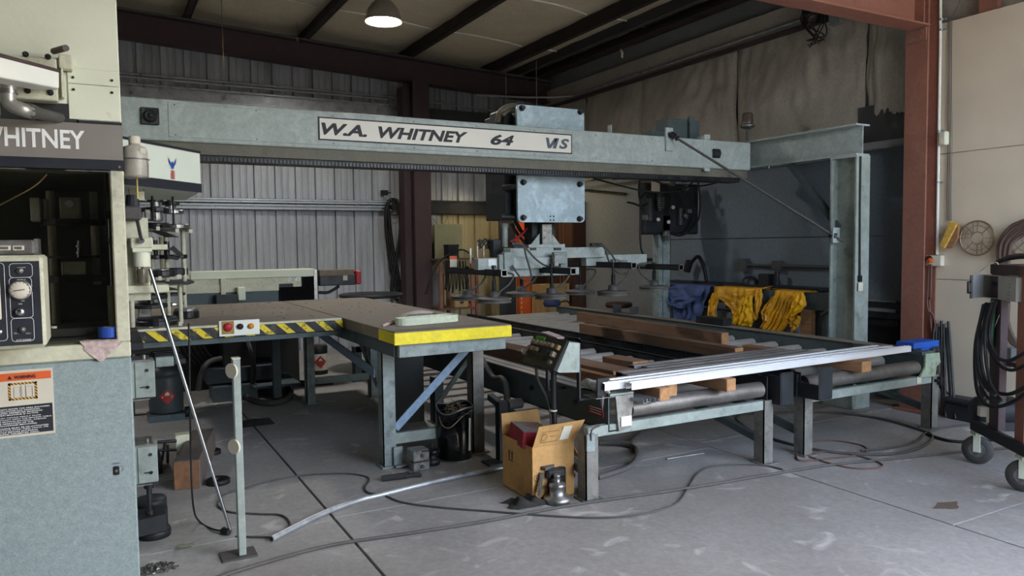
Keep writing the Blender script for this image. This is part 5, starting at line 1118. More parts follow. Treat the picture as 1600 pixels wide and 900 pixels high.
# post with two round reflectors
pq_ = (.588, 4.16)
ps = thing('sensor_post', 'short pale teal steel post with two round white discs on a base plate', 'post', (pq_[0], pq_[1], 0))
build('tube', MB().box(pq_[0] - .002, pq_[0] + .036, pq_[1] - .02, pq_[1] + .03, .01, 1.068), M['wornteal'], ps, .003)
build('base_plate', MB().box(pq_[0] - .09, pq_[0] + .09, pq_[1] - .05, pq_[1] + .09, 0, .010), M['hose'], ps, .002)
for zz in (1.005, .60): build('reflector_disc', MB().cyl((pq_[0] - .002, pq_[1] - .005, zz), (pq_[0] - .012, pq_[1] - .012, zz), .040, n=24), M['paper'], ps)
build('top_cap', MB().box(pq_[0] - .004, pq_[0] + .038, pq_[1] - .022, pq_[1] + .032, 1.066, 1.072), M['paper'], ps)
# long bright rod leaning from the filter to the floor
r0 = aY(234, 420, 4.55); r1 = aZ(361, 833, .008)
solo('steel_rod', MB().cyl(r0, r1, .010, n=12), M['chrome'], 'long bright steel rod leaning from the air filter down to the post foot', 'rod')
# bent galvanised conduit on the floor
cp_ = [aZ(424, 842, .018), aZ(500, 804, .018), aZ(560, 782, .018), aZ(600, 772, .018), aZ(690, 750, .018), aZ(785, 731, .018)]
cpipe = MB(); cpipe.tube(curve(cp_, 8), .017, 14)
cp_o = solo('conduit_pipe', cpipe, M['galv'], 'bent galvanised conduit pipe lying across the floor', 'pipe')
d0 = (cp_[0] - cp_[1]).normalized(); build('bore', MB().cyl(cp_[0] + d0 * .0005, cp_[0] + d0 * .002, .014, n=14), M['ink'], cp_o)
# cables on the floor
def fcable(name, pts, r_, m, label, z=None, k=6):
    P = [aZ(x, y, r_ + .001) for x, y in pts]
    return solo(name, MB().tube(curve(P, k), r_, 7), M[m], label, 'cable')
fcable('floor_cable', [(368, 838), (410, 839), (424, 838), (445, 828), (453, 818), (440, 805), (405, 803), (360, 800), (343, 792), (341, 785), (352, 772), (380, 764), (430, 750), (480, 742), (540, 740), (570, 744), (577, 750), (570, 762), (576, 770), (600, 774), (630, 785), (690, 793), (780, 800), (860, 806), (930, 809), (985, 806), (1030, 797), (1060, 784), (1075, 762), (1088, 742), (1108, 730), (1140, 726), (1190, 727), (1222, 733)], .006, 'hose', 'thin grey cable snaking across the floor from the post to the right conveyor')
fcable('floor_conduit', [(330, 905), (420, 877), (520, 851), (640, 833), (760, 814), (900, 788), (1060, 765), (1180, 745), (1240, 735), (1300, 726), (1380, 718), (1500, 706), (1640, 695)], .010, 'floorcable', 'long grey flexible conduit crossing the floor in front of the conveyors')
fcable('floor_cable', [(1150, 655), (1158, 662), (1180, 676), (1240, 695), (1300, 706), (1380, 710), (1430, 702), (1452, 690), (1456, 680), (1440, 672), (1380, 655), (1310, 645), (1240, 644), (1170, 646), (1150, 652)], .011, 'hose', 'thick dark cable looped round the right conveyor legs')
fcable('floor_cable', [(1262, 690), (1300, 688), (1340, 694), (1355, 702), (1345, 710), (1300, 716), (1256, 720), (1245, 716), (1252, 708), (1300, 706), (1340, 712), (1376, 724), (1372, 731), (1330, 731), (1290, 722), (1262, 712)], .006, 'copper', 'thin brown cable coiled in front of the right conveyor leg')
fcable('floor_cable', [(1345, 704), (1400, 698), (1434, 688), (1448, 676), (1480, 667), (1530, 662), (1580, 662)], .010, 'floorcable', 'grey cable curving from the right conveyor leg to the wall')
fcable('floor_cable', [(1448, 678), (1480, 688), (1520, 690), (1580, 684)], .012, 'black', 'short black cable from the right conveyor leg towards the cart')
fcable('floor_hose', [(934, 746), (960, 738), (985, 728), (996, 712), (992, 700), (975, 694), (950, 692), (936, 692)], .020, 'floorcable', 'fat grey hose curled behind the left conveyor front leg')
fcable('floor_hose', [(988, 705), (986, 692), (992, 682), (1010, 672), (1040, 668)], .010, 'hose', 'thin grey hose running back under the left conveyor')
fcable('floor_hose', [(905, 720), (925, 745), (905, 765), (920, 772)], .016, 'charcoal', 'short dark hose behind the cardboard box')
solo('floor_bar', MB().cyl(aZ(1042, 717, .008), aZ(1100, 708, .008), .008, n=8), M['tool'], 'short steel bar lying on the floor under the left conveyor', 'bar')
# hanging cord with plug
cq = [aY(295, 505, 4.62), aY(296, 560, 4.6), aY(298, 700, 4.58), aY(302, 790, 4.56), aZ(312, 815, .012), aZ(333, 827, .010), aZ(350, 829, .016)]
pcord = solo('power_cord', MB().tube(curve(cq, 6), .0055, 7), M['black'], 'thin black cord hanging from the bench with its plug on the floor', 'cord')
build('plug', MB().cyl(aZ(349, 829, .02), aZ(358, 832, .02), .022, .016, n=10), M['black'], pcord)

# ================================================================== LEFT FLOOR, UNDER THE BENCH
wq = Vector((.50, 5.53, 0)); wd = Vector((.245, 1.05, 0)).normalized()
wt = thing('timber_block', 'thick weathered timber block standing on the floor beneath the bench', 'timber', (.56, 5.95, 0), None, True, math.atan2(-wd.x, wd.y))
build('block', MB().box(-.085, .085, -.44, .5, 0, .20), mat('weathered grey timber', '#5f5650', .85, 0, .2, 4, .2, 30, '#3c3733', .2, 4, stretch=(9, .7, 9)), wt, .008)
build('end_grain', MB().box(-.08, .08, -.445, -.44, .005, .195), mat('stained end grain', '#75543b', .85, 0, .3, 20, .2, 60, '#2f2a26', .35, 5), wt)
cfx = thing('clamp_fixture', 'small linkage fixture with a cream block behind the machine junction boxes', 'tool', (.36, 6.05, 0))
build('block', MB().fb(274, 681, 300, 716, 6.1, .10), M['creamworn'], cfx, .004)
build('base', MB().box(.15, .34, 6.0, 6.3, 0, .10), M['blackpaint'], cfx, .006)
each('rod', MB().cyl(aY(246, 691, 6.1), aY(276, 689, 6.1), .012, n=8).cyl(aY(240, 704, 6.1), aY(276, 703, 6.1), .010, n=8).cyl(aY(252, 724, 6.1), aY(258, 692, 6.1), .010, n=8).cyl(aY(262, 724, 6.1), aY(262, 695, 6.1), .010, n=8), M['oily'], cfx)
build('stand', MB().fb(276, 716, 296, 742, 6.12, .06), M['motor'], cfx)
for nm, (px, py), rr in (('rubber ring', (330, 709), .075), ('rubber ring b', (341, 755), .080)):
    q = aZ(px, py, 0)
    solo('rubber_ring', MB().lathe(q, [(rr * .35, 0), (rr, 0), (rr, .028), (rr * .9, .034), (rr * .4, .034), (rr * .35, .028), (rr * .35, 0)], 26), M['black'], 'black rubber ring on the floor ' + ('farther back beside the timber block' if py < 720 else 'nearer the sensor post, partly behind it'), 'ring')
bf = thing('weighted_stand', 'heavy dark steel base with a tall bolt beside the machine foot', 'tool', (.20, 4.66, 0))
c = Vector((.185, 4.72, 0))
build('round_foot', MB().lathe((.21, c.y, 0), [(0, 0), (.088, 0), (.09, .03), (.085, .045), (0, .045)], 28), M['blackpaint'], bf)
build('base_block', MB().prism([(.113, 4.60, .045), (.275, 4.63, .045), (.265, 4.80, .045), (.113, 4.80, .045)], (0, 0, .10)), M['blackpaint'], bf, .004)
build('wheel', MB().lathe((.205, 4.90, .12), [(0, .05), (.082, .05), (.088, .04), (.088, 0), (0, 0)], 26).box(.115, .29, 4.82, 4.98, 0, .12), M['blackpaint'], bf)
build('tall_bolt', MB().cyl((.190, 4.68, .145), (.190, 4.68, .31), .015, n=12).cyl((.190, 4.68, .145), (.190, 4.68, .168), .027, n=6).cyl((.190, 4.68, .295), (.190, 4.68, .318), .028, n=6), M['oily'], bf)
cm = MB(); random.seed(21); q = aZ(243, 893, 0)
for k in range(150):
    a = random.uniform(0, 6.28); r_ = random.random() ** .7 * .085; hh = .035 * (1 - r_ / .085)
    c_ = Vector((q.x + r_ * math.cos(a) * 1.3, q.y + r_ * math.sin(a) * .8 + .02, random.uniform(.004, .008 + hh)))
    cm.obox(c_, .007, .004, .0025, Matrix.Rotation(random.uniform(0, 6), 3, 'Z') @ Matrix.Rotation(random.uniform(-1, 1), 3, 'X'))
stuff(solo('swarf_pile', cm, M['chip'], 'small pile of steel swarf chips on the floor by the machine corner', 'swarf'))
q = aZ(286, 855, 0); pm_ = MB(); v = []
for j in range(5):
    for i in range(5): v.append((q.x - .045 + i * .022 + .006 * j, q.y - .03 + j * .016, .004 + .008 * abs(noise.noise((i * .7, j * .7, 4)))))
pm_.add(v, [(j * 5 + i, j * 5 + i + 1, (j + 1) * 5 + i + 1, (j + 1) * 5 + i) for j in range(4) for i in range(4)])
solo('paper_scrap', pm_, mat('greenish scrap', '#8a8d78', .8, 0, .2, 30), 'small greenish crumpled paper scrap on the floor near the machine', 'scrap')
# waste can
wc = Vector((.508, 8.0, 0))
can = thing('oily_waste_can', 'round grey waste can with a red hazard diamond under the bench', 'can', wc)
build('can_body', MB().lathe(wc, [(0, .07), (.150, .07), (.155, .08), (.155, .40), (.15, .42), (.158, .425), (.16, .47), (.12, .52), (0, .535)], 28), mat('dark grey can', '#41484b', .5, .1, .1, 6), can)
build('foot_base', MB().box(wc.x - .17, wc.x + .15, wc.y - .17, wc.y + .12, 0, .06), M['gantry_dark'], can)
def diamond(cx, cy, cz, r_, hw, parent, nm='hazard_diamond'):
    mb = MB(); s = hw
    def P(u, w): a = u / r_; return (cx + (r_ + .003) * math.sin(a), cy - (r_ + .003) * math.cos(a), cz + w)
    for k in range(6):
        u0 = -s + k * s / 3; u1 = u0 + s / 3; a0 = s - abs(u0); a1 = s - abs(u1)
        mb.add([P(u0, -a0), P(u1, -a1), P(u1, a1), P(u0, a0)], [(0, 1, 2, 3)])
    d_ = build(nm, mb, M['hazred'], parent)
    fm = MB(); r2 = r_ + .002
    def P2(u, w): a = u / r_; return (cx + (r2 + .003) * math.sin(a), cy - (r2 + .003) * math.cos(a), cz + w)
    fm.add([P2(-.3 * s, .15 * s), P2(.3 * s, .15 * s), P2(.24 * s, .36 * s), P2(.06 * s, .66 * s), P2(-.18 * s, .44 * s)], [(0, 1, 2, 3, 4)])
    fm.add([P2(-.62 * s, -.12 * s), P2(.62 * s, -.12 * s), P2(.62 * s, .04 * s), P2(-.62 * s, .04 * s)], [(0, 1, 2, 3)])
    build('flame_mark', fm, M['paper'], d_)
diamond(wc.x, wc.y, .235, .155, .075, can)
build('side_wheel', MB().cyl((wc.x + .16, wc.y - .05, .05), (wc.x + .20, wc.y - .05, .05), .05, n=16), M['black'], can)
# track blocks hanging under the bench front
dk = thing('cable_carrier', 'dark ribbed cable carrier drooping under the bench front', 'cable carrier', (.30, 6.3, .8))
for k in range(10):
    q = aY(240 + k * 3.4, 534 + k * 3.2, 6.6 - k * .06); build('link', MB().box(q.x - .085, q.x + .085, q.y - .035, q.y + .03, q.z - .03, q.z + .012), M['blackpaint'], dk, .004)
build('end_block', MB().fb(243, 559, 272, 572, 5.95, .08), M['steel_tab'], dk, .004)
build('hanger', MB().box(.18, .50, 6.3, 6.7, .86, .915), M['void'], dk)
# hydraulic unit
hy = thing('hydraulic_unit', 'dark hydraulic power unit with motor block on a steel plinth under the bench', 'machine', (1.35, 9.0, 0))
build('tank', MB().box(.95, 1.72, 8.62, 9.25, .18, .345), mat('slate tank', '#353d46', .5, .1, .1, 5), hy, .006)
build('motor', MB().box(1.14, 1.48, 8.7, 9.1, .345, .92), M['motor'], hy, .01)
build('plinth', MB().box(1.0, 1.45, 8.5, 8.9, 0, .16).box(1.4, 1.9, 8.4, 9.2, .12, .145), M['gantry_dark'], hy)
build('fitting', MB().cyl((1.38, 8.70, .62), (1.38, 8.62, .62), .04, n=12), M['oily'], hy)
build('hose', MB().tube(curve([(1.38, 8.6, .62), (1.40, 8.5, .5), (1.42, 8.5, .3), (1.40, 8.55, .12)], 6), .03, 8), M['black'], hy)
hs_ = MB()
for k in range(6): hs_.tube(curve([(.62 + k * .05, 8.7, .9), (.68 + k * .05, 8.6, .6), (.80 + k * .05, 8.62, .42)], 5), .014, 6)
each('hose', hs_, M['black'], hy)
hgl = [aZ(310, 592, .05), aZ(320, 575, .25), aZ(335, 562, .38), aZ(352, 560, .42)]
build('hose', MB().tube(curve([aY(310, 610, 8.4), aY(314, 585, 8.4), aY(326, 566, 8.5), aY(345, 560, 8.6)], 6), .028, 8), M['hose'], hy)
fcable('floor_hose', [(375, 615), (400, 627), (425, 630), (447, 624), (455, 612), (448, 604)], .03, 'hose', 'fat dusty hose curving on the floor in front of the hydraulic unit')
fcable('floor_hose', [(425, 585), (450, 595), (478, 599), (520, 596)], .035, 'black', 'thick black hose running from the hydraulic unit behind the table leg')
q = aZ(398, 661, 0); rm = MB(); v = []
for j in range(9):
    for i in range(11):
        u = i / 10 - .5; w = j / 8 - .5; e = max(0, 1 - (2 * u) ** 2) * max(0, 1 - (2 * w) ** 2)
        v.append((q.x + u * .32, q.y + w * .30, .003 + .05 * e * (.5 + .5 * abs(noise.noise((u * 7, w * 7, 2))))))
rm.add(v, [(j * 11 + i, j * 11 + i + 1, (j + 1) * 11 + i + 1, (j + 1) * 11 + i) for j in range(8) for i in range(10)], True)
solo('floor_rag', rm, M['charcoal'], 'flat dark rag on the floor between the bench and the table', 'rag')
# solvent cans
for px, py, Yc, lab in ((502, 586, 9.5, 'white solvent can with a red diamond behind the far table leg'), (637, 594, 8.6, 'white solvent can with a red diamond half hidden behind the black pedestal')):
    q = aZ(px, py, 0); t = thing('solvent_can', lab, 'can', (q.x, q.y + .14, 0)); c = Vector((q.x, q.y + .14, 0))
    build('can_body', MB().lathe(c, [(0, 0), (.118, 0), (.12, .01), (.12, .29), (.118, .30)], 26), M['paper'], t)
    build('dark_band', MB().lathe(c, [(.121, 0), (.122, .005), (.122, .05), (.121, .055)], 26).lathe(c, [(.121, .27), (.122, .275), (.122, .36), (.10, .37), (0, .37)], 26), M['black'], t)
    diamond(c.x, c.y, .165, .12, .082, t)
    build('bail', MB().tube(curve([c + Vector((-.12, 0, .35)), c + Vector((-.05, -.11, .40)), c + Vector((.06, -.11, .40)), c + Vector((.12, 0, .35))], 5), .004, 5), M['wire'], t)
# black stand table behind
ds = thing('round_stand', 'low round black stand behind the long work table', 'stand', (3.15, 9.4, 0))
build('top', MB().lathe((3.12, 9.6, .99), [(0, .04), (.40, .04), (.42, .03), (.42, 0), (.40, -.01), (0, -.01)], 30), M['motor'], ds)
build('stem', MB().cyl((3.12, 9.6, 0), (3.12, 9.6, .98), .05, n=14).lathe((3.12, 9.6, 0), [(.25, 0), (.25, .03), (.05, .05)], 20), M['motor'], ds)

# ================================================================== BACK CARRIAGE OF THE PUNCHING MACHINE
bk = thing('axis_carriage', 'cream axis carriage with black bellows and red-ended motor behind the bench', 'machine', (1.5, 8.9, 0))
YC = 8.7
build('top_cover', MB().fb(298, 425, 492, 431.5, YC, .30), M['cream'], bk, .004)
each('cross_slide', MB().fb(200, 433, 471, 449, YC + .03, .2), M['creamworn'], bk, .004)
each('cross_slide', MB().fb(200, 449.5, 436, 454, YC + .02, .2), M['creamworn'], bk, .004)
build('slide_slot', MB().fb(424, 444, 458, 448, YC + .024, .008), M['ink'], bk)
build('upright', MB().fb(345, 435, 353, 464, YC - .02, .06), M['creamworn'], bk, .003)
each('work_clamp', MB().fb(372, 449, 384, 469, YC - .08, .08), M['cream'], bk, .006)
each('clamp_body', MB().fb(338, 461, 372, 474, YC - .10, .1).fb(416, 472, 420, 478, YC - .06, .02).fb(362, 472, 366, 479, YC - .06, .02), M['blackpaint'], bk, .004)
build('guide_rail', MB().fb(280, 454, 436, 458.5, YC + .05, .06), mat('dull rail', '#8a8172', .5, .3, .2, 6), bk)
build('rail_body', MB().fb(280, 459, 436, 472, YC + .04, .12), M['gantry_dark'], bk, .003)
bl = MB()
a = aY(436, 449, YC + .02); b = aY(470, 472, YC + .02); c = aY(491, 432, YC + .02)
for k in range(22):
    X = a.x + (c.x - a.x) * k / 22; top = c.z if X > aY(470, 440, YC).x else a.z
    bl.prism([(X, YC + .03, b.z), (X + .012, YC + .012, b.z), (X + .024, YC + .03, b.z)], (0, 0, top - b.z))
bl.box(a.x, c.x, YC + .03, YC + .25, b.z, a.z)
build('bellows', bl, M['black'], bk)
build('end_plate', MB().fb(490, 422, 497, 470, YC, .3), M['tool'], bk, .003)
build('motor', MB().fb(499, 430, 556, 445, YC + .05, .16), M['motor'], bk, .01)
build('motor_cover', MB().fb(499, 422, 553, 430, YC + .03, .2), mat('brown motor cover', '#72604d', .6, .1, .15, 6), bk, .003)
build('motor_cap', MB().fb(556, 423, 565, 444, YC + .04, .18), M['redpaint'], bk, .012)
build('motor_label', MB().fb(536, 430, 543, 438, YC + .046, .004), M['paper'], bk)
build('motor_cable', MB().tube(curve([aY(530, 447, YC + .1), aY(522, 452, YC + .1), aY(512, 457, YC + .1), aY(498, 457, YC + .1)], 5), .018, 8), M['black'], bk)
al_ = build('axis_label', MB().fb(450, 432, 469, 438.5, YC + .022, .006), M['white'], bk)
q = aY(451, 438, YC + .021)
text('axis_print', '+', M['ink'], al_, aY(450.5, 436.5, YC + .021), (1, 0, 0), (0, 0, 1), .02, .02); text('axis_print', 'X', M['ink'], al_, aY(464.5, 438, YC + .021), (1, 0, 0), (0, 0, 1), .022, .026)
build('axis_arrows', MB().fb(455.5, 434, 463, 434.6, YC + .0205, .001).fb(453, 437.2, 460, 437.8, YC + .0205, .001).prism([aY(455, 434.3, YC + .0205), aY(457, 433.3, YC + .0205), aY(457, 435.3, YC + .0205)], (0, -.001, 0)).prism([aY(461, 437.5, YC + .0205), aY(459, 436.5, YC + .0205), aY(459, 438.5, YC + .0205)], (0, -.001, 0)), M['ink'], al_)
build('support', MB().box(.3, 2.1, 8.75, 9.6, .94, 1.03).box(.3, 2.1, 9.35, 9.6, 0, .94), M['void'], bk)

# hoses and reel on the back wall
hr = thing('hose_reel', 'black hose looped over a wire reel on the corrugated back wall', 'hose', (4.0, 11.9, 2.2))
q = aY(615, 323, 11.85)
wr_ = MB().tube([(q.x + .14 * math.cos(a), 11.84, q.z + .14 * math.sin(a)) for a in np.linspace(0, 2 * PI, 25)], .007, 5).cyl((q.x, 11.9, q.z), (q.x, 11.8, q.z), .05, n=14)
for k in range(6): wr_.tube([(q.x, 11.84, q.z), (q.x + .14 * math.cos(k * PI / 3), 11.84, q.z + .14 * math.sin(k * PI / 3))], .005, 4)
build('reel', wr_, M['black'], hr)
hm = MB()
for pts in (((606, 318), (608, 345), (614, 390), (622, 430), (628, 465)), ((612, 312), (622, 320), (626, 360), (618, 410), (612, 455), (622, 470)), ((608, 314), (603, 335), (606, 380), (616, 440), (624, 460))):
    hm.tube(curve([aY(x, y, 11.82) for x, y in pts], 6), .030, 7)
each('hose', hm, M['black'], hr)
build('wall_hook', MB().fb(597, 297, 607, 305, 11.86, .08).fb(606, 300, 611, 302, 11.84, .04), M['black'], hr)

# ================================================================== BACK RIGHT CORNER CLUTTER
gp_ = thing('grey_panel', 'flat grey-green board leaning on the cream corrugated wall', 'panel', (4.75, 11.9, .9))
build('board', MB().fb(640, 352, 708, 428, 11.88, .02), mat('grey green board', '#8f9484', .6, 0, .1, 4), gp_)
build('tie_wire', MB().tube([aY(676, 340, 11.86), aY(715, 398, 11.86)], .004, 4).tube([aY(700, 338, 11.86), aY(672, 390, 11.86)], .004, 4), M['ink'], gp_)
sr = thing('storage_rack', 'narrow steel rack with coiled leads and boxes in front of the cream wall', 'rack', (5.1, 11.2, 0))
for px, Yr in ((689, 11.0), (738, 11.0), (700, 11.5), (745, 11.5)):
    X = aY(px, 450, Yr).x; build('leg', MB().box(X - .025, X + .025, Yr - .02, Yr + .02, 0, 1.43), M['red_oxide'], sr)
xa = aY(687, 450, 11.0).x; xb = aY(742, 450, 11.0).x
for zz in (1.41, .62): build('shelf', MB().box(xa, xb, 10.96, 11.5, zz, zz + .03), mat('dull brown shelf', '#5d4b3d', .7, 0, .15, 5), sr)
build('front_panel', MB().box(xa + .12, xb, 11.45, 11.47, 1.43, 2.0), mat('greenish back board', '#8a8b70', .6, 0, .1, 5), sr)
items = (('wooden_crate', 'pale pine crate on the lower shelf of the steel rack', 'crate', 'pine', (xa + .38, 11.1, .65), (.12, .10, .16)), ('wooden_crate', 'rust-brown box beside the pine crate on the lower rack shelf', 'box', 'orange', (xb - .10, 11.15, .65), (.13, .1, .14)), ('tool_box', 'dark box standing on the top shelf of the steel rack', 'box', 'blackpaint', (xa + .30, 11.2, 1.44), (.09, .1, .22)), ('white_case', 'off-white control case on the floor left of the steel rack', 'case', 'paper', (4.72, 10.9, 0), (.16, .12, .52)))
for nm, lab, cat, m, p, s_ in items:
    t = thing(nm, lab, cat, p)
    build('body', MB().box(p[0] - s_[0], p[0] + s_[0], p[1] - s_[1], p[1] + s_[1], p[2], p[2] + s_[2]), M[m], t, .006)
    build('lid', MB().box(p[0] - s_[0] - .004, p[0] + s_[0] + .004, p[1] - s_[1] - .004, p[1] + s_[1] + .004, p[2] + s_[2] - .03, p[2] + s_[2] + .004), M[m], t, .003)
    build('latch', MB().box(p[0] - .03, p[0] + .03, p[1] - s_[1] - .012, p[1] - s_[1] - .004, p[2] + s_[2] * .4, p[2] + s_[2] * .6), M['ink'], t)
lt = MB(); random.seed(4)
for k in range(7):
    X = xa + .06 + k * .055; lt.tube(curve([(X, 10.94, 1.40), (X + .02, 10.93, 1.15), (X + .01 * k, 10.93, .95 - .03 * (k % 3)), (X + .05, 10.93, 1.1), (X + .04, 10.94, 1.40)], 5), .010, 5)
solo('coiled_leads', lt, M['black'], 'dark leads hanging in loops from the top rack shelf', 'leads')
ol = MB().tube(curve([aY(665, 460, 10.9), aY(675, 430, 10.9), aY(688, 408, 10.9), aY(705, 396, 10.9), aY(722, 390, 10.9), aY(735, 397, 10.9)], 6), .014, 6)
solo('looped_cord', ol, M['black'], 'thin black cord arching over the steel rack to the floor', 'cord')
cur = MB().tube(curve([aY(685, 405, 11.8), aY(684, 385, 11.8), aY(692, 376, 11.8), aY(698, 383, 11.8)], 5), .05, 8)
solo('copper_duct', cur, mat('pinkish duct', '#9c7560', .6, 0, .2, 8), 'curved pinkish duct piece fixed on the grey-green board', 'duct')
t = thing('red_welder', 'orange steel upright with slotted holes behind the suction cups', 'upright', (6.2, 11.0, 0)); t.name = 'slotted_upright'; ORG['slotted_upright'] = Vector((6.2, 11.0, 0))
xa_ = aY(806, 450, 11).x; xb_ = aY(830, 450, 11).x
build('face', MB().box(xa_ + .07, xb_, 11.0, 11.01, 0, 2.3).box(xa_ + .07, xa_ + .08, 11.01, 11.1, 0, 2.3), M['orange'], t)
build('edge', MB().box(xb_, xb_ + .12, 11.03, 11.1, 0, 2.3).box(xa_ - .25, xa_ + .06, 11.1, 11.12, 0, 2.2), M['motor'], t)
sl = MB()
for k in range(14): sl.box(xa_ + .10, xa_ + .115, 10.997, 11.0, .25 + k * .08, .29 + k * .08)
build('slots', sl, M['paper'], t)
wp = thing('brown_cupboard', 'tall brown wood-grained cupboard at the back end of the grey wall', 'cupboard', (6.95, 11.0, 0))
build('body', MB().box(6.88, 7.12, 10.45, 11.86, 0, 2.35), M['woodpanel'], wp)
for yy in (10.47, 10.95, 11.43): build('door', MB().box(6.865, 6.88, yy, yy + .42, .05, 2.3), M['woodpanel'], wp, .003)
build('trim', MB().box(6.855, 6.866, 10.72, 10.73, .8, 2.2).box(6.855, 6.866, 10.83, 10.84, .8, 2.2), M['wire'], wp)
pc_ = thing('pine_crate', 'tall pale plywood crate in front of the brown cupboard', 'crate', (6.55, 10.6, 0))
each('side', MB().box(6.36, 6.80, 10.5, 10.95, 0, .98), M['pine'], pc_)
for X in (6.355, 6.76): build('batten', MB().box(X, X + .05, 10.48, 10.5, 0, 1.0), M['pine'], pc_)
build('batten', MB().box(6.405, 6.76, 10.482, 10.5, .94, 1.0).box(6.405, 6.76, 10.482, 10.5, .48, .53), M['pine'], pc_)
nb = thing('blue_bundle', 'dark blue bundled webbing resting on the back end of the conveyor rail', 'bundle', tuple(aY(864, 478, 9.86)))
q = aY(864, 474, 9.9)
build('bundle', MB().lathe((q.x, 9.93, .682), [(0, 0), (.12, 0), (.14, .05), (.12, .10), (.06, .12), (0, .12)], 18), mat('navy webbing', '#2a3350', .8, 0, .2, 20), nb)
build('strap', MB().tube(curve([(q.x + .1, 9.9, .74), (q.x + .22, 9.85, .76), (q.x + .3, 9.85, .70)], 5), .014, 6), M['black'], nb)
dm = thing('dark_drum_lid', 'low dark red round stool top behind the right conveyor', 'stool', (6.65, 8.9, 0)); dm.name = 'round_stool'; ORG['round_stool'] = Vector((6.65, 8.9, 0))
q = aY(967, 488, 9.0)
build('seat', MB().lathe((q.x, 9.0, .70), [(0, 0), (.18, 0), (.20, .02), (.20, .06), (.18, .075), (0, .08)], 24), mat('dark red vinyl', '#3c2422', .5, 0, .15, 6), dm)
build('stem', MB().cyl((q.x, 9.0, 0), (q.x, 9.0, .70), .03, n=12).lathe((q.x, 9.0, 0), [(.2, 0), (.2, .03), (.03, .05)], 18), M['motor'], dm)

# ================================================================== VALVE STAND, COAT RAIL AND COATS
vsd = thing('valve_stand', 'dark valve and hose cluster on a grey post behind the conveyors', 'machine', (6.6, 7.9, 0))
a = aY(1027, 380, 7.6); b = aY(1046, 440, 7.6)
build('post', MB().box(6.33, 6.39, 7.62, 7.74, 0, 2.2).box(6.39, 6.50, 7.60, 7.62, 0, 2.0), M['steel_tab'], vsd)
build('cabinet', MB().fb(1008, 285, 1092, 366, 7.6, .14), M['blackpaint'], vsd, .02)
each('filter_can', MB().cyl(aY(1015, 345, 7.6), aY(1015, 310, 7.6), .05, n=14).cyl(aY(1030, 330, 7.58), aY(1030, 300, 7.58), .05, n=14).cyl(aY(1062, 352, 7.6), aY(1062, 325, 7.6), .06, n=14), M['motor'], vsd)
build('spring_coil', MB().tube([aY(1033 + 5 * math.cos(t_), 308 + t_ * .55, 7.52 + .02 * math.sin(t_)) for t_ in np.linspace(0, 31, 90)], .008, 5), M['tool'], vsd)
vm = MB()
for pts in (((1000, 278), (998, 300), (1002, 330), (1000, 360), (1002, 390), (1008, 400)), ((1090, 282), (1094, 310), (1092, 340), (1080, 358), (1064, 368), (1050, 366)), ((1054, 285), (1060, 300), (1068, 318), (1072, 324)), ((1085, 340), (1074, 360), (1066, 364)), ((1010, 300), (1000, 312), (1006, 330)), ((1012, 318), (1002, 322), (990, 318), (980, 316)), ((1042, 290), (1050, 310), (1046, 330), (1052, 345))):
    vm.tube(curve([aY(x, y, 7.50) for x, y in pts], 6), .013, 6)
each('hose', vm, M['black'], vsd)
vm = MB()
for px, py in ((1028, 343), (1044, 347), (1051, 324)): q = aY(px, py, 7.50); vm.lathe(q, [(0, .02), (.024, .02), (.024, 0)], 12, (0, -1, 0))
each('gauge', vm, M['paper'], vsd)
vm = MB()
for px, py in ((1050, 288), (1068, 282), (1072, 294), (1060, 276), (1076, 330), (1070, 338), (1008, 340), (1040, 366)): q = aY(px, py, 7.52); vm.obox(q, .028, .03, .035, Matrix.Rotation(px, 3, 'Y'))
each('valve', vm, M['tool'], vsd, .006)
build('note', MB().fb(1018, 284, 1031, 300, 7.55, .004), M['paper'], vsd)
build('bracket', MB().fb(1040, 360, 1046, 376, 7.52, .03), M['tool'], vsd)
cr_ = thing('coat_rail', 'grey steel beam on stands behind the right conveyor with coats over it', 'beam', (6.62, 6.4, 0))
build('beam', MB().box(6.60, 6.72, 5.14, 8.0, .92, 1.10), M['gantry_dark'], cr_, .004)
for yy in (5.3, 7.7): build('stand', MB().box(6.64, 6.74, yy, yy + .1, 0, .92).box(6.55, 6.85, yy - .03, yy + .13, 0, .02), M['gantry_dark'], cr_)
build('lower_tank', MB().box(6.64, 6.95, 5.8, 7.6, .30, .80), M['greywall'], cr_, .004)
for yy, h_ in ((5.5, .30), (7.55, .30)): build('tank_leg', MB().box(6.7, 6.8, yy + .35 * (yy < 6), yy + .1 + .35 * (yy < 6), 0, .30), M['motor'], cr_)
build('wood_stop', MB().box(6.56, 6.62, 5.42, 5.56, .60, .92), M['wood'], cr_)
build('clamp', MB().tube(curve([(6.58, 5.3, .88), (6.55, 5.2, .93), (6.5, 5.12, .96)], 4), .02, 7), M['tool'], cr_)
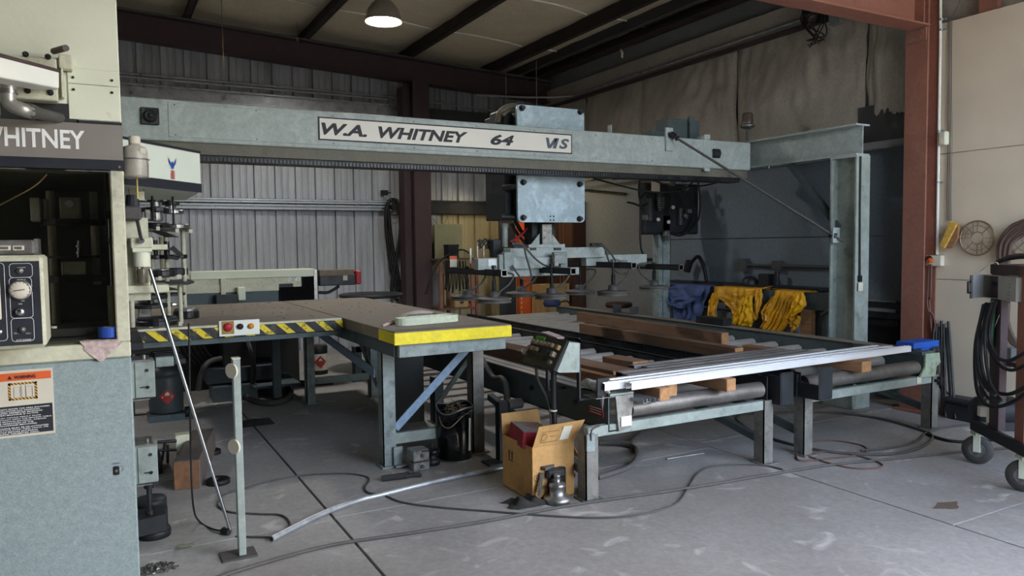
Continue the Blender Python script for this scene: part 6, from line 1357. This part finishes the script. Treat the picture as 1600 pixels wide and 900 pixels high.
def sheet(t, nm, L_, R_, m, seed, amp=.03, folds=5, over=True, X0=6.56):
    """a hanging cloth piece between two edges, creased and bent over the rail at its top"""
    nu, nv = 30, 26; v = []
    def samp(P, w):
        P = [aX(x, y, X0) for x, y in P]; d_ = [0]
        for p, q_ in zip(P[:-1], P[1:]): d_.append(d_[-1] + (q_ - p).length)
        w *= d_[-1]
        for i in range(len(P) - 1):
            if w <= d_[i + 1] + 1e-9: k = (w - d_[i]) / max(1e-6, d_[i + 1] - d_[i]); return P[i].lerp(P[i + 1], k)
        return P[-1]
    for j in range(nv + 1):
        w = j / nv; a_ = samp(L_, w); b_ = samp(R_, w)
        for i in range(nu + 1):
            u = i / nu; p = a_.lerp(b_, u)
            ph = u * folds + .9 * noise.noise((u * 2.2, w * 2.0, seed)) + .35 * w
            f = abs(math.sin(PI * ph)); g = noise.noise((u * 5 + w * 3, w * 5 - u * 2, seed + 3))
            X = X0 - amp * (.25 + .75 * w) * f - .022 * (g + .4) - .010 * abs(noise.noise((u * 13, w * 11, seed)))
            edge = min(u, 1 - u); X += .02 * max(0, .08 - edge) / .08
            zz = p.z + .012 * noise.noise((u * 6, seed, 1)) * (1 if j in (0, nv) else .4)
            if j == nv: zz += .022 * noise.noise((u * 9, seed, 7))
            if over and w < .12: k = 1 - w / .12; X = X * (1 - k) + 6.70 * k; zz = max(zz - .02 * k, 1.112)
            v.append((X, p.y + .006 * g, zz))
    mb = MB().add(v, [(j * (nu + 1) + i, j * (nu + 1) + i + 1, (j + 1) * (nu + 1) + i + 1, (j + 1) * (nu + 1) + i) for j in range(nv) for i in range(nu)], True)
    o = build(nm, mb, M[m], t); k = o.modifiers.new('cloth', 'SOLIDIFY'); k.thickness = .006; return o
def back_flap(t, y0, y1, m, seed):
    mb = MB(); v = [(6.735 + .012 * math.sin(i * 1.7 + seed), y0 + (y1 - y0) * i / 14, 1.115 - .28 * j / 5) for j in range(6) for i in range(15)]
    mb.add(v, [(j * 15 + i, j * 15 + i + 1, (j + 1) * 15 + i + 1, (j + 1) * 15 + i) for j in range(5) for i in range(14)], True)
    mb2 = [(6.70, y0 + (y1 - y0) * i / 14, 1.112) for i in range(15)] + [(6.735 + .012 * math.sin(i * 1.7 + seed), y0 + (y1 - y0) * i / 14, 1.115) for i in range(15)]
    mb.add(mb2, [(i, i + 1, 16 + i, 15 + i) for i in range(14)], True)
    build('back_panel', mb, M[m], t)
wc_ = thing('work_coat', 'crumpled blue work coat hung over the far end of the coat rail', 'coat', (6.62, 7.4, .6))
sheet(wc_, 'coat_body', [(1041, 443), (1042, 460), (1050, 478), (1058, 505)], [(1113, 449), (1104, 468), (1100, 488), (1093, 506)], 'blue_cloth', 2.1, .05, 4)
sheet(wc_, 'coat_hood', [(1040, 448), (1041, 462), (1046, 476)], [(1098, 450), (1096, 462), (1070, 482)], 'blue_cloth', 4.4, .05, 3, False, 6.50)
back_flap(wc_, 7.0, 7.75, 'blue_cloth', 1)
ra = thing('rain_coat', 'dirty yellow rain coat with two hanging sleeves next to the blue coat', 'coat', (6.62, 6.5, .6))
sheet(ra, 'coat_body', [(1117, 450), (1114, 461), (1138, 476), (1152, 494)], [(1184, 446), (1183, 458), (1176, 470), (1166, 486)], 'yellow_cloth', 5.3, .05, 4)
sheet(ra, 'sleeve', [(1113, 458), (1107, 475), (1108, 492), (1112, 507)], [(1127, 458), (1121, 478), (1119, 494), (1121, 509)], 'yellow_cloth', 6.1, .035, 2, False, 6.54)
sheet(ra, 'sleeve', [(1180, 447), (1180, 468), (1181, 486), (1180, 500)], [(1191, 445), (1191, 464), (1188, 482), (1185, 498)], 'yellow_cloth', 6.9, .03, 2, True, 6.54)
sheet(ra, 'lining', [(1160, 464), (1152, 480), (1147, 494), (1146, 506)], [(1176, 462), (1176, 478), (1180, 496), (1175, 511)], 'bright_yellow', 7.2, .045, 3, False, 6.53)
back_flap(ra, 6.15, 6.85, 'yellow_cloth', 2)
rb_ = thing('rain_coat', 'dirty yellow rain coat with bright lining nearest the gantry column', 'coat', (6.62, 5.8, .6))
sheet(rb_, 'coat_body', [(1212, 452), (1206, 470), (1198, 492), (1192, 513)], [(1264, 456), (1248, 470), (1238, 498), (1221, 521)], 'yellow_cloth', 8.7, .06, 5)
sheet(rb_, 'sleeve', [(1205, 466), (1196, 476), (1189, 488), (1196, 502)], [(1214, 462), (1210, 478), (1204, 492), (1202, 504)], 'yellow_cloth', 9.3, .03, 2, False, 6.53)
sheet(rb_, 'lining', [(1240, 460), (1240, 472), (1236, 484), (1231, 498)], [(1257, 458), (1258, 470), (1261, 478), (1240, 496)], 'bright_yellow', 3.2, .04, 2, False, 6.51)
sheet(rb_, 'torn_flap', [(1229, 497), (1232, 504), (1239, 518)], [(1252, 492), (1251, 504), (1246, 514)], 'yellow_cloth', 1.2, .03, 2, False, 6.55)
back_flap(rb_, 5.5, 6.1, 'yellow_cloth', 3)
bw = thing('bench_welder', 'low dark workbench line with lamps against the dim hazy right wall', 'workbench', (7.0, 6.6, 0)); bw.name = 'wall_bench'; ORG['wall_bench'] = Vector((7.0, 6.6, 0))
build('top', MB().box(6.90, 7.13, 5.6, 8.2, 1.10, 1.13), M['motor'], bw)
for yy in (5.7, 8.1): build('leg', MB().box(7.0, 7.06, yy - .03, yy + .03, 0, 1.10), M['motor'], bw)
build('pipe_run', MB().cyl((7.08, 5.5, 1.36), (7.08, 6.9, 1.36), .018, n=8).box(7.04, 7.12, 6.82, 6.94, 1.28, 1.44).box(7.04, 7.12, 6.28, 6.4, 1.32, 1.42), M['purlin_grey'], bw)
build('lamp_arm', MB().tube(curve([(7.0, 7.45, 1.13), (7.0, 7.52, 1.35), (7.0, 7.62, 1.46), (7.0, 7.75, 1.38)], 6), .025, 7).cyl((7.0, 7.78, 1.40), (7.0, 7.84, 1.26), .05, n=12), M['black'], bw)
each('bench_tool', MB().box(6.98, 7.1, 6.4, 6.55, 1.13, 1.26).cyl((7.0, 6.28, 1.13), (7.0, 6.28, 1.30), .03, n=10).lathe((7.0, 6.7, 1.13), [(.10, 0), (.10, .05), (.06, .09), (0, .10)], 14), M['motor'], bw)
# junction box with loose wires high on the right wall
jw = thing('wire_tangle', 'grey junction box with loose dangling wires high on the insulated wall', 'wiring', (6.9, 5.6, 3.9))
a = aX(1300, 5, 6.95); b = aX(1315, 36, 6.95)
build('box', MB().box(6.90, 6.985, b.y, a.y, b.z, a.z + .2), M['greywall'], jw)
build('bracket', MB().sb(1253, 10, 1272, 16, 6.95, .05).sb(1274, 5, 1300, 30, 6.98, .05), M['motor'], jw)
ww = MB(); random.seed(8)
for k in range(9):
    x0_ = random.uniform(1256, 1300); pts = [(x0_, random.uniform(12, 24)), (x0_ + random.uniform(-10, 10), random.uniform(28, 42)), (random.uniform(1264, 1292), random.uniform(46, 64)), (random.uniform(1258, 1288), random.uniform(60, 74))]
    ww.tube(curve([aX(x, y, 6.9) for x, y in pts], 6), .007, 5)
ww.tube(curve([aX(1254, 12, 6.9), aX(1256, 24, 6.9), aX(1260, 42, 6.9)], 4), .012, 5)
each('loose_wire', ww, M['black'], jw)
wt_ = MB()
for px, py in ((1264, 70), (1270, 66), (1278, 69), (1283, 62), (1260, 41)): q = aX(px, py, 6.9); wt_.cyl(q, q + Vector((0, -.05, .02)), .008, n=6)
each('wire_end', wt_, M['copper'], jw)
torn = MB().tube(curve([aZ(970, 78, 4.5), aZ(972, 82, 4.42), aZ(972, 90, 4.35)], 3), .02, 5)
build('torn_strip', torn, M['vinyl'], ceiling)
pp = MB().cyl((5.96, 6.3, 4.50), (6.35, 6.5, 4.52), .02, n=8).cyl((6.35, 6.5, 4.50), (6.35, 6.5, 4.66), .02, n=8).cyl((6.28, 6.46, 4.515), (6.35, 6.5, 4.52), .032, n=10)
build('pipe_stub', pp, M['wire'], ceiling)

# ================================================================== RIGHT WALL FITTINGS
X = 6.98
co = thing('wall_conduit', 'white electrical conduit pipe running up the beige wall beside the column', 'conduit', (X, 4.3, 1.5))
q = aX(1464, 398, X); qt = aX(1469, 0, X)
build('pipe', MB().tube([(X, q.y, q.z), (X, q.y + .01, 3.45), (X, qt.y, 4.2)], .013, 10), M['white'], co)
for py in (285, 205, 48, 32): p = aX(1466, py, X); each('strap', MB().cyl((X, q.y + .005, p.z - .01), (X, q.y + .005, p.z + .01), .018, n=10).box(X, X + .02, q.y - .035, q.y + .03, p.z - .006, p.z + .006), M['galv'], co)
sw = thing('motion_sensor', 'small cream sensor box fixed on the white wall conduit', 'sensor', (X, 4.28, 2.55))
a = aX(1466, 206, X - .05); b = aX(1477, 226, X - .05)
build('box', MB().box(X - .05, X + .02, b.y, a.y, b.z, a.z), M['cream'], sw, .01)
build('sensor_window', MB().box(X - .056, X - .05, b.y + .03, a.y - .008, b.z + .015, b.z + .06), M['paper'], sw, .003)
ot = thing('wall_outlet', 'cream double outlet box with a plugged brown cord on the beige wall', 'outlet', (X, 4.33, 1.40))
a = aX(1446, 399, X - .04); b = aX(1470, 416, X - .04)
build('box', MB().box(X - .04, X + .02, b.y, a.y, b.z, a.z), M['paper'], ot, .006)
p = aX(1455, 405, X - .04); build('socket', MB().cyl(p + Vector((0, .02, 0)), p + Vector((-.008, .02, 0)), .035, n=16), M['motor'], ot)
build('plug', MB().cyl(p + Vector((-.008, .0, -.01)), p + Vector((-.05, .0, -.02)), .026, .018, n=12), M['orange'], ot)
p1 = aX(1455, 413, X - .06)
cdm = MB().tube(curve([p1, p1 + Vector((0, 0, -.3)), aX(1452, 470, X - .04), aX(1456, 520, X - .03), aX(1464, 590, X - .04), aX(1478, 620, X - .08), aZ(1500, 645, .012), aZ(1560, 668, .012)], 7), .010, 7)
cdm.tube(curve([p1 + Vector((0, .02, 0)), p1 + Vector((0, .03, -.4)), aX(1460, 500, X - .03), aX(1468, 590, X - .05), aX(1484, 618, X - .1), aZ(1512, 648, .012), aZ(1570, 664, .012)], 7), .009, 7)
solo('extension_cord', cdm, M['copper'], 'brown extension cord hanging from the outlet down to the floor', 'cord')
wb_ = MB()
for k in range(5):
    px = 1480 + k * 1.6; wb_.tube(curve([aX(px + 1, 33, X + .005), aX(px + (k % 2), 120, X), aX(px + 1 - (k % 2), 220, X), aX(px - .5, 300, X), aX(px, 345, X)], 8), .0022, 5)
wb_.tube(curve([aX(1483, 33, X), aX(1490, 22, X), aX(1498, 6, X), aX(1502, -6, X)], 5), .003, 5)
solo('wire_bundle', wb_, M['hose'], 'bundle of thin wires hanging down the beige wall beside the conduit', 'wires')
br = thing('push_broom_head', 'yellow bristle push-broom head hung on the beige wall', 'brush', (X, 4.18, 1.58)); br.name = 'brush_head'; ORG['brush_head'] = Vector((X, 4.18, 1.58))
c = [aX(1473, 385, X - .02), aX(1481, 388, X - .02), aX(1501, 350, X - .02), aX(1489, 346, X - .02)]
build('bristles', MB().prism(c, (-.06, 0, 0)), M['bristle'], br, .004)
c2 = [aX(1481, 388, X - .02), aX(1490, 388, X - .02), aX(1500, 372, X - .02), aX(1501, 350, X - .02)]
build('wood_back', MB().prism(c2, (-.04, 0, 0)), M['wood'], br)
def fan_guard(px, py, lab, R_):
    c = aX(px, py, X - .03); t = thing('fan_guard', lab, 'fan guard', (X, c.y, c.z - R_))
    fm = MB()
    for rr, w_ in ((R_, .007), (R_ * .72, .003), (.055, .005)): fm.tube([(X - .03, c.y + rr * math.cos(a), c.z + rr * math.sin(a)) for a in np.linspace(0, 2 * PI, 41)], w_, 5)
    for k in range(8):
        a = k * PI / 4; fm.bar((X - .03, c.y + .05 * math.cos(a), c.z + .05 * math.sin(a)), (X - .03, c.y + R_ * math.cos(a), c.z + R_ * math.sin(a)), .012, .004)
        if k % 2 == 0: fm.bar((X - .03, c.y + .05 * math.cos(a) + .04 * math.sin(a), c.z + .05 * math.sin(a) + .04 * math.cos(a)), (X - .03, c.y + R_ * .98 * math.cos(a) + .04 * math.sin(a), c.z + R_ * .98 * math.sin(a) + .04 * math.cos(a)), .008, .004)
    build('wire_guard', fm, M['wire'], t)
    build('back_ring', MB().tube([(X + .008, c.y + .03 + R_ * .98 * math.cos(a), c.z + R_ * .98 * math.sin(a)) for a in np.linspace(0, 2 * PI, 33)], .004, 4), M['wire'], t)
fan_guard(1527, 372, 'round brown wire fan guard hung on the beige wall by the brush head', .155)
fan_guard(1607, 372, 'round wire fan guard cut by the right frame edge over black hoses', .165)
hk = MB()
for k in range(6):
    o = k * .035; hk.tube(curve([aX(1560 + k * 3, 412, X - .05), aX(1560 + k * 4, 382, X - .05 - .01 * (k % 2)), aX(1574 + k * 4, 360 + k * 2, X - .05), aX(1592 + k * 3, 348 + k * 3, X - .05), aX(1625, 346 + k * 3, X - .05), aX(1660, 370, X - .05), aX(1668, 440, X - .05), aX(1640, 540, X - .05), aX(1606 - k * 3, 552 - k * 2, X - .05), aX(1580 - k * 1, 520, X - .05), aX(1566 + k * 2, 460, X - .05), aX(1561 + k * 3, 420, X - .05)], 7), .016, 7)
solo('hose_coil', hk, mat('grey brown hose', '#5b4a42', .6, 0, .2, 6), 'thick coil of grey-brown hose hung on the beige wall behind the cart', 'hose')
rdm = []
for k in range(7):
    q0 = aZ(1470 - k * 6, 634 - k * .5, 0); q0 = Vector((6.80 + .02 * (k % 2), 4.29 - k * .045, .012)); q1 = Vector((6.965, 4.335 - k * .022, .88 - .03 * (k % 3)))
    solo('metal_rod', MB().cyl(q0, q1, .012, n=8), M['oily'], 'thin dark metal rod, ' + ('first', 'second', 'third', 'fourth', 'fifth', 'sixth', 'last')[k] + ' from the red column, leaning on the beige wall', 'rod', 'dark rods leaning by the column')
tb2 = thing('tool_case', 'long low black tool case on the floor against the beige wall', 'case', (6.75, 4.0, 0))
build('body', MB().box(6.80, 6.98, 3.64, 4.12, 0, .14), M['motor'], tb2, .01)
build('lid', MB().box(6.79, 6.985, 3.63, 4.13, .14, .20), M['motor'], tb2, .02)
build('handle', MB().tube(curve([(6.79, 3.8, .16), (6.765, 3.83, .15), (6.765, 3.93, .15), (6.79, 3.96, .16)], 5), .008, 6), M['black'], tb2)

# ================================================================== WELDING CART
o0 = Vector((5.607, 3.145, 0)); dx = Vector((-.594, -.804, 0)).normalized(); dy = Vector((.804, -.594, 0)).normalized()
ct = thing('equipment_cart', 'tall maroon steel cart on grey casters at the right edge, carrying cables', 'cart', o0, None, True, math.atan2(dx.y, dx.x))
def L(px, py, y=0.0):   # point of the cart's own frame seen at a frame position, on its plane y
    q = _ray(px, py); n_ = dy; t_ = ((o0 + dy * y - EYE).dot(n_)) / q.dot(n_); w = EYE + q * t_ - o0; return Vector((w.dot(dx), y, w.z))
a = L(1520, 655); b = L(1520, 671)
build('base_rail', MB().box(a.x, 1.15, -.02, .02, b.z, a.z).box(a.x, a.x + .04, .02, .62, b.z, a.z).box(1.1, 1.15, .02, .62, b.z, a.z).box(a.x, 1.15, .62, .66, b.z, a.z), M['motor'], ct, .003)
zr_ = a.z; zt_ = L(1542, 412).z
x1a, x1b = L(1546, 550).x, L(1562, 550).x
build('upright', MB().box(x1a, x1b, .0, .05, zr_, zt_), M['maroon'], ct, .003)
x2a, x2b = L(1588, 550).x, L(1603, 550).x
for yy in (0, .60): build('upright', MB().box(x2a, x2b, yy, yy + .05, zr_, zt_), M['red_oxide'], ct, .003)
build('upright', MB().box(x1a, x1b, .60, .65, zr_, zt_), M['maroon'], ct, .003)
build('top_rail', MB().box(x1a - .02, 1.15, 0, .05, zt_ - .07, zt_ - .002).box(x1a - .02, 1.15, .60, .65, zt_ - .07, zt_ - .002).box(x1a - .02, x1b, .05, .60, zt_ - .06, zt_ - .002), M['maroon'], ct, .003)
build('shelf', MB().box(x1a, x2b, .05, .60, L(1575, 575).z, L(1575, 568).z), M['maroon'], ct)
build('back_panel', MB().box(x1a, x2b + .3, .56, .58, L(1575, 560).z, L(1575, 480).z).box(x1a, x2b, .45, .47, L(1560, 508).z, L(1560, 470).z), M['maroon'], ct)
for xx in (.0, .63, ):
    for yy in (0, .62):
        w_ = build('caster_fork', MB().box(xx - .045, xx + .045, yy - .035, yy + .035, .215, .235).obox((xx + .027, yy - .02, .155), .003, .024, .065, Matrix.Rotation(-.64, 3, 'Z')).obox((xx - .027, yy + .02, .155), .003, .024, .065, Matrix.Rotation(-.64, 3, 'Z')).cyl((xx, yy, .235), (xx, yy, b.z + .005), .02, n=10), M['cream'], ct, .002)
        build('caster_wheel', MB().lathe((xx + .021, yy - .016, .103), [(.055, 0), (.095, 0), (.103, .012), (.103, .04), (.095, .052), (.055, .052)], 30, (-.80, .60, 0)), mat('grey rubber tyre', '#4a4846', .7, 0, .12, 10), w_)
        build('wheel_hub', MB().lathe((xx + .021, yy - .016, .103), [(0, -.006), (.016, -.006), (.018, .004), (.048, .004), (.055, 0), (.057, .05)], 24, (-.80, .60, 0)), M['tool'], w_)
# open switch box
A = L(1537, 429, -.03); B = L(1588, 472, -.03)
C0 = L(1517, 430, -.03)
sbx = build('switch_box', MB().box(A.x, B.x, -.03, -.024 + .0, B.z, A.z), M['greywall'], ct)
bxm = MB().box(A.x, B.x, .12, .126, B.z, A.z).box(A.x, B.x, -.03, .126, A.z - .005, A.z).box(A.x, B.x, -.03, .126, B.z, B.z + .005).box(A.x, A.x + .005, -.03, .12, B.z, A.z).box(B.x - .005, B.x, -.03, .12, B.z, A.z)
mid = A.x + (B.x - A.x) * .48
build('switch_box_shell', bxm, mat('grey enclosure paint', '#8d8d88', .5, .1, .06, 5), ct)
sbx.data = build('tmp', MB().box(mid, B.x, -.034, -.028, B.z, A.z), mat('grey enclosure face', '#96958f', .5, .1, .06, 5), ct).data
bpy.data.objects.remove(bpy.data.objects['tmp'])
build('switch_gear', MB().box(A.x + .02, mid, .05, .12, B.z + .02, A.z - .02).box(A.x + .06, mid - .01, 0, .05, (A.z + B.z) / 2, (A.z + B.z) / 2 + .04), M['motor'], ct, .003)
kn = MB()
for k in range(3): kn.lathe((mid + (B.x - mid) * .62, -.034, A.z - .06 - k * .05), [(.012, 0), (.016, .001), (.018, 0)], 16, (0, -1, 0))
each('knockout', kn, M['greywall'], ct)
dd = Vector((L(1517, 430).x - A.x, 0, 0)); dl = abs(dd.x) * 1.15
dm_ = MB(); e = Vector((-.80, -.60, 0)) 
P0 = Vector((A.x, -.03, B.z)); P1 = L(1517, 474, -.16); P1.z = B.z; e = (P1 - P0).normalized()
dm_.prism([P0, P1, P1 + Vector((0, 0, A.z - B.z)), P0 + Vector((0, 0, A.z - B.z))], (.6 * .01, -.8 * .01, 0))
dr = build('switch_door', dm_, mat('pale enclosure door', '#a6a9aa', .45, .2, .05, 5), ct)
build('door_edge', MB().bar(P1, P1 + Vector((0, 0, A.z - B.z)), .02, .012), M['hose'], dr)
hm_ = (P1 + Vector((0, 0, (A.z - B.z) * .72)), P1 + Vector((0, 0, (A.z - B.z) * .25)))
build('door_handle', MB().tube([hm_[0], hm_[0] + e * .045, hm_[1] + e * .045, hm_[1]], .008, 6), M['black'], dr)
# cables draped over the cart
cm = MB()
for k, (pts, r_) in enumerate((
    (((1542, 474), (1532, 500), (1524, 540), (1524, 590), (1530, 620), (1545, 634), (1566, 634), (1590, 624), (1612, 606)), .013),
    (((1546, 474), (1538, 505), (1532, 550), (1538, 590), (1552, 610), (1575, 616), (1600, 606), (1620, 590)), .013),
    (((1552, 474), (1544, 496), (1540, 520), (1548, 550), (1564, 572), (1584, 578), (1610, 566)), .012),
    (((1556, 470), (1548, 500), (1546, 530), (1556, 556), (1575, 564), (1600, 552), (1620, 540)), .012),
    (((1540, 475), (1531, 505), (1528, 560), (1532, 600), (1544, 622), (1566, 628)), .012),
    (((1549, 475), (1540, 512), (1540, 560), (1548, 600), (1564, 626)), .011),
    (((1537, 476), (1527, 530), (1530, 580), (1541, 605), (1556, 618)), .012))):
    cm.tube(curve([L(x, y, -.05 - .016 * k) for x, y in pts], 6), r_, 7)
each('cable', cm, M['black'], ct)
cm = MB()
for k in range(3): cm.tube(curve([L(1556, 411, .1 + .05 * k), L(1572, 405 - k, .1 + .05 * k), L(1600, 401 - k, .1 + .05 * k), L(1640, 404, .1 + .05 * k)], 5), .016, 7)
each('cable', cm, M['black'], ct)
build('green_sleeve', MB().cyl(L(1552, 468, -.02), L(1548, 540, -.02), .018, n=10), mat('faded green pipe', '#3f6b52', .5, 0, .2, 8), ct)
build('wire_hook', MB().tube(curve([L(1530, 425, .0), L(1545, 414, .0), L(1556, 410, .0), L(1560, 413, .0)], 4), .004, 5).tube([L(1562, 492, .0), L(1552, 516, .0)], .004, 5), M['white'], ct)
build('bottle', MB().cyl(L(1549, 545, .02), L(1548, 660, .02), .028, n=14), M['paper'], ct)
mt = L(1575, 655, .25)
build('motor', MB().lathe((mt.x, -.0, mt.z + .07), [(0, 0), (.07, 0), (.095, .03), (.10, .06), (.10, .28), (.08, .32), (0, .33)], 22, (0, 1, 0)), M['motor'], ct)
build('motor_box', MB().box(mt.x - .05, mt.x + .06, .05, .2, mt.z + .16, mt.z + .24), M['maroon'], ct, .004)
build('hydraulic_bracket', MB().box(L(1584, 560, .3).x - .12, L(1584, 560, .3).x, .28, .32, L(1584, 575, .3).z, L(1584, 545, .3).z), M['greywall'], ct)
build('cable_clip', MB().box(x1a - .05, x1a, -.05, .0, L(1540, 650).z, L(1540, 635).z), M['paper'], ct, .003)
# unseen lamp added to brighten the cream corner, hidden behind the gantry carriage

sl_ = thing('added_strip_light', 'unseen warm strip light added behind the carriage plate to brighten the cream corner', 'lamp', (6.05, 10.7, 2.45))
build('tray', MB().box(5.98, 6.12, 10.1, 11.3, 2.47, 2.53), M['greywall'], sl_, .004)
build('tube', MB().cyl((6.05, 10.12, 2.452), (6.05, 11.28, 2.452), .018, n=10), mat('warm lit tube', '#ffffff', .4, 0, 0, emit=(1.0, .82, .5), estr=6.0), sl_)
for yy in (10.2, 11.2): build('chain', MB().cyl((6.05, yy, 2.53), (6.05, yy, 4.5), .006, n=5), M['galv'], sl_)
